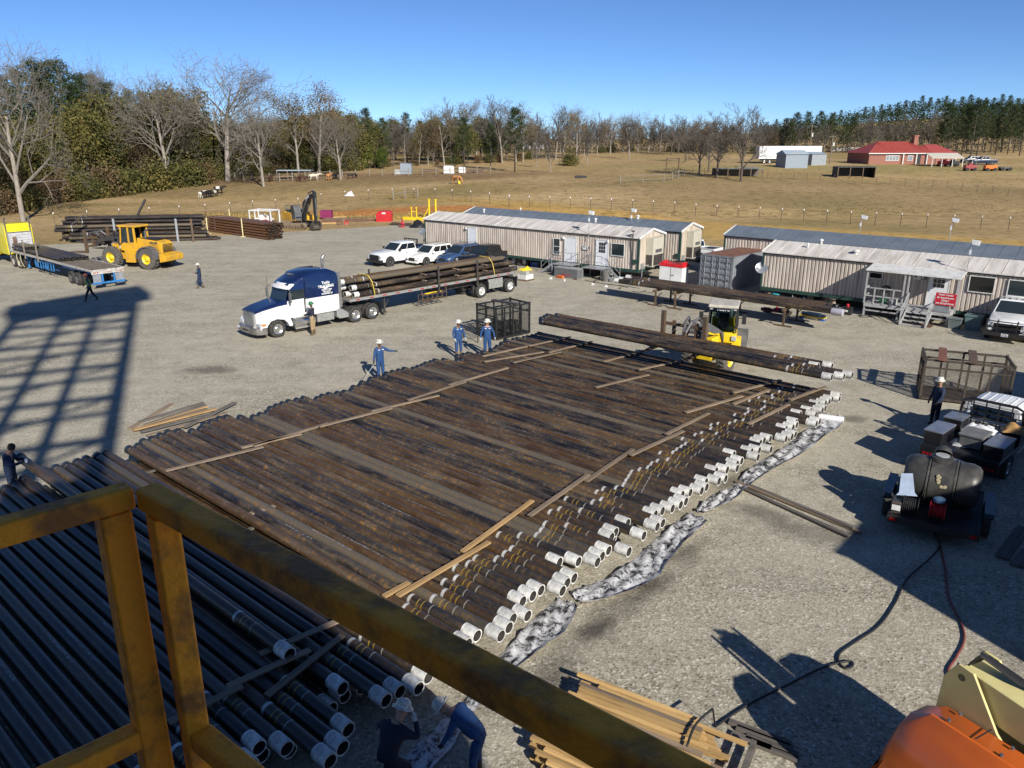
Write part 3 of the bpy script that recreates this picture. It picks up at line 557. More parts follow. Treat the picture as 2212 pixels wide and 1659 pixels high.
        for s in (-1,1): mb=MB(); mb.prism([(2.02,.66),(2.28,.62),(2.22,.74),(1.95,.80)],W*.52*s,W*.86*s); mb.build('headlight',HLT,t,bevel=.02)
        mb=MB()
        for s in (-1,1): mb.path([(rx0+.1,s*wt*.9,roofz-.02),(rx0+.2,s*wt*.9,roofz+.05),(rx1-.2,s*wt*.9,roofz+.05),(rx1-.05,s*wt*.9,roofz-.02)],.02,6)
        mb.build('roof_rail',PLK if paint is not WHT else ALUM,t)
        for s in (-1,1): mb=MB(); mb.bx(L0-.01,L0+.25,s*W*.62 if s>0 else -W*.93,W*.93 if s>0 else -W*.62,.82,1.02); mb.build('tail_light',REDL,t,bevel=.03)
    for s in (-1,1):
        mb=MB(); mb.bx(gx1-.45,gx1-.27,s*W if s>0 else -W-.26,W+.26 if s>0 else -W,belt-.02,belt+.2); mb.build('side_mirror',PLK if kind!='suv' else paint,t,bevel=.04)
        mb=MB(); 
        for x in ((.05,-1.05) if kind!='suv' else (-.05,-1.0)): mb.bx(x-.1,x+.1,s*(W+.0)-.015,s*(W+.0)+.03*1,belt-.30,belt-.26)
        mb.build('door_handle',PLK if kind!='suv' else paint,t)
        mb=MB()
        for x in ((1.2,.1,-1.12) if kind!='suv' else (.95,-.05,-1.05)): mb.bx(x-.008,x+.008,s*(W+.002)-.004,s*(W+.002)+.004,zs+.12,belt-.12)
        mb.build('door_seam',PLK,t)
    wl=[(x,s) for x in ax for s in (-1,1)]
    for x,s in wl:
        if kind in('flatbed','service') and x<0: continue
        wheel(t,x,s*(W-.115),wheelr,.26,rim,s)
    if kind=='pickup':
        mb=MB(); z0,z1=.72,1.34
        mb.bx(-2.98,-1.22,-W*.99,-W*.91,1.28,1.36); mb.bx(-2.98,-1.22,W*.91,W*.99,1.28,1.36); mb.bx(-3.03,-2.93,-W*.95,W*.95,.7,1.36); mb.build('bed_rail',paint,t,bevel=.015)
        mb=MB(); mb.bx(-2.9,-1.25,-W*.88,W*.88,1.29,1.315); mb.build('bed',PLK,t)
        mb=MB(); mb.bx(-3.17,-2.98,-W*.9,W*.9,.5,.68); mb.build('rear_bumper',CHR,t,bevel=.02)
        for s in (-1,1): mb=MB(); mb.bx(-3.04,-2.9,s*W*.88 if s>0 else -W*1.0,W*1.0 if s>0 else -W*.88,.88,1.22); mb.build('tail_light',REDL,t,bevel=.02)
    return t
# ---- four parked vehicles by the mobile homes (facing the camera side, lower left)
def zc(x,y): return (768.05+.1984*x,493.7+.1984*y)
H45=R(180+50)
def fw(px,py,back,lat,rz,z=0):
    g=P(px,py,z); c,s=math.cos(rz),math.sin(rz); return Vector((g.x-back*c+lat*s*-1*-1*0,g.y-back*s,0))+Vector((-s*lat,c*lat,0))
# place by the contact point of the left front wheel
def byfl(px,py,rz,ax,W,sc):
    g=P(px,py); c,s=math.cos(rz),math.sin(rz); return Vector((g.x-ax*sc*c+W*sc*s, g.y-ax*sc*s-W*sc*c, 0))
PK=car('pickup_truck','white crew cab flatbed pickup with black headache rack, leftmost of the parked row','pickup truck',byfl(*zc(378,415),R(228),1.98,.95,.95),R(228),WHT,'flatbed',.95,grille=BLKP,wheelr=.42,rim=CHR)
mb=MB(); mb.path([(-1.3,-.9,1.1),(-1.35,-.9,2.08),(-1.35,.9,2.08),(-1.3,.9,1.1)],.05,6); mb.bx(-1.4,-1.32,-.85,.85,1.45,1.52)
for i in range(5): mb.bx(-1.39,-1.34,-.7+i*.35,-.66+i*.35,1.1,2.05)
mb.build('headache_rack',BLKP,PK)
mb=MB(); mb.bx(-4.1,-1.35,-1.12,1.12,.98,1.08); mb.bx(-3.9,-1.4,-.9,-.3,.6,.95); mb.build('flat_deck',BLKP,PK,bevel=.02)
mb=MB(); mb.bx(-4.0,-1.2,-.42,-.28,.62,.8); mb.bx(-4.0,-1.2,.28,.42,.62,.8); mb.build('chassis',PLK,PK)
for s in (-1,1):
    for dd in (0,.3): wheel(PK,-2.6,s*(.95-dd),.42,.24,CHR,s)
SU=car('suv','white suv parked beside the white flatbed pickup','suv',byfl(*zc(770,405),R(229),1.42,.88,.97),R(229),M('pearl_white',(.78,.77,.73),.25,var=.03,coat=.5),'suv',.97,bodyw=1.84,wheelr=.36)
SB=car('suv','blue-grey suv with roof rails parked between the white suv and the dark pickup','suv',byfl(*zc(1100,410),R(229),1.42,.88,.97),R(229),BLUEP,'suv',.97,bodyw=1.84,wheelr=.36)
DP=car('pickup_truck','dark pickup parked next to the mobile home behind the loaded flatbed trailer','pickup truck',byfl(*zc(1345,455),R(229),1.98,.95,.93),R(229),BLKP,'pickup',.93,wheelr=.42)
# white pickup behind the second home
g=P(1500,560)
WP=car('pickup_truck','white pickup showing only its tail end behind the mobile home','pickup truck',P(1556,568)+Vector((-2.35,1.9,0)),R(139),WHT,'pickup',.93,wheelr=.42)
# white pickup lower right with black brush guard
RW=car('pickup_truck','white crew cab pickup with black brush guard at the right edge','pickup truck',P(2172,742)+Vector((1.7,2.35,0)),R(233),WHT,'pickup',.98,grille=BLKP,wheelr=.45,bodyw=2.03)
mb=MB()
for y in (-.95,-.45,.45,.95): mb.path([(3.2,y,.45),(3.25,y,1.1),(3.05,y,1.25)],.035,6)
for z in (.62,.85,1.2): mb.path([(3.05,-1.0,z),(3.27,-.6,z),(3.27,.6,z),(3.05,1.0,z)],.03,6)
mb.bx(3.02,3.3,-1.08,1.08,.42,.62); mb.build('brush_guard',BLKP,RW)
mb=MB(); mb.bx(3.3,3.312,-.2,.12,.42,.58); pl=mb.build('licence_plate',WHT,RW); text('TEXAS\nFXS-5867','plate_lettering',M('ink',(.03,.05,.12)),pl,.075,(3.316,-.04,.50),(PI/2,0,PI/2))
mb=MB()
for i in range(5): mb.bx(.28,.38,-.6+i*.3-.04,-.6+i*.3+.04,1.97,2.02)
mb.build('roof_marker_light',PLK,RW)
# ------------------------------------------------------------------ service truck lower right (its back end towards us)
a=R(43)
ST=car('service_truck','white service truck with black flat bed of tool boxes, towing the tank trailer','service truck',Vector((16.85,24.85,0)),a,WHT,'service',.95,grille=BLKP,wheelr=.45)
mb=MB()
for i in range(6): mb.bx(-.85,.25,-.62+i*.235,-.58+i*.235,1.985,2.01)
mb.build('roof_ribs',WHT,ST,bevel=.01)
mb=MB(); mb.path([(-1.42,-1.0,1.15),(-1.38,-.95,2.0),(-1.36,-.7,2.1),(-1.36,.7,2.1),(-1.38,.95,2.0),(-1.42,1.0,1.15)],.05,6)
for z in (1.3,1.5,1.7,1.9): mb.bx(-1.42,-1.38,-.9,.9,z-.02,z+.02)
for y in (-.6,-.2,.2,.6): mb.bx(-1.43,-1.38,y-.02,y+.02,1.1,2.08)
mb.build('headache_rack',BLKP,ST)
mb=MB()
for i,(y,z) in enumerate(((-.82,1.85),(-.72,1.85),(.72,1.85),(.82,1.85))): mb.bx(-1.46,-1.43,y-.03,y+.03,z-.12,z+.12)
mb.build('rack_light',HLT,ST)
mb=MB(); mb.bx(-4.3,-1.45,-1.18,1.18,.95,1.08); mb.bx(-4.34,-4.28,-1.18,1.18,.55,1.05); mb.build('flat_deck',BLKP,ST,bevel=.015)
for s,x0,x1 in ((1,-4.15,-2.95),(1,-2.35,-1.55),(-1,-4.15,-2.9),(-1,-2.35,-1.55)):
    mb=MB(); y0,y1=(.62,1.18) if s>0 else (-1.18,-.62); mb.bx(x0,x1,y0,y1,1.08,1.5); b_=mb.build('tool_box',BLKP,ST,bevel=.015)
    mb=MB(); mb.bx(x0-.02,x1+.02,y0-.02,y1+.02,1.5,1.54); mb.build('box_lid',M('box_lid_alloy',(.34,.36,.40),.35,.6),b_)
mb=MB()
for s in (-1,1):
    for k in range(3): mb.tube((-4.36,s*(.8+k*.12),.78),(-4.34,s*(.8+k*.12),.78),.045,n=8)
mb.build('tail_light',REDL,ST)
mb=MB(); mb.bx(-4.36,-4.345,-.2,.1,.7,.86); mb.build('licence_plate',WHT,ST)
for s in (-1,1):
    for dd in (0,.3): wheel(ST,-2.65,s*(.98-dd),.45,.25,CHR,s)
mb=MB(); mb.bx(-4.2,-1.2,-.42,-.28,.62,.9); mb.bx(-4.2,-1.2,.28,.42,.62,.9); mb.bx(-5.1,-4.2,-.05,.05,.5,.6); mb.build('chassis',PLK,ST)
def world_of(t,p):
    c,s=math.cos(t.rotation_euler[2]),math.sin(t.rotation_euler[2]); k=t.scale[0]; return Vector((t.location.x+k*(p[0]*c-p[1]*s),t.location.y+k*(p[0]*s+p[1]*c),p[2]*k))
def cloth(name,label,cat,loc,rz,lx,ly,h,mat,seed,group=None,nx=16,ny=12,sharp=1):
    rr=random.Random(seed); mb=MB(); ph=[rr.uniform(0,6) for _ in range(6)]
    v=[]
    for j in range(ny):
        for i in range(nx):
            u=i/(nx-1);w=j/(ny-1); ed=min(u,1-u,w,1-w)*4; ed=min(1,ed)
            z=h*ed*(.55+.25*math.sin(u*7+ph[0]+w*3)+.2*math.sin(w*9+ph[1]-u*5)+.12*rr.uniform(-1,1)*sharp)
            k=1+.12*math.sin(w*6+ph[2])+.08*math.sin(u*8+ph[3]); v.append(((u-.5)*lx*k,(w-.5)*ly*(1+.1*math.sin(u*9+ph[4])),max(.004,z)))
    f=[(j*nx+i,j*nx+i+1,(j+1)*nx+i+1,(j+1)*nx+i) for j in range(ny-1) for i in range(nx-1)]
    mb.add(v,f); o=mb.build(name,mat,smooth='all',loc=loc,rz=rz,fix=False); return tag(o,label,cat,group)
WCL=M('white_cloth',(.70,.70,.72),.75,var=.06)
cloth('folded_sheet','crumpled white plastic sheet lying on the service truck bed','sheet',world_of(ST,(-1.95,.1,1.09)),a,.9,1.15,.32,WCL,3)
cloth('sheet_roll','rolled white cloth lying on the grey chest in the truck bed','cloth',world_of(ST,(-2.5,-.15,1.36)),a+.1,.35,1.0,.25,WCL,5)
cloth('work_jacket','tan jacket thrown over the right tool box of the service truck','jacket',world_of(ST,(-2.2,-.95,1.54)),a+.4,.6,.7,.25,M('tan_canvas',(.38,.22,.08),.9,var=.2),8)
cloth('plastic_bag','clear crumpled plastic on the left of the grey chest','plastic',world_of(ST,(-3.45,.28,1.09)),a+.4,.7,.45,.18,M('clear_plastic',(.45,.46,.46),.2),11)
mb=MB(); mb.bx(-.42,.42,-.33,.33,0,.36); 
ch=mb.build('storage_chest',M('grey_plastic',(.13,.13,.13),.5),loc=world_of(ST,(-3.25,-.1,1.09)),rz=a,bevel=.03); tag(ch,'grey plastic chest in the middle of the service truck bed','chest')
mb=MB(); mb.bx(-.45,.45,-.36,.36,.36,.44); mb.bx(-.1,.1,-.40,-.36,.24,.4); mb.build('chest_lid',M('grey_plastic2',(.17,.17,.17),.5),ch,bevel=.03)
# ------------------------------------------------------------------ tank trailer
TT=E('tank_trailer',P(2010,1172)+Vector((.78,1.3,0)),R(58),'black poly tank on a low utility trailer with hose reels, in the lower right shade','tank trailer'); TT.scale=(.95,)*3
POLY=M('black_poly',(.038,.037,.036),.42,var=.15,scale=3,col2=(.075,.07,.062),bump=.1,bscale=4)
# tank axis across the trailer (local y), local x = forward to truck
mb=MB(); prof=[(.02,-.98),(.50,-.98),(.60,-.90),(.66,-.74),(.66,-.40),(.62,-.37),(.62,-.33),(.67,-.30),(.67,.30),(.62,.33),(.62,.37),(.66,.40),(.66,.74),(.60,.90),(.50,.98),(.02,.98)]
mb.lathe(prof,(0,0,1.28),(0,1,0),28); mb.build('tank',POLY,TT,smooth=True)
mb=MB(); mb.lathe([(.30,0),(.30,.12),(.24,.14),(.22,.16)],(0,.08,1.90),(0,0,1),20); mb.build('manway',POLY,TT,smooth=True)
mb=MB(); mb.lathe([(.19,0),(.19,.015),(.001,.02)],(0,.08,2.055),(0,0,1),20); mb.build('manway_opening',HLT,TT)
mb=MB(); mb.lathe([(.23,0),(.235,.06),(.2,.17),(.12,.25),(.001,.28)],(.24,.08,2.0),(.8,0,.6),20); mb.build('manway_lid',POLY,TT,smooth=True)
mb=MB()
for y in (-.35,.35): mb.path([(math.cos(t)*.69,y,1.28+math.sin(t)*.69) for t in [R(d) for d in range(-40,221,13)]],.016,6)
mb.build('tie_chain',M('chain',(.30,.29,.25),.4,.7,var=.4,scale=40,col2=(.05,.05,.05)),TT)
mb=MB()
for i in range(9): 
    t_=R(170+random.uniform(-14,14)); y=-.02+random.uniform(-.13,.13); mb.lathe([(.001,.0),(.05,.003),(.04,.01),(.001,.012)],(math.cos(t_)*.665,y,1.28+math.sin(t_+0)*.665+.1),(math.cos(t_),0,.2),8)
mb.build('paint_blotch',M('cream_patch',(.38,.33,.20),.8),TT)
mb=MB()
mb.bx(-1.6,1.3,-1.05,1.05,.50,.58)
for s in (-1,1): mb.bx(-1.7,1.45,s*1.1-.05,s*1.1+.05,.46,.62)
mb.bx(-1.75,-1.65,-1.15,1.15,.42,.62); mb.beam((1.4,-.9,.54),(2.9,-.02,.5),.08,.12); mb.beam((1.4,.9,.54),(2.9,.02,.5),.08,.12); mb.bx(1.35,1.45,-1.15,1.15,.46,.62)
for x in (-.55,.55): mb.bx(x-.06,x+.06,-.9,.9,.58,.7)
mb.build('trailer_frame',M('trailer_black',(.02,.02,.02),.6,var=.2),TT)
for s in (-1,1):
    for x in (-.35,.45): wheel(TT,x,s*1.28,.36,.22,ALUM,s)
    mb=MB(); mb.prism([(-.85,.74),(-.75,.84),(.85,.84),(.95,.74),(.95,.78),(.87,.87),(-.77,.87),(-.87,.78)],s*1.18,s*1.42); mb.build('fender',BLKP,TT)
    mb=MB(); mb.bx(-1.78,-1.75,s*1.0-.08,s*1.0+.08,.48,.56); mb.build('tail_light',REDL,TT)
for (x,y,r_,c_,nm) in ((-1.25,.62,.24,PLK,'hose_reel'),(-1.25,-.05,.25,REDP,'hose_reel')):
    mb=MB(); mb.lathe([(r_,-.2),(r_,-.18),(r_*.55,-.18),(r_*.55,.18),(r_,.18),(r_,.2)],(x,y,.58+r_+.04),(0,1,0),20); 
    rl=mb.build(nm,c_,TT); mb=MB()
    for k in range(7): mb.lathe([(r_*.8,-.012),(r_*.86,0),(r_*.8,.012)],(x,y-.15+k*.05,.58+r_+.04),(0,1,0),16)
    mb.build('hose',PLK if c_ is PLK else REDP,rl)
mb=MB(); mb.bx(-1.5,-.95,.85,1.12,.58,.95); mb.build('engine_pump',DKM,TT,bevel=.03)
mb=MB(); mb.bx(-1.56,-1.54,.86,1.08,.72,.88); mb.build('pump_label',WHT,TT)
mb=MB(); mb.prism([(-.28,0),(.28,0),(.20,.08),(.16,.6),(-.14,.62),(-.2,.1)],-.012,.012,ax='x'); o=mb.build('metal_sheet',M('blue_grey_sheet',(.16,.22,.33),.5,.1),loc=world_of(TT,(-1.0,.78,1.0)),rz=R(70)); o.rotation_euler=(0,.4,R(80)); tag(o,'blue-grey metal sheet leaning upright at the tank trailer corner','metal sheet')
mb=MB(); mb.lathe([(.13,0),(.15,.02),(.15,.1),(.12,.12),(.001,.125)],(0,0,0),(0,0,1),20,caps=False); o=mb.build('paint_can_lid',M('blue_lid',(.10,.19,.32),.3,.3),loc=world_of(TT,(-1.25,-.05,1.12)),smooth=True); tag(o,'round blue pail standing over the red hose reel','pail')
# ------------------------------------------------------------------ semi truck with flatbed trailer
def flat_trailer(t,x0,x1,y0,deckz,frame,wheels,edge,rimm,stakes=(),tape=True,W=1.22):
    mb=MB(); mb.bx(x1,x0,y0-W+.06,y0+W-.06,deckz-.10,deckz-.0); mb.build('deck',WOODK,t)
    mb=MB()
    for s in (-1,1): mb.bx(x1,x0,y0+s*W-.05,y0+s*W+.02,deckz-.14,deckz+.03)
    mb.bx(x0-.02,x0+.05,y0-W,y0+W,deckz-.14,deckz+.03); mb.bx(x1-.05,x1,y0-W,y0+W,deckz-.34,deckz+.02); mb.build('side_rail',edge,t,bevel=.01)
    if tape:
        mb=MB(); k=int((x0-x1)/1.05)
        for i in range(k):
            x=x1+.4+i*1.05
            for s in (-1,1): mb.bx(x,x+.32,y0+s*(W+.02)-.004,y0+s*(W+.02)+.004,deckz-.09,deckz-.03)
        mb.build('red_reflector_strip',REDL,t)
    mb=MB()
    for s in (-1,1):
        mb.prism([(x1,deckz-.3),(x0,deckz-.24),(x0,deckz-.1),(x1,deckz-.1)],y0+s*.48-.05,y0+s*.48+.05)
        mb.prism([(x1+.2,deckz-.62),(x1+7.5,deckz-.62),(x1+8.5,deckz-.3),(x1+.2,deckz-.3)],y0+s*.48-.04,y0+s*.48+.04)
    x=x1+.3
    while x<x0: mb.bx(x-.04,x+.04,y0-W+.05,y0+W-.05,deckz-.22,deckz-.11); x+=.6
    mb.build('frame',frame,t)
    mb=MB(); xl=x0-2.9
    for s in (-1,1): mb.bx(xl-.06,xl+.06,y0+s*.8-.06,y0+s*.8+.06,.25,deckz-.15); mb.bx(xl-.14,xl+.14,y0+s*.8-.14,y0+s*.8+.14,.2,.25); mb.beam((xl,y0+s*.8,.5),(xl-.7,y0+s*.6,deckz-.3),.05)
    mb.beam((xl,y0-.8,.75),(xl,y0+.8,.75),.05); mb.build('landing_gear',frame,t)
    for x in wheels:
        mb=MB(); mb.tube((x,y0-.9,.52),(x,y0+.9,.52),.08,n=8); mb.build('axle',DKM,t)
        for s in (-1,1):
            for dd in (0,.33): wheel(t,x,y0+s*(1.1-dd),.52,.27,rimm,s,key='truck')
    for s in (-1,1):
        mb=MB(); mb.bx(x1+.02,x1+.05,y0+s*.85-.3,y0+s*.85+.3,.35,deckz-.35); mb.build('mud_flap',SILV if frame is TBLU else PLK,t)
    mb=MB()
    for s in (-1,1):
        for k in range(3): mb.tube((x1-.06,y0+s*(.82+k*.12),deckz-.2),(x1-.04,y0+s*(.82+k*.12),deckz-.2),.045,n=8)
    for k in (-1,0,1): mb.tube((x1-.06,y0+k*.16,deckz-.2),(x1-.04,y0+k*.16,deckz-.2),.035,n=8)
    mb.build('tail_light',REDL,t)
    mb=MB()
    for s in (-1,1): mb.bx(x1-.02,x1+.1,y0+s*.45-.06,y0+s*.45+.06,.45,deckz-.3)
    mb.bx(x1-.04,x1+.08,y0-W,y0+W,.42,.56); mb.build('rear_bumper',frame,t,bevel=.01)
def semi_wheels(t,rim):
    for s in (-1,1): wheel(t,0,s*1.02,.52,.30,rim,s,key='truck')
    for x in (-5.45,-6.78):
        for s in (-1,1):
            for dd in (0,.33): wheel(t,x,s*(1.08-dd),.52,.27,rim,s,key='truck')
    mb=MB()
    for s in (-1,1): mb.bx(-7.6,.9,s*.42-.05,s*.42+.05,.62,.88)
    for x in (0,-5.45,-6.78): mb.tube((x,-.9,.52),(x,.9,.52),.09,n=8)
    mb.bx(-7.0,-5.2,-.5,.5,.9,1.02); mb.lathe([(.48,0),(.48,.08),(.001,.09)],(-6.1,0,1.05),(0,0,1),20,caps=True); mb.build('chassis',DKM,t)
tr=R(226); s_=.92
c0=P(601.7,729.1); lf=Vector((-math.sin(tr),math.cos(tr),0)); c0=c0-lf*1.12*s_
SM=E('semi_tractor',c0,tr,'white and navy conventional semi tractor with sleeper and chrome stack, hitched to the loaded flatbed','semi truck'); SM.scale=(s_,)*3
semi_wheels(SM,ALU)
# hood
def hsec(x,w,z0,z1,ch): return [(x,-w,z0),(x,-w,z1-ch),(x,-w+ch*1.1,z1),(x,w-ch*1.1,z1),(x,w,z1-ch),(x,w,z0)]
mb=MB(); mb.loft([hsec(-.95,.96,.95,1.86,.05),hsec(-.2,.88,.95,1.80,.05),hsec(.7,.80,.98,1.66,.05),hsec(1.12,.76,.62,1.55,.05)]); mb.build('hood_side',WHT,SM,smooth=True)
mb=MB(); mb.loft([hsec(-.98,.975,1.84,2.08,.16),hsec(-.2,.895,1.78,1.97,.14),hsec(.7,.815,1.64,1.80,.11),hsec(1.15,.77,1.53,1.64,.07)]); mb.build('hood_top',NAVY,SM,smooth=True)
# fenders
for s in (-1,1):
    mb=MB(); prof=[(1.1,.62),(1.15,.95),(.95,1.18),(.35,1.34),(-.4,1.30),(-.85,1.12),(-1.0,.70),(-1.0,.55),(-.78,.55),(-.66,.80),(-.45,1.0),(-.0,1.10),(.40,1.02),(.62,.80),(.70,.55),(1.05,.55)]
    mb.prism(prof,s*.72,s*1.20); mb.build('front_fender',WHT,SM,bevel=.05)
    mb=MB(); mb.prism([(1.02,.80),(1.16,.80),(1.16,.98),(.98,1.06)],s*.80,s*1.21); mb.build('headlight',HLT,SM,bevel=.02)
    mb=MB(); mb.bx(.78,1.0,s*1.205-.02,s*1.205+.02,.84,.96); mb.build('turn_signal',ORL,SM)
mb=MB(); mb.bx(1.10,1.19,-.58,.58,.72,1.58); mb.build('grille_frame',CHR,SM,bevel=.03)
mb=MB()
for i in range(13): mb.bx(1.19,1.215,-.52,.52,.78+i*.06,.815+i*.06)
mb.build('grille',ALU,SM)
mb=MB(); mb.loft([[(x,y,.34),(x+.05,y,.40),(x+.05,y,.70),(x-.05,y,.74),(x-.25,y,.74),(x-.25,y,.34)] for y,x in ((-1.22,.95),(-1.05,1.28),(-.5,1.38),(.5,1.38),(1.05,1.28),(1.22,.95))]); mb.build('bumper',CHR,SM,smooth=True)
mb=MB(); mb.bx(1.425,1.44,-.35,.35,.50,.58); mb.build('bumper_slot',PLK,SM)
mb=MB(); mb.bx(1.36,1.375,-1.1,-.8,.52,.66); mb.build('licence_plate',WHT,SM)
# cab lower white / upper navy
mb=MB(); mb.bx(-2.05,-.85,-1.0,1.0,.98,2.02); mb.bx(-4.35,-2.05,-1.14,1.14,.98,2.02); mb.build('cab_side',WHT,SM,bevel=.04)
mb=MB()
def rs(x,w,z0,z1,c=.22): return [(x,-w,z0),(x,-w,z1-c),(x,-w+c*.35,z1-c*.3),(x,-w+c,z1),(x,w-c,z1),(x,w-c*.35,z1-c*.3),(x,w,z1-c),(x,w,z0)]
mb.loft([rs(-1.05,.96,2.02,2.92),rs(-1.35,1.0,2.02,3.12),rs(-2.0,1.0,2.02,3.42),rs(-2.06,1.14,2.02,3.46),rs(-2.9,1.14,2.02,3.62),rs(-3.8,1.14,2.02,3.60),rs(-4.25,1.14,2.02,3.42),rs(-4.35,1.12,2.02,3.25)])
mb.build('sleeper_roof',NAVY,SM,smooth=True)
# windshield wedge, visor
mb=MB(); quad(mb,(-.80,-.88,2.04),(-.80,.88,2.04),(-1.04,.84,2.68),(-1.04,-.84,2.68),.02); mb.build('windshield',GLS,SM)
mb=MB(); mb.bx(-1.05,-.80,-.96,.96,1.98,2.05); mb.beam((-.82,0,2.04),(-1.02,0,2.7),.05); mb.build('windshield_frame',NAVY,SM)
mb=MB(); mb.loft([[(x-.22,y,2.94),(x+.12,y,2.70),(x+.14,y,2.73),(x-.2,y,3.0)] for y,x in ((-1.02,-1.16),(-.85,-1.0),(0,-.9),(.85,-1.0),(1.02,-1.16))]); mb.build('sun_visor',WHT,SM,smooth=True)
mb=MB()
for y in (-.7,-.35,0,.35,.7): mb.tube((-.92-abs(y)*.12,y,2.83),(-.90-abs(y)*.12,y,2.86),.035,n=8)
mb.build('marker_light',ORL,SM)
for s in (-1,1):
    mb=MB(); mb.bx(-1.95,-1.12,s*1.012-.012,s*1.012+.012,2.08,2.62); d_=mb.build('side_window',GLS,SM)
    mb=MB(); mb.bx(-2.0,-1.0,s*1.006-.008,s*1.006+.008,1.15,2.05); mb.bx(-1.7,-1.5,s*1.02-.008,s*1.02+.008,1.22,1.34); mb.build('door',WHT,SM,bevel=.006)
    mb=MB(); mb.bx(-1.12,-1.05,s*1.01-.012,s*1.01+.012,2.05,2.66); mb.bx(-2.02,-1.95,s*1.01-.012,s*1.01+.012,1.2,2.66); mb.build('door_frame',PLK,SM)
    mb=MB(); mb.path([(-.98,s*1.0,1.75),(-.85,s*1.32,1.85),(-.85,s*1.34,2.62),(-1.0,s*1.02,2.7)],.018,6); mm_=mb.build('mirror_arm',CHR,SM)
    mb=MB(); mb.bx(-.90,-.82,s*1.34-.11,s*1.34+.11,1.98,2.55); mb.build('side_mirror',CHR,SM,bevel=.02)
    mb=MB(); mb.tube((-2.5,s*.98,.70),(-1.1,s*.98,.70),.30,n=20); mb.build('fuel_tank',ALU,SM,smooth=True)
    mb=MB(); mb.bx(-2.4,-1.1,s*1.22-.05,s*1.22+.08,.34,.44); mb.bx(-2.3,-1.2,s*1.2-.05,s*1.2+.05,.98,1.0); mb.build('cab_step',ALUM,SM)
    mb=MB(); mb.bx(-3.9,-2.7,s*1.16-.16,s*1.16+.0,.48,.95); mb.build('side_box',ALUM,SM,bevel=.02)
    mb=MB(); mb.prism([(-4.95,.45),(-4.3,.45),(-4.1,.6),(-4.1,1.05),(-4.35,1.12),(-4.95,.75)],s*.7,s*1.18); mb.build('battery_box',M('box_alloy',(.42,.43,.43),.4,.5),SM,bevel=.03)
    mb=MB(); mb.bx(-4.62,-4.36,s*1.0-.12,s*1.0+.02,1.1,3.3); 
    for k in range(7): mb.bx(-4.66,-4.36,s*1.0-.15,s*1.0+.04,1.3+k*.28,1.36+k*.28)
    mb.build('side_extender',ALU,SM,bevel=.01)
    mb=MB(); mb.bx(-7.42,-7.39,s*1.0-.3,s*1.0+.3,.4,1.05); mb.build('mud_flap',PLK,SM)
    mb=MB(); mb.bx(-3.7,-3.1,s*1.142-.004,s*1.142+.006,1.25,1.85); mb.build('sleeper_hatch',WHT,SM,bevel=.003)
mb=MB(); mb.path([(-4.5,-.75,1.0),(-4.5,-.75,3.75),(-4.5,-.75,3.95),(-4.56,-.75,4.10),(-4.72,-.75,4.2)],.085,12); mb.build('exhaust_stack',CHR,SM,smooth=True)
mb=MB(); mb.bx(-4.52,-4.40,-.95,.95,1.1,3.2)
for k in range(6): mb.bx(-4.55,-4.4,-.9,.9,1.35+k*.3,1.4+k*.3)
mb.build('headache_rack',ALU,SM)
mb=MB(); 
for y in (-.25,.1): mb.path([(-1.9,y,3.42),(-1.62,y,3.44),(-1.55,y,3.46)],.035,8)
mb.build('air_horn',CHR,SM)
mb=MB(); mb.path([(-2.1,1.1,1.6),(-2.12,1.16,3.2)],.012,5); mb.path([(-.9,-1.3,2.2),(-.9,-1.32,3.3)],.012,5); mb.build('antenna',PLK,SM)
text('15','unit_number',M('ink',(.03,.05,.12)),SM,.16,(.85,.83,1.50),(PI/2,0,PI))
wl_=M('white_lettering',(.75,.75,.74),.5)
text('Teddy\nTRUCKING','sleeper_lettering',wl_,SM,.22,(-3.45,1.155,2.72),(PI/2,0,PI),bold=.008)
text('US DOT 2284\nMC 41977\nHOUSTON TX','sleeper_small_lettering',wl_,SM,.12,(-3.5,1.155,2.28),(PI/2,0,PI),bold=.006)
mb=MB(); mb.add([(-3.1,1.155,2.58),(-3.85,1.155,2.60),(-3.4,1.155,2.44)],[(0,1,2)]); mb.build('sleeper_arrow',wl_,SM,fix=False)
# its flatbed trailer
def yrel(p,t): 
    d=Vector(p)-t.location; c,s=math.cos(t.rotation_euler[2]),math.sin(t.rotation_euler[2]); k=t.scale[0]; return ((d.x*c+d.y*s)/k,(-d.x*s+d.y*c)/k)
TRL=E('flatbed_trailer',SM.location,tr,'silver edged spread axle flatbed trailer loaded with casing pipes behind the navy semi','trailer'); TRL.scale=(s_,)*3
fr=yrel(P(773,650,1.45),TRL); rr_=yrel(P(1121,588,1.45),TRL); w1=yrel(P(1044.8,644.5),TRL); w2=yrel(P(1105.3,632.2),TRL)
flat_trailer(TRL,fr[0],rr_[0],0,1.52,DKM,(w1[0],w2[0]),ALUM,M('white_rim',(.6,.6,.58),.4,.2,var=.1))
mb=MB(); mb.bx(w2[0]+.75,w1[0]-.75,1.10,1.16,.55,1.25); mb.build('aero_panel',ALUM,TRL)
for x in (w1[0],w2[0]):
    for s in (-1,1): mb=MB(); mb.bx(x-.72,x-.69,s*.95-.3,s*.95+.3,.35,1.1); mb.build('mud_flap',PLK,TRL)
mb=MB(); xx=fr[0]-5.9
for z in (.55,.95): mb.beam((xx,1.12,z),(xx-2.2,1.12,z),.05); mb.beam((xx,.7,z),(xx-2.2,.7,z),.05)
for i in range(6): 
    for y in (.7,1.12): mb.beam((xx-.44*i,y,.55),(xx-.44*i,y,.95),.04)
    mb.beam((xx-.44*i,.7,.55),(xx-.44*i,1.12,.55),.04)
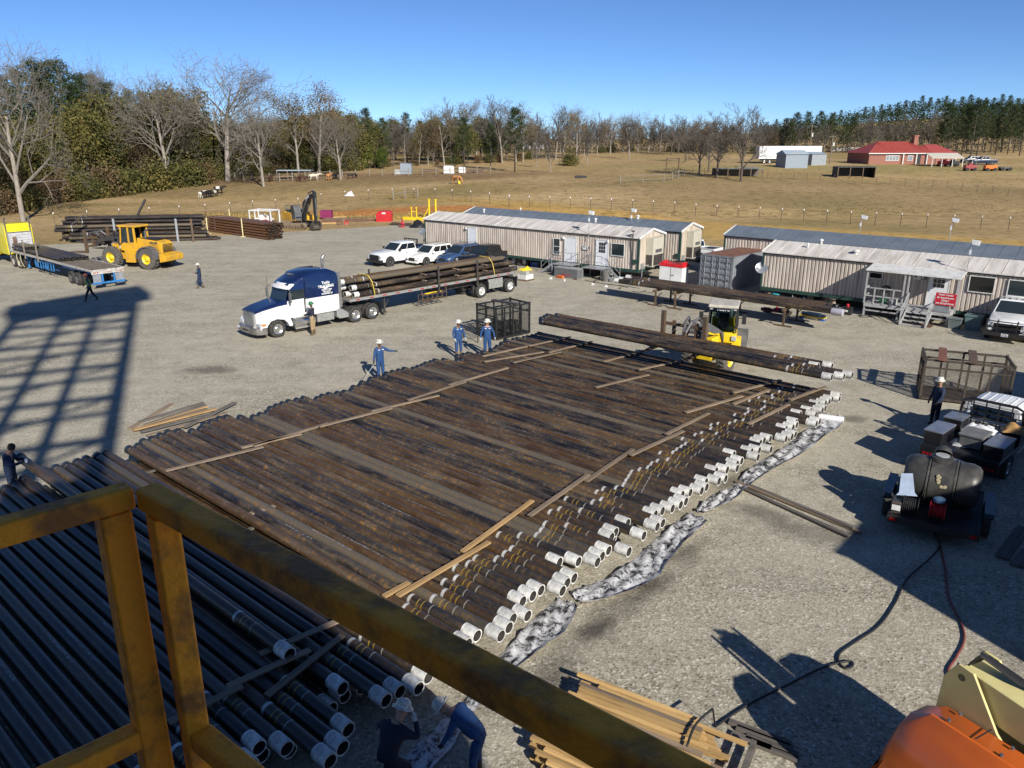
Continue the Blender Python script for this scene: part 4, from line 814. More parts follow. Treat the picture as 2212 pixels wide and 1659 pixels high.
mb.beam((xx,1.12,.95),(xx,1.0,1.45),.05); mb.beam((xx-2.2,1.12,.95),(xx-2.2,1.0,1.45),.05); mb.build('dunnage_rack',OLIVE,TRL)
mb=MB(); mb.path([(xx-.4,.9,.98),(xx-1.0,1.0,1.02),(xx-1.9,.9,.98)],.035,6); mb.path([(xx-.5,1.05,.98),(xx-1.5,.85,1.0)],.03,6); mb.build('rolled_strap',YELB,TRL)
TPIPES=[]
def onT(t,x,y,z): return world_of(t,(x,y,z))
DK=1.55; r0=.145/.92*1.0
rows=[(DK+.17,(-.85,-.30,.35,.92),(0.9,.5,.1,-.15)),(DK+.60,(-.55,.05,.75),(.7,.25,-.1)),(DK+1.03,(-.1,.55),(1.1,.65))]
kk=0
for ri,(z,ys,xo) in enumerate(rows):
    for y,xq in zip(ys,xo):
        kk+=1; nx=fr[0]-.0+xq-.3
        lab=['bottom','middle','top'][ri]; pos=['camera side','second from camera side','third from camera side','far side'][len(ys)-1-ys.index(y)]
        pipe('casing_pipe',onT(TRL,nx,y,z),onT(TRL,nx-14.9,y,z),.155,'casing pipe strapped on the silver flatbed, %s layer, %s'%(lab,pos),group='casing pipes loaded on the silver flatbed trailer',mat=MPIPE)
for z in (DK+.37,DK+.80):
    for i,x in enumerate((fr[0]-2.3,fr[0]-6.5,fr[0]-9.5,fr[0]-12.3)):
        board(onT(TRL,x,-.95,z),onT(TRL,x+.25,1.15,z),.14,.05,MW1,'spacer board in the pipe load on the silver flatbed, %s gap, %s from cab'%('lower' if z<2.1 else 'upper',ordn(i+1)),'spacer boards in the pipe load on the silver flatbed',name='spacer_board')
for i,x in enumerate((fr[0]-1.9,rr_[0]+2.0)):
    mb=MB(); mb.path([(x,1.22,1.45),(x,1.2,DK+.2),(x,1.0,DK+.86),(x+.1,.72,DK+1.24),(x+.1,-.25,DK+1.26),(x,-.8,DK+.9),(x,-1.2,1.45)],.03,4)
    st_=mb.build('ratchet_strap',STRP); st_.location=TRL.location; st_.rotation_euler=(0,0,tr); st_.scale=(s_,)*3; tag(st_,'yellow strap over the pipe load at the %s end of the silver flatbed'%('cab','tail')[i],'strap')
for i,x in enumerate((fr[0]-3.3,fr[0]-7.3,fr[0]-11.)):
    for s in ((1,) if i else (-1,)):
        mb=MB(); mb.bx(x-.06,x+.06,s*1.26-.05,s*1.26+.05,.95,DK+1.25); mb.bx(x-.09,x+.09,s*1.26-.08,s*1.26+.08,1.4,1.6); mb.build('stake_post',DKM,TRL,bevel=.01)
# ------------------------------------------------------------------ people
SKIN=M('skin_tan',(.42,.24,.16),.6,var=.05); SKIND=M('skin_brown',(.14,.075,.05),.6,var=.05)
COV=M('blue_coverall',(.018,.065,.19),.85,var=.18,scale=9,bump=.3,bscale=25); COVD=M('dark_coverall',(.014,.03,.075),.85,var=.2,scale=9,bump=.3,bscale=25)
NVY=M('navy_cloth',(.012,.016,.035),.85,var=.2); KHA=M('khaki_cloth',(.36,.26,.15),.85,var=.1); BOOT=M('work_boot',(.045,.03,.02),.7); BOOTT=M('tan_boot',(.14,.10,.05),.7)
GLW=M('white_glove',(.6,.6,.57),.8); GLB=M('black_glove',(.02,.02,.02),.8); HATW=M('white_hard_hat',(.68,.66,.58),.35,var=.2,scale=14,col2=(.28,.26,.22)); HATG=M('green_hard_hat',(.02,.16,.06),.35); HATO=M('red_brown_hat',(.28,.08,.04),.5)
GRS=M('grey_sleeve',(.10,.10,.10),.9); VST=M('hi_vis_vest',(.35,.62,.04),.7,var=.05); HAIR=M('dark_hair',(.03,.02,.015),.8); TEE=M('grey_shirt',(.30,.31,.33),.85)
def person(loc,rz,label,pose,mats,hat=HATW,sc=1.,hair=False,vest=False,group=None,lean=0,name='person'):
    """mats: torso, sleeve, leg, hand, boot, skin ; pose: dict of joint positions, local, facing +x"""
    p=dict(pelvis=(0,0,.95),spine=(0,0,1.12),chest=(.01,0,1.36),neck=(.01,0,1.50),head0=(.025,0,1.585),head1=(.03,0,1.665),
      lsh=(0,.17,1.42),rsh=(0,-.17,1.42),lel=(.0,.25,1.16),rel=(.0,-.25,1.16),lwr=(.08,.27,.92),rwr=(.08,-.27,.92),
      lhip=(0,.095,.90),rhip=(0,-.095,.90),lkn=(.02,.11,.50),rkn=(.02,-.11,.50),lan=(0,.12,.10),ran=(0,-.12,.10))
    p.update(pose)
    v=[];rad=[];ed=[];part=[]
    def add(pt,r,par,pp):
        v.append(Vector(pt)); rad.append(r); part.append(pp)
        if par is not None: ed.append((par,len(v)-1))
        return len(v)-1
    pe=add(p['pelvis'],(.135,.165),None,'leg'); sp=add(p['spine'],(.115,.15),pe,'torso'); chs=add(p['chest'],(.125,.165),sp,'torso'); nk=add(p['neck'],(.055,.06),chs,'skin')
    h0=add(p['head0'],(.075,.07),nk,'skin'); h1=add(p['head1'],(.09,.078),h0,'skin'); h2=add(Vector(p['head1'])+Vector((-.005,0,.06)),(.07,.065),h1,'skin')
    H0=Vector(p['head0']);H1=Vector(p['head1']); fd=Vector(p.get('face',(1,0,0))).normalized()
    nz=add(H0.lerp(H1,.55)+fd*.088,(.014,.014),h1,'skin'); 
    for sg in (1,-1):
        sd=Vector((-fd.y,fd.x,0)).normalized()*sg; add(H0.lerp(H1,.6)+sd*.083,(.014,.018),h1,'skin')
    for s in 'lr':
        hp=add(p[s+'hip'],(.095,.095),pe,'leg'); kn=add(p[s+'kn'],(.07,.072),hp,'leg'); md=add(Vector(p[s+'kn']).lerp(Vector(p[s+'an']),.45),(.062,.062),kn,'leg'); an=add(p[s+'an'],(.052,.055),md,'boot')
        A=Vector(p[s+'an']); td=Vector(p.get(s+'toe',(1,0,0))); he=add(A+Vector((0,0,-.05)),(.042,.045),an,'boot'); add(A+td*.15+Vector((0,0,-.062)),(.034,.045),he,'boot')
        sh=add(p[s+'sh'],(.075,.075),chs,'sleeve'); el=add(p[s+'el'],(.05,.05),sh,'sleeve'); W=Vector(p[s+'wr']); Ee=Vector(p[s+'el'])
        wr=add(W,(.032,.034),el,'sleeve'); d=(W-Ee).normalized(); sg=1 if s=='l' else -1
        side=d.cross(Vector((0,sg,0))); side=(side if side.length>.2 else d.cross(Vector((0,0,1)))).normalized(); nor=d.cross(side).normalized()
        pm=add(W+d*.055,(.022,.04),wr,'hand'); 
        for k,(o_,l_) in enumerate(((-.032,.066),(-.011,.078),(.011,.074),(.031,.058))):
            b0=add(W+d*.10+side*o_,(.010,.010),pm,'hand'); b1=add(W+d*(.10+l_*.5)+side*o_*1.1+nor*.012,(.009,.009),b0,'hand'); add(W+d*(.10+l_*.85)+side*o_*1.1+nor*.035,(.008,.008),b1,'hand')
        t0=add(W+d*.05-side*.045+nor*.012,(.011,.011),pm,'hand'); add(W+d*.095-side*.062+nor*.03,(.0095,.0095),t0,'hand')
    me=bpy.data.meshes.new('person'); me.from_pydata(v,ed,[]); o=bpy.data.objects.new('tmp',me); C.objects.link(o)
    sm=o.modifiers.new('s','SKIN'); sm.use_smooth_shade=True
    for i,r in enumerate(rad):
        k_=1.14 if r[0]>.03 and part[i] not in('skin','hand') else 1.; me.skin_vertices[0].data[i].radius=(r[0]*k_,r[1]*k_) 
    me.skin_vertices[0].data[0].use_root=True
    o.modifiers.new('u','SUBSURF').levels=1; o.modifiers['u'].render_levels=1
    bpy.context.view_layer.update()
    m2=bpy.data.meshes.new_from_object(o.evaluated_get(bpy.context.evaluated_depsgraph_get())); bpy.data.objects.remove(o)
    keys=['torso','sleeve','leg','hand','boot','skin']; m2.materials.clear()
    for m_ in mats: m2.materials.append(m_)
    segs=[(v[a],v[b],part[b] if part[b]!='torso' else 'torso') for a,b in ed]
    for pl in m2.polygons:
        c=pl.center; best=1e9;bk='torso'
        for a,b,k in segs:
            ab=b-a; t=max(0,min(1,(c-a).dot(ab)/max(ab.length_squared,1e-9))); dd=(c-(a+ab*t)).length
            if dd<best: best=dd;bk=k
        pl.material_index=keys.index(bk); pl.use_smooth=True
    b=bpy.data.objects.new('body',m2); C.objects.link(b)
    t=E(name,loc,rz,label,'person',group); t.scale=(sc,)*3; b.parent=t
    sd=Vector((-fd.y,fd.x,0)).normalized(); fc=MB()
    for sg in (-1,1):
        e=MB(); e.lathe([(.001,-.006),(.011,0),(.001,.006)],H0.lerp(H1,.75)+fd*.083+sd*.03*sg,fd,8); e.build('eye',M('eye_dark',(.02,.015,.01),.3),t)
    e=MB(); q=H0.lerp(H1,.12)+fd*.073; e.beam(q-sd*.025,q+sd*.025,.008,.007); e.build('mouth',M('lips',(.22,.08,.06),.6),t)
    up=(H1-H0).normalized()
    if hat:
        hb=MB(); o_=H1+up*.035; hb.lathe([(.175,0.0),(.172,.012),(.125,.022),(.122,.06),(.105,.105),(.065,.135),(.001,.145)],o_,up,20); hb.lathe([(.175,0),(.118,-.004)],o_,up,20)
        a_=up.cross(fd); 
        hb.tube(o_+fd*.1+up*.075-Vector(),o_-fd*.1+up*.12,.014,n=6); ht=hb.build('hard_hat',hat,t,smooth=True)
    if hair:
        hb=MB(); hb.lathe([(.088,-.06),(.098,0),(.095,.05),(.07,.09),(.001,.105)],H1-fd*.015,up,16); hb.build('hair',HAIR,t,smooth='all')
    if vest:
        hb=MB(); c_=Vector(p['chest']); s2=Vector(p['spine'])
        ring=lambda q,a,b_: [q+Vector((math.cos(t_)*a,math.sin(t_)*b_,0)) for t_ in [2*PI*i/14 for i in range(14)]]
        hb.loft([ring(s2-Vector((0,0,.12)),.15,.195),ring(s2,.145,.18),ring(c_-Vector((0,0,.02)),.155,.20),ring(c_+Vector((0,0,.08)),.12,.17),ring(c_+Vector((0,0,.11)),.07,.10)],caps=False); vv=hb.build('safety_vest',VST,t,smooth='all')
        hb=MB(); hb.loft([ring(s2+Vector((0,0,-.02)),.154,.19),ring(s2+Vector((0,0,.03)),.154,.19)],caps=False); hb.build('reflective_stripe',M('grey_tape',(.5,.5,.5),.4),vv)
    return t
def tags_chest(t,mat=None):
    pass
blue=(COV,COV,COV,GLW,BOOT,SKIN)
WORLDP=[]
def nametape(t,x=.13,z=1.38):
    for s in (-1,1):
        m=MB(); m.bx(x,x+.012,s*.09-.045,s*.09+.045,z,z+.035); m.build('name_tape',WCL,t)
person(P(198,650),R(200),'person in green safety vest and reddish hat striding in the shade behind the blue flatbed',
  dict(lkn=(.20,.10,.50),lan=(.33,.10,.10),rkn=(-.10,-.10,.48),ran=(-.36,-.11,.16),rtoe=(.9,0,-.3),lel=(-.1,.27,1.18),lwr=(.08,.26,.98),rel=(.12,-.26,1.18),rwr=(.3,-.2,1.05),chest=(.06,0,1.36),neck=(.08,0,1.5),head0=(.11,0,1.585),head1=(.12,0,1.665),lsh=(.05,.17,1.42),rsh=(.05,-.17,1.42)),
  (VST,GRS,NVY,GLB,BOOT,SKIND),hat=HATO,vest=True)
person(P(434,623),R(185),'person in dark blue coverall and white hat walking alone in the open yard',dict(lkn=(.12,.09,.50),lan=(.17,.09,.10),rkn=(-.02,-.09,.49),ran=(-.2,-.1,.13),lel=(.02,.25,1.18),lwr=(.24,.2,1.12),rel=(-.02,-.25,1.16),rwr=(.15,-.22,1.08)),(COVD,COVD,COVD,SKIN,BOOTT,SKIND))
person(P(678,724),R(165),'person in green hat, navy jacket and khaki trousers standing beside the navy semi',dict(pelvis=(0,0,.95),spine=(.03,0,1.12),lel=(.15,.22,1.2),lwr=(.38,.12,1.12),rel=(.12,-.24,1.16),rwr=(.34,-.1,1.08),face=(1,.2,-.1)),(NVY,NVY,KHA,GLB,BOOTT,SKIND),hat=HATG,sc=1.02)
p4=person(P(823,822),R(-50),'person in blue coverall holding a long rod out over the pipe ends',dict(rel=(.06,-.28,1.18),rwr=(.12,-.36,.98),lel=(.10,.40,1.28),lwr=(.14,.64,1.24),face=(.6,.7,-.1)),(COV,COV,COV,GLB,BOOT,SKIND),sc=1.04)
nametape(p4)
mb=MB(); mb.tube((.15,.68,1.25),(.22,1.42,1.23),.009,n=6); o=mb.build('marker_rod',ALUM,loc=p4.location,rz=R(-50)); tag(o,'thin rod held out in the hand of the person at the pipe ends','rod')
mb=MB(); mb.tube((.18,-.38,.9),(.35,-1.1,.3),.012,n=6); o=mb.build('measuring_stick',ALUM,loc=p4.location,rz=R(-50)); tag(o,'pale stick held downward by the person at the pipe ends','stick')
p5=person(P(991,772),R(-62),'person in blue coverall and green collar, left one of the pair by the mesh cage',dict(lel=(.02,.27,1.16),lwr=(.12,.3,.95),rel=(-.02,-.26,1.16),rwr=(.12,-.24,.95),face=(.8,-.3,-.1)),(COV,COV,COV,GLW,BOOTT,SKIND),sc=1.05); nametape(p5)
p6=person(P(1053,771),R(-80),'person in blue coverall with red cuffs, right one of the pair by the mesh cage',dict(lel=(.0,.29,1.18),lwr=(.06,.34,.94),rel=(-.0,-.29,1.18),rwr=(.06,-.32,.94),face=(.8,.4,-.1)),(COV,COV,COV,GLW,BOOT,SKIN),sc=1.06); nametape(p6)
person(P(2033,822,1.75)-Vector((0,0,1.75)),R(196),'person in blue shirt and white hat between the rusty cage and the service truck',dict(lel=(.08,.26,1.18),lwr=(.2,.22,.98),face=(1,-.3,-.15)),(COVD,COVD,NVY,GLB,BOOT,SKIN),sc=1.03)
person(P(833,1570,1.42)-Vector((0,0,1.42)),R(60),'person crouching in white scuffed hard hat at the shaded white pipe collars, seen from behind',dict(pelvis=(0,0,.78),spine=(.08,0,.94),chest=(.2,0,1.12),neck=(.29,0,1.22),head0=(.36,0,1.28),head1=(.40,0,1.35),lsh=(.2,.19,1.16),rsh=(.2,-.19,1.16),lel=(.30,.40,.98),lwr=(.46,.42,.88),rel=(.32,-.36,1.05),rwr=(.42,-.24,1.22),lhip=(0,.1,.74),rhip=(0,-.1,.74),lkn=(.28,.18,.45),rkn=(.28,-.18,.45),lan=(-.02,.16,.10),ran=(-.02,-.16,.1),face=(.8,0,-.5)),(NVY,NVY,NVY,GLW,BOOT,SKIN),sc=1.06)
person(P(1030,1685),R(165),'person in blue coverall bending over the white liner, half hidden behind the yellow railing',dict(pelvis=(-.05,0,.93),spine=(.08,0,1.06),chest=(.28,0,1.2),neck=(.42,0,1.25),head0=(.49,0,1.27),head1=(.55,0,1.31),lsh=(.28,.17,1.25),rsh=(.28,-.17,1.25),lel=(.38,.22,1.0),lwr=(.50,.2,.78),rel=(.36,-.22,.98),rwr=(.46,-.2,.74),face=(.8,0,-.6),lhip=(-.05,.1,.88),rhip=(-.05,-.1,.88)),(COV,COV,COV,GLB,BOOT,SKIN),sc=1.04)
person(P(12,972,1.66)-Vector((0,0,1.66)),R(10),'dark haired person in navy jacket at the far left holding a white cup',dict(lel=(.14,.24,1.18),lwr=(.36,.12,1.22),rel=(.16,-.24,1.18),rwr=(.38,-.08,1.2),chest=(.05,0,1.36),neck=(.08,0,1.49),head0=(.14,0,1.56),head1=(.17,0,1.63),face=(.8,0,-.5)),(COVD,COVD,COVD,GLB,BOOT,SKIN),hat=None,hair=True,sc=1.06)
mb=MB(); mb.lathe([(.035,0),(.045,.11),(.001,.11)],(0,0,0),(0,0,1),12); q=P(12,972,1.66); o=mb.build('cup',WCL,loc=(q.x+.50,q.y+.05,1.25),smooth='all'); tag(o,'white cup in the hands of the dark haired person at the far left','cup')
# ------------------------------------------------------------------ mobile office homes
SIDE=M('tin_siding',(.56,.49,.42),.55,var=.1,scale=1.1,col2=(.30,.24,.20),amt=.75,stretch=(2.6,2.6,.35))
SIDE2=M('end_siding',(.52,.45,.37),.6,var=.1,scale=1.1,col2=(.36,.29,.22),stretch=(2,2,.35))
ROOFW=M('white_metal_roof',(.64,.60,.55),.5,.0,var=.1,scale=.8,col2=(.42,.38,.33),amt=.6,stretch=(3,.5,1))
ROOFG=M('grey_metal_roof',(.21,.245,.28),.4,.3,var=.1,scale=1)
TRIM=M('dark_green_trim',(.02,.055,.045),.5); WTR=M('white_trim',(.68,.67,.64),.5)
DOORW=M('white_door',(.72,.73,.75),.4,var=.04); ACM=M('ac_beige',(.50,.47,.38),.5,var=.06); TRTD=M('weathered_lumber',(.40,.40,.40),.8,var=.2,scale=5,col2=(.22,.22,.22),stretch=(.5,4,4))
class Home:
    def __init__(s,label,A,dirdeg,L,D,roof,zb=.9,ze=3.28,rise=.52,nm='mobile_office',ribs=.23,group='mobile offices in the yard'):
        """A: world point under eave corner, local x runs along the facing wall (dirdeg), local +y goes back"""
        s.A=Vector((A[0],A[1],0)); s.t=E(nm,s.A,R(dirdeg),label,'mobile office',group); s.L=L; s.D=D; s.ze=ze; s.zb=zb; t=s.t
        mb=MB(); n=int(L/ribs/1)
        def ribwall(y,sg):
            pts=[]
            for i in range(n):
                x=L*i/n; d=L/n
                pts+=[(x,0),(x+d*.52,0),(x+d*.62,.045*sg),(x+d*.90,.045*sg)]
            pts.append((L,0)); v=[(a,y+b,zb) for a,b in pts]+[(a,y+b,ze) for a,b in pts]; k=len(pts)
            return v,[(i,i+1,k+i+1,k+i) for i in range(k-1)]
        v,f=ribwall(0,1); mb.add(v,f); mb.build('front_wall',SIDE,t,fix=False)
        mb=MB(); mb.add([(0,D,zb),(L,D,zb),(L,D,ze),(0,D,ze)],[(0,1,2,3)]); mb.build('back_wall',SIDE,t)
        for x in (0,L):
            mb=MB(); mb.prism([(0,zb),(D,zb),(D,ze),(D/2,ze+rise-.03),(0,ze)],x-.02,x+.02,ax='x'); mb.build('end_wall',SIDE2,t)
            mb=MB()
            for y in (0,D): mb.bx(x-.06,x+.06,y-.06,y+.06,zb,ze-.02)
            mb.build('corner_trim',TRIM,t)
            o=.10 if x else -.10
            mb=MB(); mb.beam((x+o,-.14,ze-.01),(x+o,D/2,ze+rise+.0),.06,.16); mb.beam((x+o,D+.14,ze-.01),(x+o,D/2,ze+rise),.06,.16); mb.build('gable_trim',WTR,t)
        mb=MB(); x0,x1=-.12,L+.12
        for (ya,za,yb,zb_) in ((-.16,ze-.0,D/2,ze+rise+.05),(D+.16,ze-.0,D/2,ze+rise+.05)):
            mb.add([(x0,ya,za),(x1,ya,za),(x1,yb,zb_),(x0,yb,zb_),(x0,ya,za-.05),(x1,ya,za-.05),(x1,yb,zb_-.05),(x0,yb,zb_-.05)],[(0,1,2,3),(4,7,6,5),(0,4,5,1),(1,5,6,2),(2,6,7,3),(3,7,4,0)])
        k=int(L/.9)
        for i in range(1,k):
            x=L*i/k; mb.beam((x,-.15,ze+.015),(x,D/2,ze+rise+.065),.03,.02); 
        mb.build('roof',roof,t)
        mb=MB(); mb.bx(0,L,-.1,-.04,ze-.12,ze-.01); mb.build('eave_trim',PLK,t)
        mb=MB(); mb.bx(0,L,-.03,.05,zb-.22,zb); mb.bx(0,L,D-.05,D+.03,zb-.22,zb); mb.bx(-.03,.05,0,D,zb-.22,zb); mb.bx(L-.05,L+.03,0,D,zb-.22,zb); mb.bx(0,L,.05,D-.05,zb-.1,zb-.05); mb.build('skirt_beam',TRIM,t)
        for q in range(3):
            mb=MB(); x=L*(.15+.33*q)
            for y in (.5,D-.5): mb.bx(x-.2,x+.2,y-.2,y+.2,0,zb-.22)
            mb.build('pier',DKM,t)
        for x in (L*.4,L*.45,L*.5):
            for y in (.5,D-.5): wheel(t,x,y,.38,.2,ALUM,1,key='disc')
    def wp(s,x,y,off=0):
        """pixel -> (local x, z) on the facing wall plane"""
        d=Vector(ray(x,y)); a=s.t.rotation_euler[2]; n=Vector((-math.sin(a),math.cos(a),0)); o=Vector((0,0,CH)); A=s.A+n*off
        t=(A-o).dot(n)/d.dot(n); p=o+d*t; q=p-s.A; return (q.x*math.cos(a)+q.y*math.sin(a), p.z)
    def door(s,a,b,lites=0,label=None):
        (x0,z1),(x1,z0)=s.wp(*a),s.wp(*b); z0=max(z0,s.zb-.02); z0=s.zb+.02; z1=max(z1,z0+1.9)
        if x0>x1: x0,x1=x1,x0
        mb=MB(); mb.bx(x0,x1,-.055,-.01,z0,z1); d=mb.build('door',DOORW,s.t,bevel=.008)
        mb=MB(); mb.bx(x0-.06,x1+.06,-.085,-.02,z1,z1+.07); mb.bx(x0-.06,x0,-.07,-.01,z0,z1); mb.bx(x1,x1+.06,-.07,-.01,z0,z1); mb.build('frame',WTR,d)
        mb=MB(); mb.tube((x0+.1,-.09,z0+.95),(x0+.1,-.05,z0+.95),.03,n=8); mb.build('handle',CHR,d)
        if lites:
            mb=MB(); w=(x1-x0)
            for i in range(3):
                for j in range(3): 
                    xa=x0+w*.22+i*w*.19; za=z0+1.0+j*.27; mb.bx(xa,xa+w*.155,-.066,-.054,za,za+.235)
            mb.build('lites',GLD,d)
        return d,x0,x1,z0,z1
    def window(s,a,b,sash=True,mat=None):
        (x0,z1),(x1,z0)=s.wp(*a),s.wp(*b)
        if x0>x1: x0,x1=x1,x0
        mb=MB(); e=.05
        mb.bx(x0,x1,-.08,-.02,z0,z0+e); mb.bx(x0,x1,-.08,-.02,z1-e,z1); mb.bx(x0,x0+e,-.08,-.02,z0+e,z1-e); mb.bx(x1-e,x1,-.08,-.02,z0+e,z1-e)
        if sash: mb.bx(x0+e,x1-e,-.08,-.03,(z0+z1)/2-.02,(z0+z1)/2+.02)
        w=mb.build('window',WTR,s.t); mb=MB(); mb.bx(x0+e,x1-e,-.055,-.035,z0+e,z1-e); mb.build('pane',mat or GLS,w); return w
def zo2(x,y): return (713+.3472*x,137+.3472*y)
def zo3(x,y): return (1453.8+.3471*x,164.6+.3471*y)
def zm(x,y): return (1152.1+.17361*x,493.7+.17361*y)
def zr(x,y): return (1508.7+.17361*x,493.7+.17361*y)
A0=P(918,473,3.28); A1=P(*zm(1320,118),3.28); dg=math.degrees(math.atan2(A1.y-A0.y,A1.x-A0.x)); LH=(A1-A0).length
H1=Home('long tan mobile office with white roof behind the four parked cars',(A0.x,A0.y),dg,LH,3.8,ROOFW)
H1.door(zo2(862,1020),zo2(912,1165)); H1.door(zo2(1465,1080),zo2(1530,1250)); H1.door(zo2(1662,1097),zo2(1727,1290),1)
H1.window(zo2(1390,1085),zo2(1433,1190)); H1.window(zo2(1752,1115),zo2(1833,1203),False)
def wall_lamp(h,px):
    x,z=h.wp(*px); mb=MB(); mb.bx(x-.07,x+.07,-.2,-.04,z-.1,z+.12); mb.build('wall_lamp',WTR,h.t,bevel=.03)
wall_lamp(H1,zo2(852,1025)); wall_lamp(H1,zo2(1457,1085)); wall_lamp(H1,zo2(1735,1107))
def ac_unit(h,x,y,z0=.95,z1=3.2,w=1.1,d=.55):
    mb=MB(); mb.bx(x,x+d,y,y+w,z0+.1,z1); a=mb.build('air_conditioner',ACM,h.t,bevel=.02)
    mb=MB(); mb.bx(x+d,x+d+.02,y+.1,y+w-.1,z0+.2,z0+1.0); mb.bx(x+.06,x+d-.06,y-.02,y,z0+.2,z0+1.0); mb.build('grille',DKM,a)
    mb=MB(); mb.bx(x+d,x+d+.02,y+.35,y+w-.3,z0+1.15,z0+1.4); mb.build('louvre',GRYM,a)
    mb=MB(); mb.beam((x,y+.1,z0-.3),(x+d,y+.1,z0),.05); mb.beam((x,y+w-.1,z0-.3),(x+d,y+w-.1,z0),.05); mb.bx(x,x+d+.1,y-.05,y+w+.05,z0+.03,z0+.09); mb.build('bracket',DKM,a)
ac_unit(H1,LH+.04,1.0,w=1.6,d=.62)
mb=MB(); mb.bx(LH+.03,LH+.15,.3,.65,.95,1.35); mb.tube((LH+.1,.45,.3),(LH+.1,.45,1.0),.03,n=8); mb.tube((LH+.1,.6,1.15),(LH+.35,1.0,1.2),.02,n=6); mb.build('meter_box',SILV,H1.t)
mb=MB(); x,z=H1.wp(*zm(1245,190)); mb.path([(x,-.06,.95),(x,-.08,2.2),(x+.02,-.15,3.0),(x,-.1,3.75)],.035,8); mb.bx(x-.12,x+.12,-.2,-.02,3.72,3.8); mb.path([(x-.35,-.1,3.42),(x-.1,-.12,3.5),(x,-.1,3.4)],.06,8); mb.build('vent_pipe',DKM,H1.t)
x,z=H1.wp(*zm(1268,410)); mb=MB(); mb.bx(x-.2,x+.15,-.14,-.03,z-.14,z+.14); mb.build('junction_box',TRIM,H1.t)
def sign(h,a,b,txt,name,mat,tm,size,label=None,lp=.0):
    (x0,z1),(x1,z0)=h.wp(*a),h.wp(*b); mb=MB(); mb.bx(x0,x1,-.09,-.06,z0,z1); s_=mb.build(name,mat,h.t); text(txt,'lettering',tm,s_,size,((x0+x1)/2+lp,-.094,(z0+z1)/2),(PI/2,0,0),bold=.008)
    return s_,x0,x1,z0,z1
INK=M('ink_dark',(.03,.05,.07),.6)
def badge(h,s_,x0,x1,z0,z1):
    w=x1-x0; mb=MB(); mb.add([(x0+w*.04,-.094,z1-.1),(x0+w*.36,-.094,z1-.1),(x0+w*.36,-.094,z0+.1),(x0+w*.26,-.094,z0+.12),(x0+w*.22,-.094,z0+.3)],[(0,1,2,3,4)]); mb.build('logo',INK,s_,fix=False)
q=sign(H1,zo2(1575,1133),zo2(1611,1160),'LX','wall_sign',WTR,INK,.3,lp=.25); badge(H1,*q)
def vent(h,px,r=.09,tall=.3):
    # roof vents: project on the roof slope
    d=Vector(ray(*px)); a=h.t.rotation_euler[2]; n=Vector((-math.sin(a),math.cos(a),0)); sl=.57/(h.D/2)
    o=Vector((0,0,CH)); best=None
    for k in range(2000):
        t=20+k*.05; p=o+d*t; q=p-h.A; ly=q.dot(n)
        if ly>-.1 and p.z<=h.ze+ly*sl: best=(q.x*math.cos(a)+q.y*math.sin(a),ly,p.z); break
    if best:
        x,y,z=best; mb=MB(); mb.tube((x,y,z-.05),(x,y,z+tall),r,n=10); mb.lathe([(r*1.9,0),(r*1.9,.06),(.001,.14)],(x,y,z+tall-.02),(0,0,1),12); mb.build('roof_vent',WTR,h.t,smooth=True)
vent(H1,zo2(1652,985),.07,.2); vent(H1,zo2(958,925),.06,.2)
# second home
B1=P(1471.5,499.8,3.28); dr=Vector((math.cos(R(dg)),math.sin(R(dg)),0)); L2=23.5; B0=B1-dr*L2
H2=Home('tan mobile office with grey roof directly behind the white roofed one',(B0.x,B0.y),dg,L2,3.6,ROOFG)
ac_unit(H2,L2+.04,1.0,w=1.4,d=.6); x,z=H2.wp(*zm(1770,325)); mb=MB(); mb.bx(L2-.35,L2-.02,-.14,-.03,1.2,1.5); mb.build('junction_box',TRIM,H2.t)
mb=MB(); mb.bx(L2+.03,L2+.15,.3,.65,.95,1.35); mb.build('meter_box',SILV,H2.t)
vent(H2,zo2(1185,912),.06,.12); vent(H2,zo2(1915,965),.1,.2)
# third (front right) and fourth (back right)
C0=P(*zr(820,285),3.12); H3=Home('tan mobile office with weathered white roof and covered porch on the right',(C0.x,C0.y),-40.4,22,3.9,ROOFW,zb=.78,ze=3.12)
D0=P(1566.9,509.3,3.2); H4=Home('tan mobile office with seamed grey roof behind the porch office on the right',(D0.x,D0.y),-40.4,30,3.8,ROOFG)
H3.window(zo3(1850,1237),zo3(1995,1357),False,GLD); H3.window(zo3(2093,1262),zo3(2260,1385),False)
H3.door(zo3(1610,1200),zo3(1700,1400),0)
(x0,z1),(x1,z0)=H3.wp(*zo3(1628,1232)),H3.wp(*zo3(1690,1320)); mb=MB()
w_=(x1-x0)/3
for i in range(3):
    for j in range(3): mb.bx(x0+i*w_+.02,x0+(i+1)*w_-.02,-.075,-.058,z0+j*(z1-z0)/3+.02,z0+(j+1)*(z1-z0)/3-.02)
mb.build('door_lites',GLD,H3.t)
H3.window(zo3(1230,1180),zo3(1305,1265),True,GLD)
q=sign(H3,zo3(1500,1235),zo3(1562,1270),'LX','wall_sign',WTR,INK,.3,lp=.3); badge(H3,*q)
for p_,r_,h_ in ((zo3(838,1070),.05,.25),(zo3(922,1045),.07,.25),(zo3(1138,1108),.12,.2)): vent(H3,p_,r_,h_)
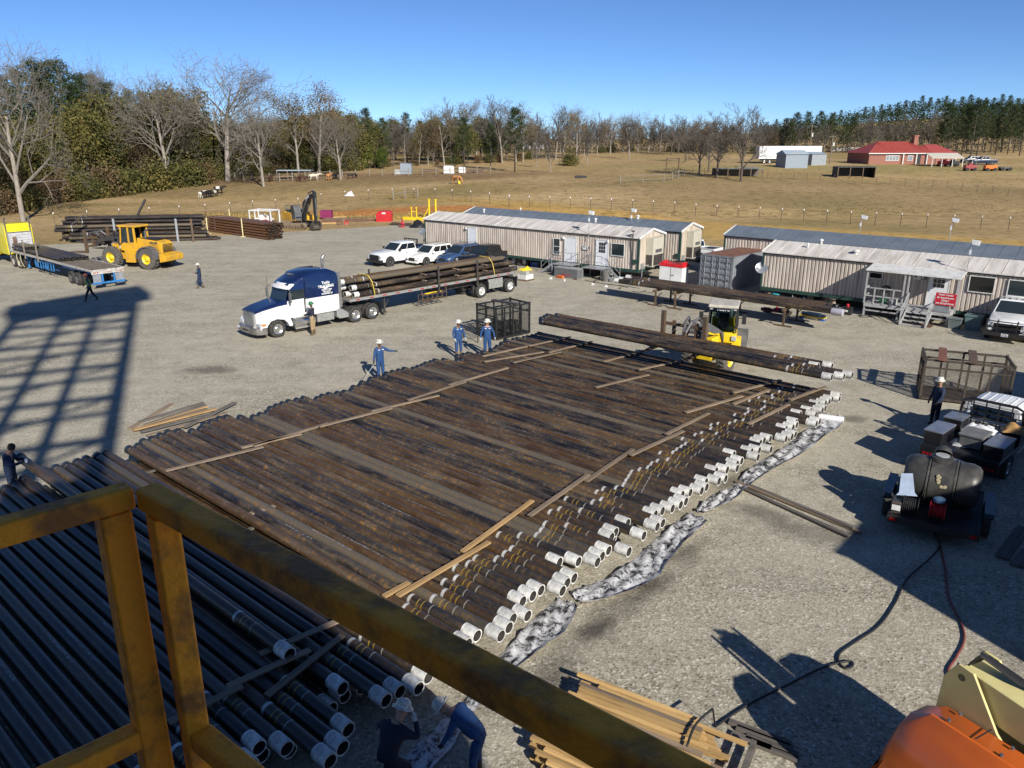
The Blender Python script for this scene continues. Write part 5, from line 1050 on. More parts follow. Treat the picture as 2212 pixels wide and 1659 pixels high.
# porch of the third home, in its local frame
def rail_run(mb,a,b,z0,z1=None,r=.022,posts=2,h=1.0,mids=1):
    a=Vector(a);b=Vector(b)
    for k in range(mids+1):
        zz=h*(1-k/(mids+1)); mb.tube(a+Vector((0,0,zz)),b+Vector((0,0,zz)),r,n=6)
    for i in range(posts):
        p=a.lerp(b,i/(posts-1)); mb.tube(p,p+Vector((0,0,h)),r,n=6)
def loc3(px,z): # pixel at height z to local of H3
    g=P(*px,z)-H3.A; a=H3.t.rotation_euler[2]; return (g.x*math.cos(a)+g.y*math.sin(a), -g.x*math.sin(a)+g.y*math.cos(a))
xa=loc3(zo3(1208,1475),0); xb=loc3(zo3(1755,1450),.8); px0,pyf=xa[0],min(-1.4,xa[1]); px1=xb[0]; print('PORCH',px0,pyf,px1)
PO=E('covered_porch',H3.t.location,H3.t.rotation_euler[2],'grey timber porch with white roof against the right mobile office','porch')
mb=MB(); 
for i in range(14):
    y0=pyf+(-.12-pyf)*i/14; mb.bx(px0,px1,y0,y0+(-.12-pyf)/14-.012,.80,.84)
mb.build('deck',TRTD,PO)
mb=MB(); mb.bx(px0,px1,pyf-.04,pyf,.62,.84); mb.bx(px0-.04,px0,pyf,-.12,.62,.84); mb.bx(px1,px1+.04,pyf,-.12,.62,.84)
for x in (px0+.04,px0+(px1-px0)*.42,px0+(px1-px0)*.5,px1-.04):
    for y in (pyf+.05,-.25): mb.bx(x-.045,x+.045,y-.045,y+.045,0,.62)
mb.bx(px0,px0+(px1-px0)*.42,pyf,pyf+.05,.36,.44); mb.bx(px0+(px1-px0)*.5,px1,pyf,pyf+.05,.36,.44)
mb.build('frame',TRTD,PO)
xm=px0+(px1-px0)*.48
for nm,xx0,xx1 in (('r1',px0-.1,xm-.02),('r2',xm+.02,px1+.35)):
    mb=MB(); za=2.86; mb.add([(xx0,pyf-.15,za),(xx1,pyf-.15,za),(xx1,-.17,3.08),(xx0,-.17,3.08),(xx0,pyf-.15,za-.07),(xx1,pyf-.15,za-.07),(xx1,-.17,3.01),(xx0,-.17,3.01)],[(0,1,2,3),(4,7,6,5),(0,4,5,1),(1,5,6,2),(2,6,7,3),(3,7,4,0)]); mb.build('porch_roof',WTR,PO)
for x in (px0,xm-.12,xm+.1,px1+.28):
    mb=MB(); mb.bx(x-.04,x+.04,pyf-.09,pyf-.01,.84,2.80); mb.build('post',TRTD,PO)
mb=MB()
for z in (1.3,1.78): mb.bx(px0,xm-.1,pyf-.06,pyf-.01,z-.035,z+.035); mb.bx(px0-.03,px0+.02,pyf,-.15,z-.035,z+.035); mb.bx(px1-.0,px1+.05,pyf,-.15,z-.035,z+.035)
for i in range(1,4): x=px0+(xm-.1-px0)*i/4; mb.bx(x-.035,x+.035,pyf-.075,pyf-.02,.84,1.8)
mb.build('railing',TRTD,PO)
sx0=xm+.25; sx1=sx0+1.25
mb=MB(); N_=4
for i in range(N_): mb.bx(sx0,sx1,pyf-.05-.27*(i+1),pyf-.03-.27*i,.84-.19*(i+1)-.04,.84-.19*(i+1)); 
for x in (sx0-.04,sx1+.04): mb.beam((x,pyf-.04,.74),(x,pyf-1.2,.0),.05,.2)
mb.build('steps',TRTD,PO)
mb=MB()
for x in (sx0-.06,sx1+.06):
    mb.beam((x,pyf-.04,1.72),(x,pyf-1.2,.88),.06); mb.beam((x,pyf-.04,1.3),(x,pyf-1.2,.46),.04); mb.beam((x,pyf-.04,.84),(x,pyf-.04,1.74),.06); mb.beam((x,pyf-1.2,0),(x,pyf-1.2,.9),.06)
mb.build('handrail',TRTD,PO)
mb=MB(); xs=sx1+.12; mb.bx(xs,xs+1.05,pyf-.12,pyf-.09,1.25,1.95); sg=mb.build('sign',M('red_sign',(.50,.012,.03),.4,var=.02)); sg.location=PO.location; sg.rotation_euler=PO.rotation_euler.copy(); tag(sg,'red sign with white lettering on the porch rail','sign')
for i,(ln,sz) in enumerate((('Visitor Center',.13),('By Appointment',.13),('ONLY',.15),('NO EXCEPTIONS',.12))): text(ln,'lettering',wl_,sg,sz,(xs+.52,pyf-.124,1.85-.165*i),(PI/2,0,0),bold=.004)
mb=MB(); mb.bx(sx1+.12,px1,pyf-.07,pyf-.03,.84,1.25); mb.build('grey_panel',M('grey_board',(.22,.24,.26),.6),PO)
def H3w(x,y,z=0): a=H3.t.rotation_euler[2]; return Vector((H3.A.x+x*math.cos(a)-y*math.sin(a),H3.A.y+x*math.sin(a)+y*math.cos(a),z))
a3=H3.t.rotation_euler[2]
mb=MB(); mb.lathe([(.25,0),(.27,.04),(.27,.3),(.25,.34),(.001,.36)],(0,0,0),(0,0,1),18); o=mb.build('round_tub',M('grey_tub',(.36,.37,.36),.5),loc=H3w(xm-.75,pyf+.45,.845),smooth=True); tag(o,'round grey tub on the porch deck','tub')
mb=MB(); mb.bx(-.2,.2,-.15,.15,0,.3); mb.bx(-.22,.22,-.17,.17,.3,.36); o=mb.build('cooler',M('green_cooler',(.03,.16,.07),.5),loc=H3w(px0+.95,pyf+.4,.845),rz=a3,bevel=.02); tag(o,'small green cooler on the porch deck','cooler')
GR=E('barbecue_grill',H3w(px0+1.0,-.85,.845),a3,'black barbecue grill at the wall on the porch','grill')
mb=MB(); mb.lathe([(.001,0),(.2,.04),(.28,.16),(.28,.2)],(0,0,.62),(0,0,1),16); mb.build('bowl',BLKP,GR,smooth=True); mb=MB(); mb.lathe([(.28,0),(.26,.12),(.15,.2),(.001,.23)],(0,0,.84),(0,-.3,1),16); mb.build('lid',BLKP,GR,smooth=True)
for a_ in (0,2.1,4.2): mb=MB(); mb.tube((math.cos(a_)*.16,math.sin(a_)*.16,.66),(math.cos(a_)*.3,math.sin(a_)*.3,0),.018,n=6); mb.build('leg',BLKP,GR)
for k,(dx,dy,w,h,c_) in enumerate(((.5,-.1,.34,.62,(.14,.17,.17)),(1.35,.25,.42,.85,(.13,.20,.20)))):
    mb=MB(); mb.loft([[(-w*.8,-w*.7,0),(w*.8,-w*.7,0),(w*.8,w*.7,0),(-w*.8,w*.7,0)],[(-w,-w*.85,h-.06),(w,-w*.85,h-.06),(w,w*.85,h-.06),(-w,w*.85,h-.06)]]); mb.bx(-w*1.08,w*1.08,-w*.93,w*.93,h-.06,h); mb.bx(-w*.9,w*.9,-w*.75,w*.75,h,h+.01)
    o=mb.build('trash_can',M('can%d'%k,c_,.6),loc=H3w(px1-.1+dx,pyf+.1+dy),rz=a3,bevel=.02); tag(o,('small grey-green waste bin beside the porch, nearer the steps','larger teal-grey waste bin beside the porch, against the skirting')[k],'waste bin')
g=P(*zo3(1515,1545)); mb=MB(); mb.bx(-.85,.85,-.5,.5,.01,.05); o=mb.build('door_mat',M('brown_rubber',(.12,.06,.035),.9,var=.2),loc=g,rz=a3); tag(o,'brown rusty plate lying as a mat before the porch steps','mat')
def hose(name,label,px,r,mat,z=.03,cat='hose',jit=0):
    pts=[P(x,y,z) for x,y in px]; out=[]
    for i in range(len(pts)-1):
        p0=pts[max(i-1,0)];p1=pts[i];p2=pts[i+1];p3=pts[min(i+2,len(pts)-1)]
        for k in range(6):
            t=k/6; out.append(.5*((2*p1)+(-p0+p2)*t+(2*p0-5*p1+4*p2-p3)*t*t+(-p0+3*p1-3*p2+p3)*t**3))
    out.append(pts[-1]); mb=MB(); mb.path(out,r,8); o=mb.build(name,mat,smooth='all'); return tag(o,label,cat)
hose('air_hose','black hose coiled on the gravel in front of the porch',[zo3(*q) for q in ((1155,1490),(1200,1488),(1230,1496),(1180,1500),(1160,1492),(1215,1490),(1235,1500))],.03,PLK)
hose('water_hose','thin hose snaking along the gravel before the porch posts',[zo3(*q) for q in ((1030,1465),(1120,1475),(1250,1480),(1340,1500),(1420,1508),(1480,1500),(1420,1490),(1370,1440))],.018,PLK)
# steps with rails at home 1
def h1w(x,y,z=0): a=H1.t.rotation_euler[2]; return Vector((H1.A.x+x*math.cos(a)-y*math.sin(a),H1.A.y+x*math.sin(a)+y*math.cos(a),z))
a1=H1.t.rotation_euler[2]
def stair(x0,x1,side,label,depth=1.35,z=.88,nst=4):
    t=E('entry_stairs',h1w(0,0),a1,label,'stairs','metal entry stairs at the white roofed office')
    mb=MB(); mb.bx(x0,x1,-depth,-.1,z-.06,z); 
    for x in (x0+.05,x1-.05):
        for y in (-depth+.05,-.2): mb.bx(x-.03,x+.03,y-.03,y+.03,0,z-.06)
    mb.build('platform',SILV,t)
    mb=MB()
    for k in range(nst):
        xx=(x0-.28*(k+1)) if side<0 else (x1+.28*k); mb.bx(xx,xx+.27,-depth,-.3,z-.2*(k+1)-.03,z-.2*(k+1))
    xe=x0 if side<0 else x1
    for y in (-depth,-.3): mb.beam((xe,y,z-.08),(xe+side*.28*nst,y,0),.05,.16)
    mb.build('steps',SILV,t)
    mb=MB(); rail_run(mb,(x0,-depth,z),(x1,-depth,z),0,posts=2,h=.95); xo=x1 if side<0 else x0; rail_run(mb,(xo,-depth,z),(xo,-.15,z),0,posts=2,h=.95)
    for y in (-depth,-.3):
        mb.tube((xe,y,z+.95),(xe+side*1.0,y,.92),.022,n=6); mb.tube((xe,y,z+.5),(xe+side*1.0,y,.5),.018,n=6); mb.tube((xe+side*1.0,y,0.05),(xe+side*1.0,y,.95),.022,n=6)
    mb.build('railing',SILV,t)
dxs=[H1.wp(*zo2(*q))[0] for q in ((887,1100),(1497,1160),(1695,1190))]
stair(dxs[0]-1.0,dxs[0]+.55,-1,'grey stairs at the left door of the white roofed office, behind the white suv')
stair(dxs[1]-.9,dxs[1]+1.0,-1,'grey stairs at the middle door of the white roofed office')
stair(dxs[2]-1.0,dxs[2]+.8,1,'grey stairs at the windowed door of the white roofed office')
# clutter by home 1
def boxy(name,label,cat,px,w,d,h,mat,rz=a1,z=0,lid=None,bev=.02,pz=0):
    g=P(*px,pz); g.z=z; mb=MB(); mb.bx(-w/2,w/2,0,d,0,h); o=mb.build(name,mat,loc=g,rz=rz,bevel=bev); tag(o,label,cat)
    if lid: mb=MB(); mb.bx(-w/2-.02,w/2+.02,-.02,d+.02,h,h+.05); mb.build('lid',lid,o,bevel=.01)
    return o
GPL=M('grey_chest_plastic',(.13,.135,.14),.5,var=.1)
ch=boxy('tool_chest','large grey job site chest before the middle office door','chest',zm(400,615),2.2,.85,.72,GPL,lid=M('chest_lid_grey',(.30,.31,.30),.5))
mb=MB(); mb.bx(-.3,.5,-.012,-.002,.22,.27); mb.build('red_stripe',REDP,ch)
cb=boxy('crate','orange crate standing against the grey job site chest','crate',zm(320,620),.55,.3,.2,M('orange_plastic',(.75,.15,.02),.5,var=.1)); 
mb=MB()
for i in range(5): mb.bx(-.22+i*.1,-.16+i*.1,-.01,-.002,.06,.15)
mb.build('handhole',PLK,cb)
mb=MB(); mb.lathe([(.27,0),(.30,.35),(.32,.72),(.34,.74),(.34,.84),(.001,.86)],(0,0,0),(0,0,1),20)
o=mb.build('trash_barrel',M('grey_barrel',(.14,.135,.125),.6,var=.15),loc=P(*zm(900,655)),smooth=True); tag(o,'grey round trash barrel by the right office stairs','barrel')
boxy('storage_tote','blue tote under the office floor at the middle stairs','tote',zm(5,475),.8,.5,.4,M('blue_tote',(.05,.12,.35),.5))
boxy('storage_tote','black tote under the office floor right of the blue one','tote',zm(90,485),.9,.5,.42,PLK)
sb=E('work_stool',P(*zm(735,600)),a1,'small red topped stool between the stairs','stool')
mb=MB(); mb.lathe([(.16,0),(.17,.05),(.001,.07)],(0,0,.55),(0,0,1),14); mb.build('seat',REDP,sb)
for a_ in (.5,2.1,3.6,5.2): mb=MB(); mb.tube((math.cos(a_)*.1,math.sin(a_)*.1,.55),(math.cos(a_)*.2,math.sin(a_)*.2,0),.014,n=5); mb.build('leg',PLK,sb)
for i,(x,y) in enumerate(((218,632),(388,655),(520,640),(735,705),(760,675),(905,730),(1080,755),(1385,795),(790,650))):
    g=P(*zm(x,y)); mb=MB(); mb.tube((-.1,0,.04),(.1,0,.04),.035,n=8); mb.bx(-.06,.06,-.05,.05,.06,.16); mb.tube((-.2,.04,.03),(.12,-.05,.03),.018,n=6)
    o=mb.build('pipe_fitting',WCL if i in(0,1,3,5) else (M('dull_green',(.12,.15,.08),.5) if i%2 else OLIVE),loc=g,rz=i*1.3); tag(o,'small fitting on the gravel before the stairs, %s from the left'%ordn(i+1),'fitting','small fittings laid out on the gravel before the offices')
for i,(pa,pb) in enumerate((((640,640),(1180,735)),((760,665),(1320,745)),((1230,780),(1480,800)))):
    hose('air_hose','thin dark hose lying along the gravel before the stairs, %s'%('nearest the offices','middle one','rightmost one')[i],[zm(*pa),zm((pa[0]*2+pb[0])/3,(pa[1]*2+pb[1])/3+6),zm((pa[0]+pb[0]*2)/3,(pa[1]+pb[1]*2)/3-4),zm(*pb)],.02,PLK)
# pallet of yellow bags by the trailer tail
g=P(*zc(1850,565)); t=E('loaded_pallet',g,R(50),'small pallet with white boxes by the tail of the silver flatbed','pallet')
mb=MB(); 
for k in range(4): mb.bx(-.5,.5,-.5+k*.3,-.38+k*.3,.1,.13)
for k in range(3): mb.bx(-.5+k*.45,-.4+k*.45,-.5,.5,0,.1)
mb.build('pallet',MW1,t); mb=MB(); mb.bx(-.45,.45,-.42,.42,.13,.5); mb.build('carton',WTR,t,bevel=.02); mb=MB(); mb.bx(-.46,-.1,-.43,.1,.5,.78); mb.build('glass_tote',M('pale_tote',(.4,.42,.38),.3),t,bevel=.02)
cloth('yellow_straps','heap of yellow straps on the small pallet','strap heap',g+Vector((0,.1,.78)),R(30),.9,.6,.3,YELB,4)
# red topped white cabinet
g=P(*zm(1560,668)); u=P(*zm(1840,705))-g; 
CAB=E('cabinet',g,math.atan2(u.y,u.x),'white two door fuel cabinet with red top beside the grey container','cabinet')
w_=u.length; mb=MB(); mb.bx(0,w_,0,1.0,.05,1.25); mb.build('body',WHT,CAB,bevel=.01)
mb=MB(); mb.bx(-.03,w_+.03,-.03,1.03,1.25,1.48); mb.bx(.1,.2,.1,.9,1.48,1.6); mb.bx(w_-.2,w_-.1,.1,.9,1.48,1.6); mb.build('top',M('red_top',(.62,.02,.03),.4),CAB,bevel=.02)
mb=MB(); mb.bx(w_/2-.01,w_/2+.01,-.012,.0,.1,1.22); mb.build('door_gap',PLK,CAB); mb=MB(); mb.bx(w_/2+.12,w_/2+.3,-.05,-.0,.66,.70); mb.build('handle',CHR,CAB)
mb=MB(); mb.bx(w_*.55,w_*.85,.3,.7,1.6,1.7); mb.build('top_motor',PLK,CAB,bevel=.02)
# container
g=P(*zr(0,735)); u=P(*zr(395,795))-g; az=math.atan2(u.y,u.x); CW=u.length; CL=6.0; CHT=2.45
CT=E('shipping_container',g,az,'grey shipping container with rusty roof beside the right mobile office','container')
CGR=M('container_grey',(.20,.215,.235),.5,var=.1,scale=2)
mb=MB()
def corr(mb,a,b,z0,z1,nrm,n,dep=.04):
    a=Vector(a);b=Vector(b);nrm=Vector(nrm); pts=[]
    for i in range(n):
        for f_,o_ in ((0,0),(.35,0),(.5,-dep),(.85,-dep)): pts.append(a.lerp(b,(i+f_)/n)+nrm*o_)
    pts.append(b); k=len(pts); mb.add([(p.x,p.y,z0) for p in pts]+[(p.x,p.y,z1) for p in pts],[(i,i+1,k+i+1,k+i) for i in range(k-1)])
corr(mb,(0,0,0),(0,CL,0),.15,CHT-.1,(-1,0,0),22); corr(mb,(CW,0,0),(CW,CL,0),.15,CHT-.1,(1,0,0),22); corr(mb,(0,CL,0),(CW,CL,0),.15,CHT-.1,(0,1,0),8); mb.build('side_panel',CGR,CT,fix=False)
mb=MB(); e=.06
for x in (e,CW-e):
    for y in (e,CL-e): mb.bx(x-e,x+e,y-e,y+e,0,CHT)
for y in (e,CL-e): mb.bx(0,CW,y-e,y+e,0,.15); mb.bx(0,CW,y-e,y+e,CHT-.1,CHT)
for x in (e,CW-e): mb.bx(x-e,x+e,0,CL,0,.15); mb.bx(x-e,x+e,0,CL,CHT-.1,CHT-.003)
mb.build('frame',CGR,CT)
mb=MB(); mb.bx(.05,CW-.05,.05,CL-.05,CHT-.05,CHT-.01); mb.build('roof',M('rusty_roof',(.21,.095,.055),.8,var=.15,scale=2,col2=(.13,.06,.04)),CT)
for k in range(2):
    x0=.12+k*(CW-.24)/2; x1=x0+(CW-.24)/2-.02; mb=MB(); mb.bx(x0,x1,.03,.06,.15,CHT-.12)
    for j in range(5): z=.30+j*.42; mb.prism([(.03,z),(-.02,z+.06),(-.02,z+.24),(.03,z+.30)],x0+.07,x1-.07,ax='x')
    d_=mb.build('door',CGR,CT)
    mb=MB()
    for f_ in (.25,.78): x=x0+(x1-x0)*f_; mb.tube((x,-.045,.12),(x,-.045,CHT-.06),.02,n=6)
    mb.build('lock_rod',SILV,d_)
    mb=MB(); 
    for f_ in (.25,.78): x=x0+(x1-x0)*f_; mb.bx(x-.02,x+.22,-.07,-.04,.78,.82)
    mb.build('handle',DKM,d_)
# satellite dishes
def dish(px,z,label,r=.42,aim=(-.3,-.8,.4)):
    g=P(*px,z); t=E('satellite_dish',(g.x,g.y,0),0,label,'satellite dish'); aim=Vector(aim).normalized()
    mb=MB(); mb.lathe([(.001,0),(r*.5,.02*r/.42),(r*.8,.06*r/.42),(r,.11*r/.42),(r,.12*r/.42),(r*.8,.075*r/.42),(.001,.02)],Vector((0,0,z)),aim,20); mb.build('dish',SILV,t,smooth=True)
    mb=MB(); mb.path([(0,0,z),Vector((0,0,z))-aim*.1,(0.05,.12,z-.35),(.12,.2,z-.7)],.025,6); mb.bx(.0,.2,.12,.3,z-.85,z-.65); mb.build('mount',DKM,t)
    mb=MB(); mb.path([Vector((0,0,z))+aim*.05+Vector((0,0,-r*.8)),Vector((0,0,z))+aim*.42],.012,5); mb.bx(-.04,.04,-.04,.04,0,.08,mx=Matrix.Translation(Vector((0,0,z))+aim*.42)); mb.build('feed_arm',DKM,t)
    return t
dish(zr(792,495),2.0,'grey satellite dish at the corner of the right mobile office by the container',aim=(-.35,-.75,.5))
dish(zc(730,42),2.3,'pale satellite dish at the far left corner of the white roofed office',r=.36,aim=(-.4,-.6,.6))
# wind vane poles on the homes
def windpole(h,base,top,label,n):
    x,z=h.wp(*base); hh=h.wp(*top)[1]
    t=E('pole_antenna',h.t.location,h.t.rotation_euler[2],label,'antenna pole','thin poles with white boxes on the offices'); t['group']='thin antenna poles on the offices'
    mb=MB(); mb.tube((x,-.2,1.0 if z>2.9 else z),(x,-.2,hh),.022,n=6); mb.build('pole',SILV,t)
    mb=MB(); mb.prism([(x-.02,hh-.02),(x+.42,hh-.08),(x+.38,hh-.34),(x+.02,hh-.28)],-.3,-.1); mb.build('antenna_box',WHT,t,bevel=.01)
    mb=MB(); mb.bx(x-.05,x+.05,-.27,-.18,hh-.85,hh-.6); mb.build('radio_box',WHT,t)
windpole(H1,zo2(1617,1090),zo2(1625,912),'antenna pole in front of the white roofed office at the middle door',0)
windpole(H3,zo3(1838,1190),zo3(1873,1012),'antenna pole on the porch office front wall',0)
def freepole(px,D,top,label,grp='thin antenna poles on the offices'):
    g=P(*px,3.6); hh=PY(*top,g.y).z; t=E('pole_antenna',(g.x,g.y,0),R(-40),label,'antenna pole',grp)
    mb=MB(); mb.tube((0,0,0),(0,0,hh),.022,n=6); mb.build('pole',SILV,t); mb=MB(); mb.prism([(-.02,hh-.02),(.42,hh-.08),(.38,hh-.34),(.02,hh-.28)],-.1,.1); mb.build('antenna_box',WHT,t,bevel=.01)
    mb=MB(); mb.bx(-.05,.05,-.1,0,hh-.85,hh-.6); mb.build('radio_box',WHT,t)
freepole(zo2(1875,985),0,zo2(1880,900),'antenna pole rising over the grey roof of the second office')
freepole(zo3(1163,965),0,zo3(1178,862),'antenna pole left over the seamed grey roof on the right')
freepole(zo3(1722,1000),0,zo3(1738,880),'antenna pole right over the seamed grey roof on the right')
# ------------------------------------------------------------------ pipes on stands
g0=P(*zm(975,640),1.25); g1=P(*zo3(1040,1470),1.25); dd=(g1-g0).normalized(); nn=Vector((-dd.y,dd.x,0))
for i in range(6):
    sh=(0,.35,.15,.6,.3,.1)[i]; sh2=(-.2,0,-.4,-.9,-.6,-1.1)[i]
    pipe('casing_pipe',g0+nn*.33*i+dd*(sh+ (.3 if i==0 else 0)),g1+nn*.33*i+dd*sh2,.155,'long brown pipe on the stands before the offices, %s from the camera side'%ordn(i+1),group='pipes on the stands before the offices',mat=MPIPE,cap=True)
mb=MB(); mb.lathe([(.19,0),(.20,.03),(.20,.6),(.001,.6)],(0,0,0),(1,0,0),18); o=mb.build('pipe_wrap',M('lilac_wrap',(.42,.40,.46),.4),loc=g1-dd*.45+Vector((0,0,0)),smooth=True); o.rotation_euler=(0,0,math.atan2(dd.y,dd.x)); tag(o,'pale plastic wrapped around the right end of the pipes on the stands','wrap')
for i,(f_) in enumerate((.235,.33,.56,.80)):
    c=g0.lerp(g1,f_)+nn*.8; t=E('pipe_stand',(c.x,c.y,0),math.atan2(dd.y,dd.x),'steel pipe stand under the waist high pipes, %s from the left'%ordn(i+1),'pipe stand','steel stands under the waist high pipes')
    mb=MB(); mb.bx(-.06,.06,-1.25,1.25,.94,1.07); mb.build('top_beam',OLIVE,t)
    for s in (-1,1): 
        mb=MB(); mb.bx(-.05,.05,s*.95-.05,s*.95+.05,.08,.94); mb.beam((0,s*.95,.5),(.45,s*.95,.94),.05); mb.build('leg',OLIVE,t)
        mb=MB(); mb.bx(-.5,.5,s*.95-.08,s*.95+.08,.0,.08); mb.build('foot',OLIVE,t)
# clutter at the right end of the stands
TEAL=M('teal_paint',(.03,.32,.36),.5); 
def lump(name,label,cat,px,parts,rz=0,z=0,group=None):
    t=E(name,P(*px),rz,label,cat,group)
    for nm,fn,m_ in parts:
        mb=MB(); fn(mb); mb.build(nm,m_,t,bevel=.012)
    return t
def tool(n): 
    return lambda mb:(mb.tube((-.25,0,.12),(.25,0,.12),.12,n=12))
lump('pump','teal pump standing left of the clutter under the porch office','pump',zr(870,870),[('housing',lambda mb:mb.lathe([(.2,0),(.24,.1),(.24,.22),(.1,.3)],(0,0,0),(0,0,1),14,caps=True),TEAL),('motor',lambda mb:mb.bx(-.1,.1,-.1,.1,.28,.42),OLIVE)])
lump('pump','teal topped black pump right of the first teal pump','pump',zr(960,875),[('housing',lambda mb:mb.bx(-.3,.3,-.2,.2,0,.3),PLK),('lid',lambda mb:mb.lathe([(.3,0),(.3,.08),(.15,.14)],(0,0,.3),(0,0,1),14,caps=True),TEAL)])
lump('pipe_elbow','short black pipe piece with white rim by the container corner','pipe piece',zr(765,835),[('tube',lambda mb:mb.tube((-.2,0,.16),(.3,0,.16),.14,n=14),PLK),('rim',lambda mb:mb.lathe([(.1,0),(.15,0),(.15,.04),(.1,.04)],(-.24,0,.16),(1,0,0),14),WCL)])
lump('cable_spool','wooden cable spool stood on end at the office skirting','spool',zr(1665,970),[('core',lambda mb:mb.tube((0,0,.04),(0,0,.5),.2,n=14),M('tan_spool',(.36,.28,.2),.8)),('top_flange',lambda mb:mb.tube((0,0,.5),(0,0,.55),.34,n=18),MW3),('bottom_flange',lambda mb:mb.tube((0,0,0),(0,0,.05),.34,n=18),MW3)])
for i,(q,l) in enumerate(((zr(1185,915),'grey wrapped valve lump left in the clutter under the office'),(zr(1320,925),'foil wrapped valve lump in the clutter under the office'),(zr(1265,915),'small silver can between the two wrapped valve lumps'))):
    cloth('wrapped_valve',l,'valve',P(*q),i,.42 if i<2 else .25,.4 if i<2 else .2,.55 if i<2 else .35,(M('grey_wrap',(.22,.23,.25),.4),M('foil_wrap',(.45,.45,.44),.3,.5),WTR)[i],20+i,nx=9,ny=8)
for i,q in enumerate((zr(1590,965),zr(1845,1070))):
    lump('battery_box',('black box with red cap beside the wooden spool','black box with red cap near the left porch leg')[i],'box',q,[('box',lambda mb:mb.bx(-.27,.27,-.2,.2,0,.42),PLK),('lid',lambda mb:mb.bx(-.3,.3,-.22,.22,.42,.47),PLK),('cap',lambda mb:mb.tube((0,0,.47),(0,0,.66),.09,n=12),REDP),('label',lambda mb:mb.bx(-.1,.1,-.21,-.2,.2,.32),WTR)],rz=a3)
hose('red_chain_hose','red hose heap lying left of the black boxes',[zr(*q) for q in ((1420,955),(1480,970),(1540,965),(1600,975),(1560,985),(1480,965),(1440,975),(1670,990))],.04,M('red_hose',(.6,.07,.02),.6))
for i,(a_,b_,c_,l) in enumerate(((zr(1290,1045),zr(1580,1095),M('dark_blue_tool',(.015,.03,.06),.35),'dark blue tool cylinder lying on the yellow rack'),(zr(940,1005),zr(1130,1030),M('dark_tool',(.03,.03,.03),.5),'dark tool joint lying on the low rack under the pipes'),(zr(780,1000),zr(920,1015),M('maroon_tool',(.10,.02,.03),.5),'maroon tool lying under the waist high pipes'))):
    p_=P(*a_,.35);q_=P(*b_,.35); mb=MB(); mb.path([p_,p_.lerp(q_,.2),p_.lerp(q_,.22),p_.lerp(q_,.8),p_.lerp(q_,.82),q_],[.10,.10,.14,.14,.09,.09],14); o=mb.build('tool_joint',c_,smooth=True); tag(o,l,'tool')
cloth('red_tarp','red tarp bundle lying under the pipes between the low tools','tarp',P(*zr(975,1020),.3),1.0,.55,.35,.28,REDP,31)
for i,(q,c_,c2,l) in enumerate(((zr(1420,1130),YELB,M('blue_foot',(.03,.12,.4),.5),'yellow rack with blue feet right of the stands'),(zr(1000,1065),DKM,DKM,'low dark rack under the small tools'))):
    g=P(*q); t=E('tool_rack',g,math.atan2(dd.y,dd.x),l,'rack'); mb=MB(); mb.bx(-.75,.75,-.2,-.1,.14,.24); mb.bx(-.75,.75,.1,.2,.14,.24); mb.bx(-.7,-.6,-.2,.2,.14,.2); mb.bx(.6,.7,-.2,.2,.14,.2); mb.build('rails',c_,t)
    for s in (-1,1): mb=MB(); mb.bx(s*.6-.12,s*.6+.12,-.2,.2,0,.14); mb.build('foot',c2,t)
# ------------------------------------------------------------------ expanded metal cages
def mesh_panel(mb,o,u,v,W,H,pitch=.11,r=.011,m=0):
    o=Vector(o);u=Vector(u);v=Vector(v)
    sl=1.6
    k=-int(H*sl/pitch)-1
    while k*pitch<W:
        for sg in (1,-1):
            pts=[]
            x0=k*pitch
            # line x = x0 + y*sl (or mirrored)
            ya=max(0,-x0/sl); yb=min(H,(W-x0)/sl)
            if yb>ya+.02:
                a=(x0+ya*sl,ya); b=(x0+yb*sl,yb)
                if sg<0: a=(W-a[0],a[1]); b=(W-b[0],b[1])
                mb.beam(o+u*a[0]+v*a[1],o+u*b[0]+v*b[1],r,r,m)
        k+=1
def cage(g,az,L,W,Hh,label,mat,open_top=True,planks=(),junk=0,z0=.12,pitch=.13,nv=3):
    t=E('mesh_cage',g,az,label,'cage')
    mb=MB(); e=.04
    for x in (0,L):
        for y in (0,W): mb.bx(x-e,x+e,y-e,y+e,z0-.05,z0+Hh+.08)
    for z in (z0,z0+Hh):
        for y in (0,W): mb.bx(0,L,y-e,y+e,z-e,z+e)
        for x in (0,L): mb.bx(x-e,x+e,0,W,z-e,z+e)
    for i in range(1,nv+1):
        x=L*i/(nv+1)
        for y in (0,W): mb.bx(x-e*.9,x+e*.9,y-e*.7,y+e*.7,z0,z0+Hh)
    for y in (0,W): mb.bx(0,L,y-e*.6,y+e*.6,z0+Hh*.78,z0+Hh*.82)
    for x in (0,L): mb.bx(x-e*.7,x+e*.7,W*.5-e,W*.5+e,z0,z0+Hh); mb.bx(x-e*.5,x+e*.5,0,W,z0+Hh*.7,z0+Hh*.74)
    mb.build('frame',mat,t)
    mb=MB(); mb.bx(0,L,0,W,z0-.02,z0+.02); mb.build('floor',mat,t)
    for (o_,u_,W_) in (((0,0,z0),(1,0,0),L),((0,W,z0),(1,0,0),L),((0,0,z0),(0,1,0),W),((L,0,z0),(0,1,0),W)):
        mb=MB(); mesh_panel(mb,o_,u_,(0,0,1),W_,Hh,pitch,.006); mb.build('mesh_panel',mat,t,fix=False)
    mb=MB(); mb.bx(.3,.5,0,W,0,z0-.05); mb.bx(L-.5,L-.3,0,W,0,z0-.05); mb.build('skid',MW3,t)
    return t
BS=M('black_steel',(.018,.018,.018),.5); RS=M('rusty_dark_steel',(.065,.05,.037),.7,var=.3,scale=8,col2=(.03,.025,.02))
def zq(x,y): return (932.6+.2017*x,630.9+.2017*y)
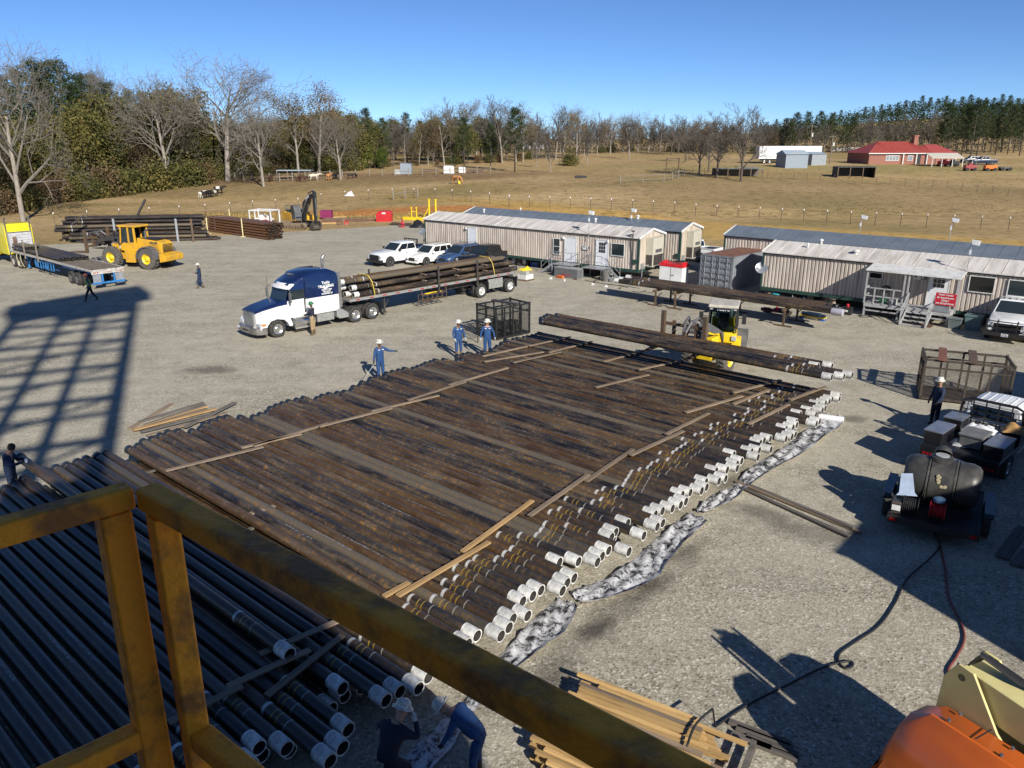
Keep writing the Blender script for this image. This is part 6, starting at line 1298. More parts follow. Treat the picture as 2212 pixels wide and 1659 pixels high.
g=P(*zq(690,525)); u=P(*zq(1045,450))-g; az=math.atan2(u.y,u.x); v_=P(*zq(415,485))-g; Lc=u.length; Wc=max(1.5,v_.length)
C1=cage(g,az,Lc*1.0,Wc,1.62,'black mesh cage full of dark junk behind the two blue workers',BS,pitch=.09)
rr=random.Random(5); mb=MB()
for k in range(70):
    c=Vector((rr.uniform(.3,Lc-.3),rr.uniform(.2,Wc-.2),.2)); c.z=.2+rr.uniform(0,.75)*(1-abs(c.x/Lc-.5))**1.2
    mb.lathe([(.001,-.1),(rr.uniform(.07,.16),-.06),(rr.uniform(.08,.18),.05),(.001,.1)],c,(rr.uniform(-1,1),rr.uniform(-1,1),rr.uniform(-1,1)),7)
o=mb.build('scrap_heap',M('dark_scrap',(.02,.019,.018),.7,var=.4,scale=9,col2=(.05,.05,.05)),smooth=True); o.location=g; o.rotation_euler=(0,0,az); tag(o,'heap of dark scrap protectors inside the black mesh cage','scrap heap',kind='stuff')
c_=math.cos(az);s__=math.sin(az)
def cw(t,x,y,z): a=t.rotation_euler[2]; return Vector((t.location.x+x*math.cos(a)-y*math.sin(a),t.location.y+x*math.sin(a)+y*math.cos(a),z))
board(cw(C1,Lc*.62,-.05,1.80),cw(C1,Lc*.50,Wc+.1,1.80),.26,.09,DKM,'dark steel channel lying across the top of the black mesh cage',name='steel_channel',cat='beam')
mb=MB(); mb.path([(0,0,.08),(0,.1,.08),(-1.1,.15,.08)],.02,5); 
t=E('ramp_gate',cw(C1,-.05,.2,0),az,'open grating gate lying beside the black mesh cage','gate'); mb=MB()
for k in range(6): mb.beam((-1.0,.1+k*.28,.55-.0),(0,.1+k*.28,.7),.03)
for x in (-1.0,-.5,0): mb.beam((x,.1,.55+.15*(x+1)),(x,1.5,.55+.15*(x+1)),.035)
mb.build('grating',BS,t); mb=MB(); mb.beam((-.95,.1,0),(-.95,.1,.55),.04); mb.beam((-.95,1.4,0),(-.95,1.4,.55),.04); mb.build('leg',BS,t)
def z9(x,y): return (1964+.3171*x,630.9+.3171*y)
g=P(*z9(70,735)); q1=P(*z9(115,475),1.67); u=P(*z9(720,545),1.6)-q1; az=math.atan2(u.y,u.x)
C2=cage(g,az,u.length,1.75,1.62,'rusty mesh cage with two rust brown planks on top behind the service truck',RS,pitch=.1)
board(cw(C2,.55,-.15,1.82),cw(C2,.55+.2,1.9,1.82),.30,.07,M('rust_plank',(.20,.085,.05),.75,var=.2,scale=5),'rust brown plank on the rusty cage, the left one',name='steel_plank',cat='plank')
board(cw(C2,1.65,-.15,1.82),cw(C2,1.85,1.9,1.82),.30,.07,M('brown_plank',(.11,.07,.05),.75,var=.2,scale=5),'darker brown plank on the rusty cage, the right one',name='steel_plank',cat='plank')
# ------------------------------------------------------------------ white liner along the collar ends, lumber stack, hoses
CLEANL=M('clean_liner',(.72,.72,.73),.35,var=.08,scale=6)
def ribbon(pairs,name,label,mat,z0=.03,seed=1,nx=9,hump=.05):
    rr=random.Random(seed); pl=[P(*a)*1.08-P(*b)*.08 for a,b in pairs]; pr=[P(*b)*1.15-P(*a)*.15 for a,b in pairs]
    def cat(P_,i,t):
        p0=P_[max(i-1,0)];p1=P_[i];p2=P_[i+1];p3=P_[min(i+2,len(P_)-1)]
        return .5*((2*p1)+(-p0+p2)*t+(2*p0-5*p1+4*p2-p3)*t*t+(-p0+3*p1-3*p2+p3)*t**3)
    rows=[]
    for i in range(len(pl)-1):
        K=10
        for k in range(K):
            a=cat(pl,i,k/K); b=cat(pr,i,k/K); rows.append((a,b))
    rows.append((pl[-1],pr[-1])); v=[]
    for r_,(a,b) in enumerate(rows):
        for j in range(nx):
            t=j/(nx-1); p=a.lerp(b,t); z=z0+hump*(.5+.5*math.sin(r_*.55+j*1.7+seed))*rr.uniform(.2,1)
            if j==nx-1: z=z0+hump*.9
            if j==0: z=z0*.6
            v.append((p.x+rr.uniform(-.015,.015),p.y+rr.uniform(-.015,.015),z))
    f=[(r_*nx+j,r_*nx+j+1,(r_+1)*nx+j+1,(r_+1)*nx+j) for r_ in range(len(rows)-1) for j in range(nx-1)]
    mb=MB(); mb.add(v,f); mb.m=[1 if j>=nx-2 else 0 for r_ in range(len(rows)-1) for j in range(nx-1)]; o=mb.build(name,[mat,CLEANL],smooth='all',fix=False); tag(o,label,'liner','white oil stained liners along the pipe collars'); return o
m,nt,b=nt_new('stained_liner'); tc=N(nt,'ShaderNodeTexCoord'); n1=N(nt,'ShaderNodeTexNoise',i_Scale=3.4,i_Detail=10.,i_Roughness=.8,i_Distortion=.5); nt.links.new(tc.outputs['Object'],n1.inputs['Vector'])
r_=ramp(nt,[(.40,(.02,.02,.02)),(.46,(.12,.12,.13)),(.50,(.48,.48,.49)),(.62,(.70,.70,.71))]); nt.links.new(n1.outputs[0],r_.inputs[0]); nt.links.new(r_.outputs[0],b.inputs['Base Color']); b.inputs['Roughness'].default_value=.22
LIN=m
def z5(x,y): return (1097.2+.248*x,987.5+.248*y)
def z4(x,y): return (1371.5+.2232*x,685.8+.2232*y)
ribbon([((1073,1432),(1098,1462)),(z5(150,1510),z5(300,1659)),(z5(300,1370),z5(480,1520)),(z5(430,1255),z5(600,1300))],'plastic_liner','white oil stained liner strip lying nearest the yellow railing',LIN,seed=2,hump=.12)
ribbon([(z5(530,1195),z5(620,1290)),(z5(760,1110),z5(850,1250)),(z5(1080,930),z5(1240,1090)),(z5(1230,790),z5(1380,920)),(z5(1400,640),z5(1520,760)),(z5(1560,500),z5(1740,560))],'plastic_liner','long white oil stained liner strip along the white collars',LIN,seed=3,hump=.15)
ribbon([(z5(1620,480),z5(1700,500)),(z5(1800,330),z5(1930,400)),(z4(930,1659),z4(1080,1659)),(z4(1130,1460),z4(1300,1500)),(z4(1430,1280),z4(1620,1320)),(z4(1620,1130),z4(1820,1160)),(z4(1790,1000),z4(1950,1080)),(z4(1830,950),z4(2010,975))],'plastic_liner','far white liner strip curving up to the last collars',LIN,seed=4,hump=.12)
def z0(x,y): return (.496*x,932.6+.496*y)
ribbon([(z0(1745,1460),z0(1850,1490)),(z0(1860,1330),z0(1960,1370)),(z0(1980,1220),z0(2020,1260)),((1000,1520),(1025,1535)),((1045,1475),(1065,1490))],'plastic_liner','white liner strip in the shade beside the bending worker',LIN,seed=6)
g=P(*z4(1900,975),.13); mb=MB(); mb.tube((-.45,0,0),(.45,0,0),.12,n=16); o=mb.build('liner_roll',WCL,loc=g,rz=R(-25),smooth=True); tag(o,'white rolled end of the liner beyond the last collars','roll')
# lumber stack (bottom centre right): corners in crop 4 coords
def zb(x,y): return (1042.3+.5287*x,1097.2+.5287*y)
LGLD=M('golden_board',(.62,.40,.16),.7,var=.2,scale=2.5,stretch=(.35,5,5),col2=(.38,.22,.08),bump=.2,rand=.35)
g0_=P(*zb(470,690),.55); g1_=P(*zb(1000,890),.55); ld=(g1_-g0_).normalized(); ln=Vector((-ld.y,ld.x,0))
if ln.y>0: ln=-ln
az=math.atan2(ld.y,ld.x); rr=random.Random(9); ll=1
base=P(*zb(440,690),.45)
for layer in range(3):
    nb=21 if layer else 20
    for i in range(nb):
        o0=rr.uniform(-.3,.3); Lb=(g1_-g0_).length+rr.uniform(-.25,.35)
        c=base+ln*(.112*i+rr.uniform(-.012,.012))+ld*o0; z=.10+layer*.15+rr.uniform(0,.01)
        a_=rr.uniform(-.01,.01)
        p=Vector((c.x,c.y,z)); q=p+ld*Lb+ln*a_*Lb
        board(p,q,.078,.05 if layer<2 else .055,LGLD if rr.random()<.8 else MW1,'yellow lumber board in the bundle by the lift, %s layer, %s from upper edge'%(('bottom','middle','top')[layer],ordn(i+1)),'boards in the yellow lumber bundle',name='lumber_board')
    for s,f_ in enumerate((.3,1.2,2.1,3.1)):
        if layer<2: mb=MB(); a__=base+ld*f_+ln*-.1; b__=base+ld*(f_+.05)+ln*2.35; a__.z=b__.z=.10+layer*.15+.075; mb.beam(a__,b__,.09,.05); o=mb.build('lath',MW3); tag(o,'cross lath between the %s layers of the lumber bundle, %s from its left'%(('lower','upper')[layer],ordn(s+1)),'lath','laths in the yellow lumber bundle')
for i,q in enumerate((zb(1030,880),zb(1060,905),zb(1100,940),zb(1120,965),zb(1040,930))):
    p=P(*q,.06); board(p-ld*.1,p+ld*(1.0-.1*i),.13,.05,MW3,'loose dark board lying at the right end of the lumber bundle, %s from the top'%ordn(i+1),'loose boards at the right end of the lumber bundle')
HZ=hose('air_hose','black hose running from the bottom edge over the lumber to the tank trailer',[(1480,1659),(1500,1610),(1545,1570),(1620,1520),(1700,1480),(1770,1445),(1830,1428),(1843,1436),(1828,1444),(1812,1430),(1815,1410),(1850,1385),(1900,1350),(1935,1300),(1960,1250),(2010,1205),(2030,1175),(2010,1140)],.022,PLK,z=.05)
o=HZ
me=o.data
for v in me.vertices:   # lift the hose where it lies on the lumber
    q=Vector((v.co.x,v.co.y,0))-Vector((base.x,base.y,0)); a_=q.dot(ld); b_=q.dot(ln)
    if -.4<a_<4.6 and -.3<b_<2.7: v.co.z+=.47
hose('air_hose','red-brown hose curving from the shade down behind the orange lift',[(2030,1175),(2042,1230),(2050,1290),(2078,1350),(2082,1385),(2065,1420),(2048,1450),(2060,1485),(2075,1500)],.026,M('red_brown_hose',(.20,.05,.04),.6),z=.04)
board(P(2212,1140,.06),P(2165,1205,.06),.3,.06,MW3,'wide grey board in the shade at the right edge, the upper one','wide boards in the shade at the right edge',name='plank',cat='plank'); board(P(2240,1175,.06),P(2195,1222,.06),.3,.06,MW3,'wide grey board in the shade at the right edge, the lower one','wide boards in the shade at the right edge',name='plank',cat='plank')
for i,(a_,b_) in enumerate((((1590,1040),(1860,1150)),((1600,1052),(1835,1158)),((1620,1048),(1845,1140)))):
    board(P(*a_,.06),P(*b_,.06+.03*i),.12,.05,MW3 if i else MW1,'long brown plank on the gravel between the liner and the tank trailer, %s'%('upper one','lower one','middle one')[i],'long planks right of the liner',name='plank')
# ------------------------------------------------------------------ wheel loaders
def fork_loader(name,label,loc,rz,sc,dark_roof,cabdoor,fork_h,txt_front,arm_col,art=0.,wide=1.15,wr=.78,fork_y=0,engine=True):
    t=E(name,loc,rz,label,'wheel loader'); t.scale=(sc,)*3
    # front frame (x=0 at front axle)
    mb=MB(); mb.bx(-.9,.55,-.42,.42,.6,1.15); mb.bx(-.3,.45,-.35,.35,1.1,1.75); mb.build('front_frame',YEL if not dark_roof else YELB,t,bevel=.04)
    mb=MB()
    for s in (-1,1):
        mb.prism([(-.55,1.35),(-.2,1.95),(.4,2.0),(1.3,fork_h+.35),(1.95,fork_h-.1),(2.1,fork_h+.05),(1.95,fork_h+.35),(1.2,fork_h+.75),(.2,2.25),(-.5,1.9)],s*.42-.07,s*.42+.07)
    mb.tube((1.3,-.5,fork_h+.2),(1.3,.5,fork_h+.2),.1,n=10); mb.build('lift_arm',arm_col,t,bevel=.02)
    mb=MB()
    for s in (-1,1): mb.tube((-.2,s*.25,1.1),(.9,s*.3,1.5),.07,n=8)
    mb.tube((.2,0,2.1),(1.5,0,fork_h+.6),.09,n=8); mb.build('hydraulic_cylinder',CHR,t)
    mb=MB(); 
    for z in (fork_h+.02,fork_h+.62): mb.bx(1.98,2.12,fork_y-wide,fork_y+wide,z-.07,z+.07)
    for y in (-.6,0,.6): mb.bx(1.96,2.08,fork_y+y-.08,fork_y+y+.08,fork_h-.1,fork_h+.8)
    mb.build('carriage',OLIVE,t,bevel=.01)
    for s in (-1,1):
        mb=MB(); mb.bx(2.08,2.26,fork_y+s*wide-.10,fork_y+s*wide+.10,fork_h-.45,fork_h+1.25); mb.prism([(2.1,fork_h-.5),(3.9,fork_h-.5),(3.95,fork_h-.46),(3.0,fork_h-.38),(2.1,fork_h-.34)],fork_y+s*wide-.1,fork_y+s*wide+.1); mb.build('fork',OLIVE,t,bevel=.01)
    mb=MB(); mb.path([(1.6,-.35,fork_h+.75),(1.9,-.25,fork_h+1.05),(2.5,-.1,fork_h+.95),(2.8,0,fork_h+.5)],.07,6); mb.path([(1.6,.35,fork_h+.75),(1.9,.3,fork_h+1.05),(2.5,.2,fork_h+.95),(2.8,.1,fork_h+.5)],.07,6); mb.build('pipe_clamp',GRYM,t)
    for s in (-1,1): wheel(t,0,s*.95,wr,.5,YELB,s,key='lug',tyre=RUBD,rimr=.5)
    # rear frame hinged at x=-1.2
    r=bpy.data.objects.new('rear_frame',None)
    A=Matrix.Translation((-1.3,0,0))@Matrix.Rotation(art,4,'Z')
    def T(mb): mb.v=[tuple(A@Vector(v)) for v in mb.v]; return mb
    Y=YELB if dark_roof else YEL
    mb=MB(); mb.bx(-3.0,.2,-.45,.45,.65,1.25); mb.prism([(-.9,1.2),(-3.1,1.2),(-3.15,1.9),(-2.9,2.08),(-.9,2.3)],-.62,.62); T(mb).build('engine_hood',Y,t,bevel=.06)
    mb=MB(); mb.bx(-2.6,-1.0,-.5,.5,2.18,2.28); T(mb).build('hood_cover',PLK,t,bevel=.03)
    mb=MB(); mb.prism([(-3.1,.55),(-3.65,.65),(-3.7,1.05),(-3.1,1.25)],-1.0,1.0); T(mb).build('counterweight',Y,t,bevel=.05)
    mb=MB()
    for k in range(7): mb.bx(-3.165,-3.14,-.5,.5,1.3+k*.09,1.34+k*.09)
    T(mb).build('rear_grille',PLK,t)
    mb=MB()
    for s in (-1,1):
        for k in range(8): mb.beam((-2.95+k*.1,s*.632,1.35),(-2.65+k*.1,s*.632,1.35+.5),.03,.01)
    T(mb).build('side_louvre',OLIVE,t)
    for s in (-1,1):
        mb=MB(); pf=[(-2.05+math.cos(R(d))*wr*1.18,wr+math.sin(R(d))*wr*1.18) for d in range(0,181,15)]+[(-2.05+math.cos(R(d))*wr*1.08,wr+math.sin(R(d))*wr*1.08) for d in range(180,-1,-15)]
        mb.prism(pf,s*.66,s*1.22); T(mb).build('fender',GRYM,t)
        w_=wheel(t,0,s*.95,wr,.5,YELB,s,key='lug',tyre=RUBD,rimr=.5); q=A@Vector((-2.05,s*.95,wr)); w_.location=q; w_.rotation_euler=(0,0,(0 if s>0 else PI)+art)
        mb=MB(); mb.prism([(-.75,.45),(.1,.45),(.1,1.4),(-.75,1.4)],s*.5,s*.95); T(mb).build('step_box',Y,t,bevel=.03)
    # cab
    cb=[(-.85,1.4),(.55,1.4),(.42,3.1),(-.75,3.1)]; hw=.72
    mb=MB(); mb.prism([(-.9,1.3),(.6,1.3),(.62,1.75),(.3,1.9),(-.9,1.9)],-hw,hw); cab=T(mb).build('cab',Y,t,bevel=.04)
    mb=MB()
    for x0,x1 in ((.58,.45),(-.2,-.2),(-.85,-.78)):
        for s in (-1,1): mb.beam((x0,s*hw*.97,1.85),(x1,s*hw*.9,3.1),.09 if x0<.5 else .07)
    T(mb).build('cab_pillar',Y if not dark_roof else PLK,t)
    mb=MB(); mb.bx(-1.0,.7,-hw*1.02,hw*1.02,3.08,3.24); T(mb).build('cab_roof',M('cab_roof_tan',(.52,.48,.40),.6,var=.1) if dark_roof else YEL,t,bevel=.05)
    G_=clear_glass() if dark_roof else GLS
    mb=MB(); quad(mb,(.56,-hw*.9,1.9),(.56,hw*.9,1.9),(.46,hw*.84,3.06),(.46,-hw*.84,3.06),.01); T(mb).build('windshield',G_,t)
    for s in (-1,1):
        mb=MB(); a_,b_=((-.12,.48),(-.74,-.28)) if 1 else 0
        quad(mb,(a_[0],s*hw*.94,1.95),(a_[1],s*hw*.94,1.95),(a_[1]-.08,s*hw*.88,3.02),(a_[0],s*hw*.88,3.02),.008); quad(mb,(b_[0],s*hw*.94,1.95),(b_[1],s*hw*.94,1.95),(b_[1],s*hw*.88,3.02),(b_[0]+.04,s*hw*.88,3.02),.008); T(mb).build('side_window',G_,t)
        if not dark_roof:
            mb=MB(); mb.bx(-.80,-.2,s*hw-.02,s*hw+.03,1.3,1.95); mb.bx(-.8,-.7,s*hw*.95-.02,s*hw*.95+.03,1.9,3.05); mb.bx(-.28,-.18,s*hw*.95-.02,s*hw*.95+.03,1.9,3.05); T(mb).build('door',YEL,t,bevel=.01)
    mb=MB(); mb.path([(-1.5,.3,2.2),(-1.5,.3,2.75),(-1.55,.3,2.85),(-1.68,.3,2.9)],.08,10); T(mb).build('exhaust',CHR,t,smooth=True)
    for s in (-1,1): mb=MB(); mb.path([(.5,s*.7,2.6),(.7,s*1.0,2.65)],.02,5); mb.bx(.66,.74,s*1.05-.1,s*1.05+.1,2.35,2.85); T(mb).build('side_mirror',PLK,t)
    for s in (-1,1): mb=MB(); mb.bx(.50,.62,s*.58-.07,s*.58+.07,2.98,3.1); T(mb).build('work_light',HLT,t)
    mb=MB(); mb.bx(.62,.70,-.75,-.5,1.45,1.68); mb.bx(.62,.70,.5,.75,1.45,1.68); T(mb).build('headlight',HLT,t,bevel=.02)
    return t,A
def zl(x,y): return (.17857*x,427.9+.17857*y)
rw=P(*zl(1790,868)); azl=R(163); lf=Vector((-math.sin(azl),math.cos(azl),0)); fwv=Vector((math.cos(azl),math.sin(azl),0))
# origin at the front axle; rear left wheel contact known
sc=1.08; o_=rw-lf*(1.15*sc)*1+fwv*(3.35*sc)
LD,AL=fork_loader('wheel_loader','yellow wheel loader with exhaust stack behind the blue flatbed trailer on the left',o_,azl,sc,False,True,1.55,None,DKM,0.,wr=.80)
# lettering on the visible (left) side
tx=text('VOLVO','lettering',INK,LD,.22,(-3.75,.665,1.97),(PI/2,0,PI),bold=.01)
def zl5(x,y): return (1371.5+.124*x,630.9+.124*y)
RD,AR=fork_loader('wheel_loader','yellow wheel loader with tan roof holding five pipes on its forks beyond the rack',SN(-15.75,32.1),R(229),.92,True,False,1.95,None,GRYM,R(22),wide=1.12,wr=.68,fork_y=-.35)
q=AR@Vector((.50,0,2.98)); tx=text('VOLVO','lettering',wl_,RD,.20,q,(PI/2,0,PI/2+R(22)),bold=.008)
HP=[(28.05,-8.81,0),(28.38,-8.5,0),(28.72,-8.33,0),(29.02,-9.72,0),(29.34,-9.32,0)]
for i,(n,s,_) in enumerate(HP):
    pipe('casing_pipe',SN(s,n+.05*(i-2),1.98),SN(-22.9+(.4,.1,.0,-.1,.2)[i],n+.04*(i-2),1.98),.135,'brown pipe held on the loader forks, %s from the rack side'%ordn(i+1),group='five pipes held on the loader forks',mat=MPIPE)
# operator seat + driver
c,s_2=math.cos(R(229)),math.sin(R(229)); dr=world_of(RD,AR@Vector((-.2,0,0)))
mb=MB(); mb.bx(-.55,0,-.28,.28,1.7,1.9); mb.bx(-.6,-.45,-.26,.26,1.9,2.6); mb.v=[tuple(AR@Vector(v)) for v in mb.v]; mb.build('seat',PLK,RD,bevel=.05)
mb=MB(); mb.lathe([(.2,0),(.215,.015),(.2,.03)],(.26,0,2.1),(-.5,0,1),16); mb.tube((.4,0,1.6),(.26,0,2.1),.04,n=8); mb.v=[tuple(AR@Vector(v)) for v in mb.v]; mb.build('steering_wheel',PLK,RD)
person(Vector((dr.x,dr.y,0)),R(251),'person in grey shirt and dark cap driving the right loader, seated behind its windshield',
 {k:(a_[0],a_[1],a_[2]+.85) for k,a_ in dict(pelvis=(-.1,0,.86),spine=(-.08,0,1.03),chest=(-.05,0,1.26),neck=(-.03,0,1.40),head0=(0,0,1.48),head1=(.01,0,1.56),lsh=(-.05,.17,1.31),rsh=(-.05,-.17,1.31),lel=(.1,.27,1.08),rel=(.1,-.27,1.08),lwr=(.32,.15,1.12),rwr=(.3,-.3,1.0),lhip=(-.08,.1,.82),rhip=(-.08,-.1,.82),lkn=(.36,.14,.86),rkn=(.36,-.14,.86),lan=(.42,.14,.48),ran=(.42,-.14,.48)).items()},
 (TEE,TEE,NVY,SKIND,BOOT,SKIND),hat=PLK,sc=.92)
# ------------------------------------------------------------------ excavator
ez=(P(576+.1736*175,373+.1736*690)+P(576+.1736*440,373+.1736*705))*.5
EX=E('excavator',ez+Vector((.9,1.0,0)),R(-25),'yellow tracked excavator with black arm at the back edge of the yard','excavator'); EX.scale=(1.0,)*3
TRK=M('dusty_track',(.26,.20,.14),.9,var=.3,scale=6,col2=(.10,.08,.06))
for s in (-1,1):
    mb=MB(); pf=[(-1.75,.22),(-1.55,.04),(1.55,.04),(1.75,.22),(1.8,.45),(1.6,.72),(-1.6,.72),(-1.8,.45)]; mb.prism(pf,s*1.25-.27,s*1.25+.27); mb.build('track',TRK,EX,bevel=.03)
    mb=MB()
    for k in range(7): mb.tube((-1.35+k*.45,s*1.25-.29,.24),(-1.35+k*.45,s*1.25+.29,.24),.13,n=12)
    for x in (-1.5,1.5): mb.tube((x,s*1.25-.29,.40),(x,s*1.25+.29,.40),.26,n=14)
    mb.build('roller',OLIVE,EX)
mb=MB(); mb.bx(-.8,.8,-1.0,1.0,.3,.75); mb.tube((0,0,.7),(0,0,.95),.6,n=18); mb.build('undercarriage',DKM,EX)
UP=R(-25); UA=Matrix.Rotation(UP,4,'Z')
def TU(mb): mb.v=[tuple(UA@Vector(v)) for v in mb.v]; return mb
mb=MB(); mb.bx(-2.1,.2,-1.25,1.25,.95,1.85); mb.bx(.2,1.2,.35,1.25,.95,1.5); mb.bx(.2,1.2,-1.25,-.35,.95,1.1); TU(mb).build('body',YEL,EX,bevel=.06)
mb=MB(); mb.bx(-2.2,-1.5,-1.22,1.22,.9,1.95); TU(mb).build('counterweight',M('excavator_yellow_dark',(.45,.28,.02),.5,var=.1),EX,bevel=.1)
mb=MB(); mb.bx(-1.9,-.3,-1.0,1.0,1.85,2.1); mb.path([(-1.9,.9,2.1),(-1.9,.9,2.6),(-.8,.9,2.6),(-.8,.9,2.1)],.03,6); mb.path([(-1.9,-.9,2.1),(-1.9,-.9,2.6),(-.8,-.9,2.6),(-.8,-.9,2.1)],.03,6); mb.path([(-1.4,-.9,2.1),(-1.4,-.9,2.6)],.03,6); TU(mb).build('top_deck',M('teal_dark',(.03,.07,.08),.5),EX)
mb=MB(); mb.prism([(.1,1.0),(1.25,1.0),(1.3,1.7),(1.0,2.75),(.1,2.75)],-1.2,-.35); TU(mb).build('cab',GRYM,EX,bevel=.06)
for y in (-1.215,-.335):
    mb=MB(); mb.prism([(.25,1.75),(1.15,1.75),(.93,2.62),(.25,2.62)],y-.01,y+.01); TU(mb).build('side_window',GLS,EX)
mb=MB(); quad(mb,(1.30,-1.12,1.3),(1.30,-.43,1.3),(1.03,-.43,2.6),(1.03,-1.12,2.6),.015); TU(mb).build('windshield',GLS,EX)
ABK=M('arm_black',(.022,.027,.03),.4)
def seg(mb,pts,w): mb.prism(pts,-w,w,t=lambda v:Vector((v.x,v.y-.0,v.z)))
mb=MB(); seg(mb,[(.5,1.2),(.9,1.25),(1.35,3.1),(2.9,4.05),(4.35,4.3),(4.4,4.02),(3.1,3.55),(1.95,2.8),(1.2,1.0)],.2); TU(mb).build('boom',ABK,EX,bevel=.04)
mb=MB(); seg(mb,[(4.1,4.55),(4.55,4.35),(4.3,1.0),(4.0,.95),(3.95,3.9)],.15); TU(mb).build('stick',ABK,EX,bevel=.03)
mb=MB(); mb.tube((1.0,-.28,1.6),(2.6,-.28,3.4),.09,n=8); mb.tube((1.0,.28,1.6),(2.6,.28,3.4),.09,n=8); mb.tube((2.6,0,4.2),(4.2,0,4.6),.08,n=8); mb.tube((4.45,0,3.8),(4.5,0,1.7),.07,n=8); TU(mb).build('hydraulic_cylinder',GRYM,EX)
mb=MB(); mb.prism([(4.35,1.1),(4.05,1.0),(3.5,.75),(3.35,.3),(3.5,.06),(3.9,.02),(4.5,.25),(4.62,.5),(4.3,.4),(3.95,.35),(3.8,.55),(4.0,.85)],-.5,.5); 
for s in (-1,1): mb.prism([(4.35,1.05),(3.6,.8),(3.4,.3),(3.9,.05),(4.6,.45)],s*.5-.02,s*.5+.02)
TU(mb).build('bucket',M('bucket_steel',(.15,.135,.12),.5,.4,var=.2),EX)
q=UA@Vector((2.75,-.215,3.72)); tx=text('DEERE','lettering',wl_,EX,.36,q,(PI/2,0,UP),bold=.012); tx.rotation_euler=(Matrix.Rotation(UP,3,'Z')@Matrix.Rotation(R(-27),3,'Y')@Matrix.Rotation(PI/2,3,'X')).to_euler()
cloth('white_tarp','white cloth draped at the excavator bucket arm','cloth',P(631,487)+Vector((.2,.6,0)),0,.9,.6,1.0,WCL,41)
# ------------------------------------------------------------------ yellow semi with blue flatbed, left
RCn=P(*zl(1095,870),1.45); RCf=P(*zl(1510,835),1.45); F_=P(*zl(115,620),1.45)
az2=math.atan2(F_.y-RCn.y,F_.x-RCn.x); sc2=.92
hv=Vector((math.cos(az2),math.sin(az2),0)); lv=Vector((-hv.y,hv.x,0))
rear_c=Vector((RCn.x,RCn.y,0))-lv*1.24*sc2
L_=(F_-RCn).length/sc2
# origin so that local x=0 is steer axle; deck front at x=-5.1
org=rear_c+hv*(L_+5.1)*sc2
ST2=E('semi_tractor',org,az2,'yellow sleeper semi tractor with silver back panel at the left edge','semi truck'); ST2.scale=(sc2,)*3
semi_wheels(ST2,M('cream_rim',(.45,.42,.33),.5,var=.1))
for s in (-1,1):
    mb=MB(); pf=[(-4.6,.5),(-4.6,1.0),(-4.95,1.2),(-5.2,1.2)]; mb.bx(-4.9,-4.6,s*1.0-.35,s*1.0+.15,.35,.95); mb.build('side_tank',ALUM,ST2,bevel=.03)
mb=MB(); mb.loft([rs(-.9,.95,1.1,2.7),rs(-1.3,1.0,1.0,3.1),rs(-2.0,1.08,1.0,3.5),rs(-2.6,1.14,1.0,3.75),rs(-4.3,1.14,1.0,3.75)]); mb.build('sleeper',CABY,ST2,smooth=True)
mb=MB(); mb.loft([hsec(-.95,.96,.7,2.0,.1),hsec(1.1,.8,.7,1.7,.1)]); mb.build('hood',CABY,ST2,bevel=.05)
mb=MB(); mb.bx(-4.36,-4.28,-.98,.98,1.35,2.95); 
for k in range(6): mb.bx(-4.40,-4.36,-.9,.9,1.55+k*.23,1.60+k*.23)
mb.build('back_panel',M('white_panel',(.62,.62,.62),.35,.3),ST2,bevel=.02)
mb=MB(); mb.path([(-4.4,-.98,1.3),(-4.4,-.98,3.0),(-4.4,.98,3.0),(-4.4,.98,1.3)],.05,8); mb.build('panel_frame',ALU,ST2)
mb=MB()
for k in range(6): mb.path([(-4.42,.62-.06*k,2.6),(-4.44,.6-.06*k,2.2),(-4.42,.62-.06*k,1.95)],.022,5)
mb.build('hanging_chains',M('rusty_chain',(.20,.10,.06),.8),ST2)
for s in (-1,1): mb=MB(); mb.path([(-4.25,s*1.0,1.0),(-4.25,s*1.0,4.1),(-4.4,s*1.0,4.3)],.085,10); mb.build('exhaust_stack',CHR,ST2,smooth=True)
for s in (-1,1): wheel(ST2,0,s*1.02,.52,.3,ALU,s,key='truck')
mb=MB(); mb.bx(1.1,1.3,-1.15,1.15,.4,.8); mb.build('bumper',CHR,ST2,bevel=.03)
mb=MB(); quad(mb,(-.88,-.85,2.0),(-.88,.85,2.0),(-1.1,.8,2.65),(-1.1,-.8,2.65),.02); mb.build('windshield',GLS,ST2)
TR2=E('flatbed_trailer',org,az2,'blue framed flatbed trailer with black pipes and stake posts on the left','trailer'); TR2.scale=(sc2,)*3
x0=-5.1; x1=-5.1-L_
wq=yrel(P(*zl(880,1035)),TR2)
flat_trailer(TR2,x0,x1,0,1.52,TBLU,(wq[0]-.0,wq[0]-1.25),M('worn_white_rail',(.50,.48,.44),.6,var=.3,scale=7,col2=(.22,.18,.14)),M('dark_rim',(.12,.11,.1),.6),W=1.24,tape=False)
mb=MB()
for k in range(2):
    xx=x0-5.6-k*2.3
    for z in (.6,1.2): mb.beam((xx,1.1,z),(xx-1.8,1.1,z),.06); mb.beam((xx,.7,z),(xx-1.8,.7,z),.06)
    for i in range(4): mb.beam((xx-.6*i,1.1,.6),(xx-.6*i,1.1,1.2),.06)
    mb.beam((xx,1.1,1.2),(xx-.5,1.1,.6),.05)
mb.build('blue_dunnage_rack',TBLU,TR2)
mb=MB(); mb.bx(x1-.01,x1-.0,-1.2,1.2,1.22,1.5); mb.build('rear_panel',ALUM,TR2)
mb=MB()
for k in range(4): mb.bx(x1-.02,x1-.012,-.75+k*.4,-.55+k*.4,1.44,1.48)
mb.build('red_reflector_strip',REDL,TR2)
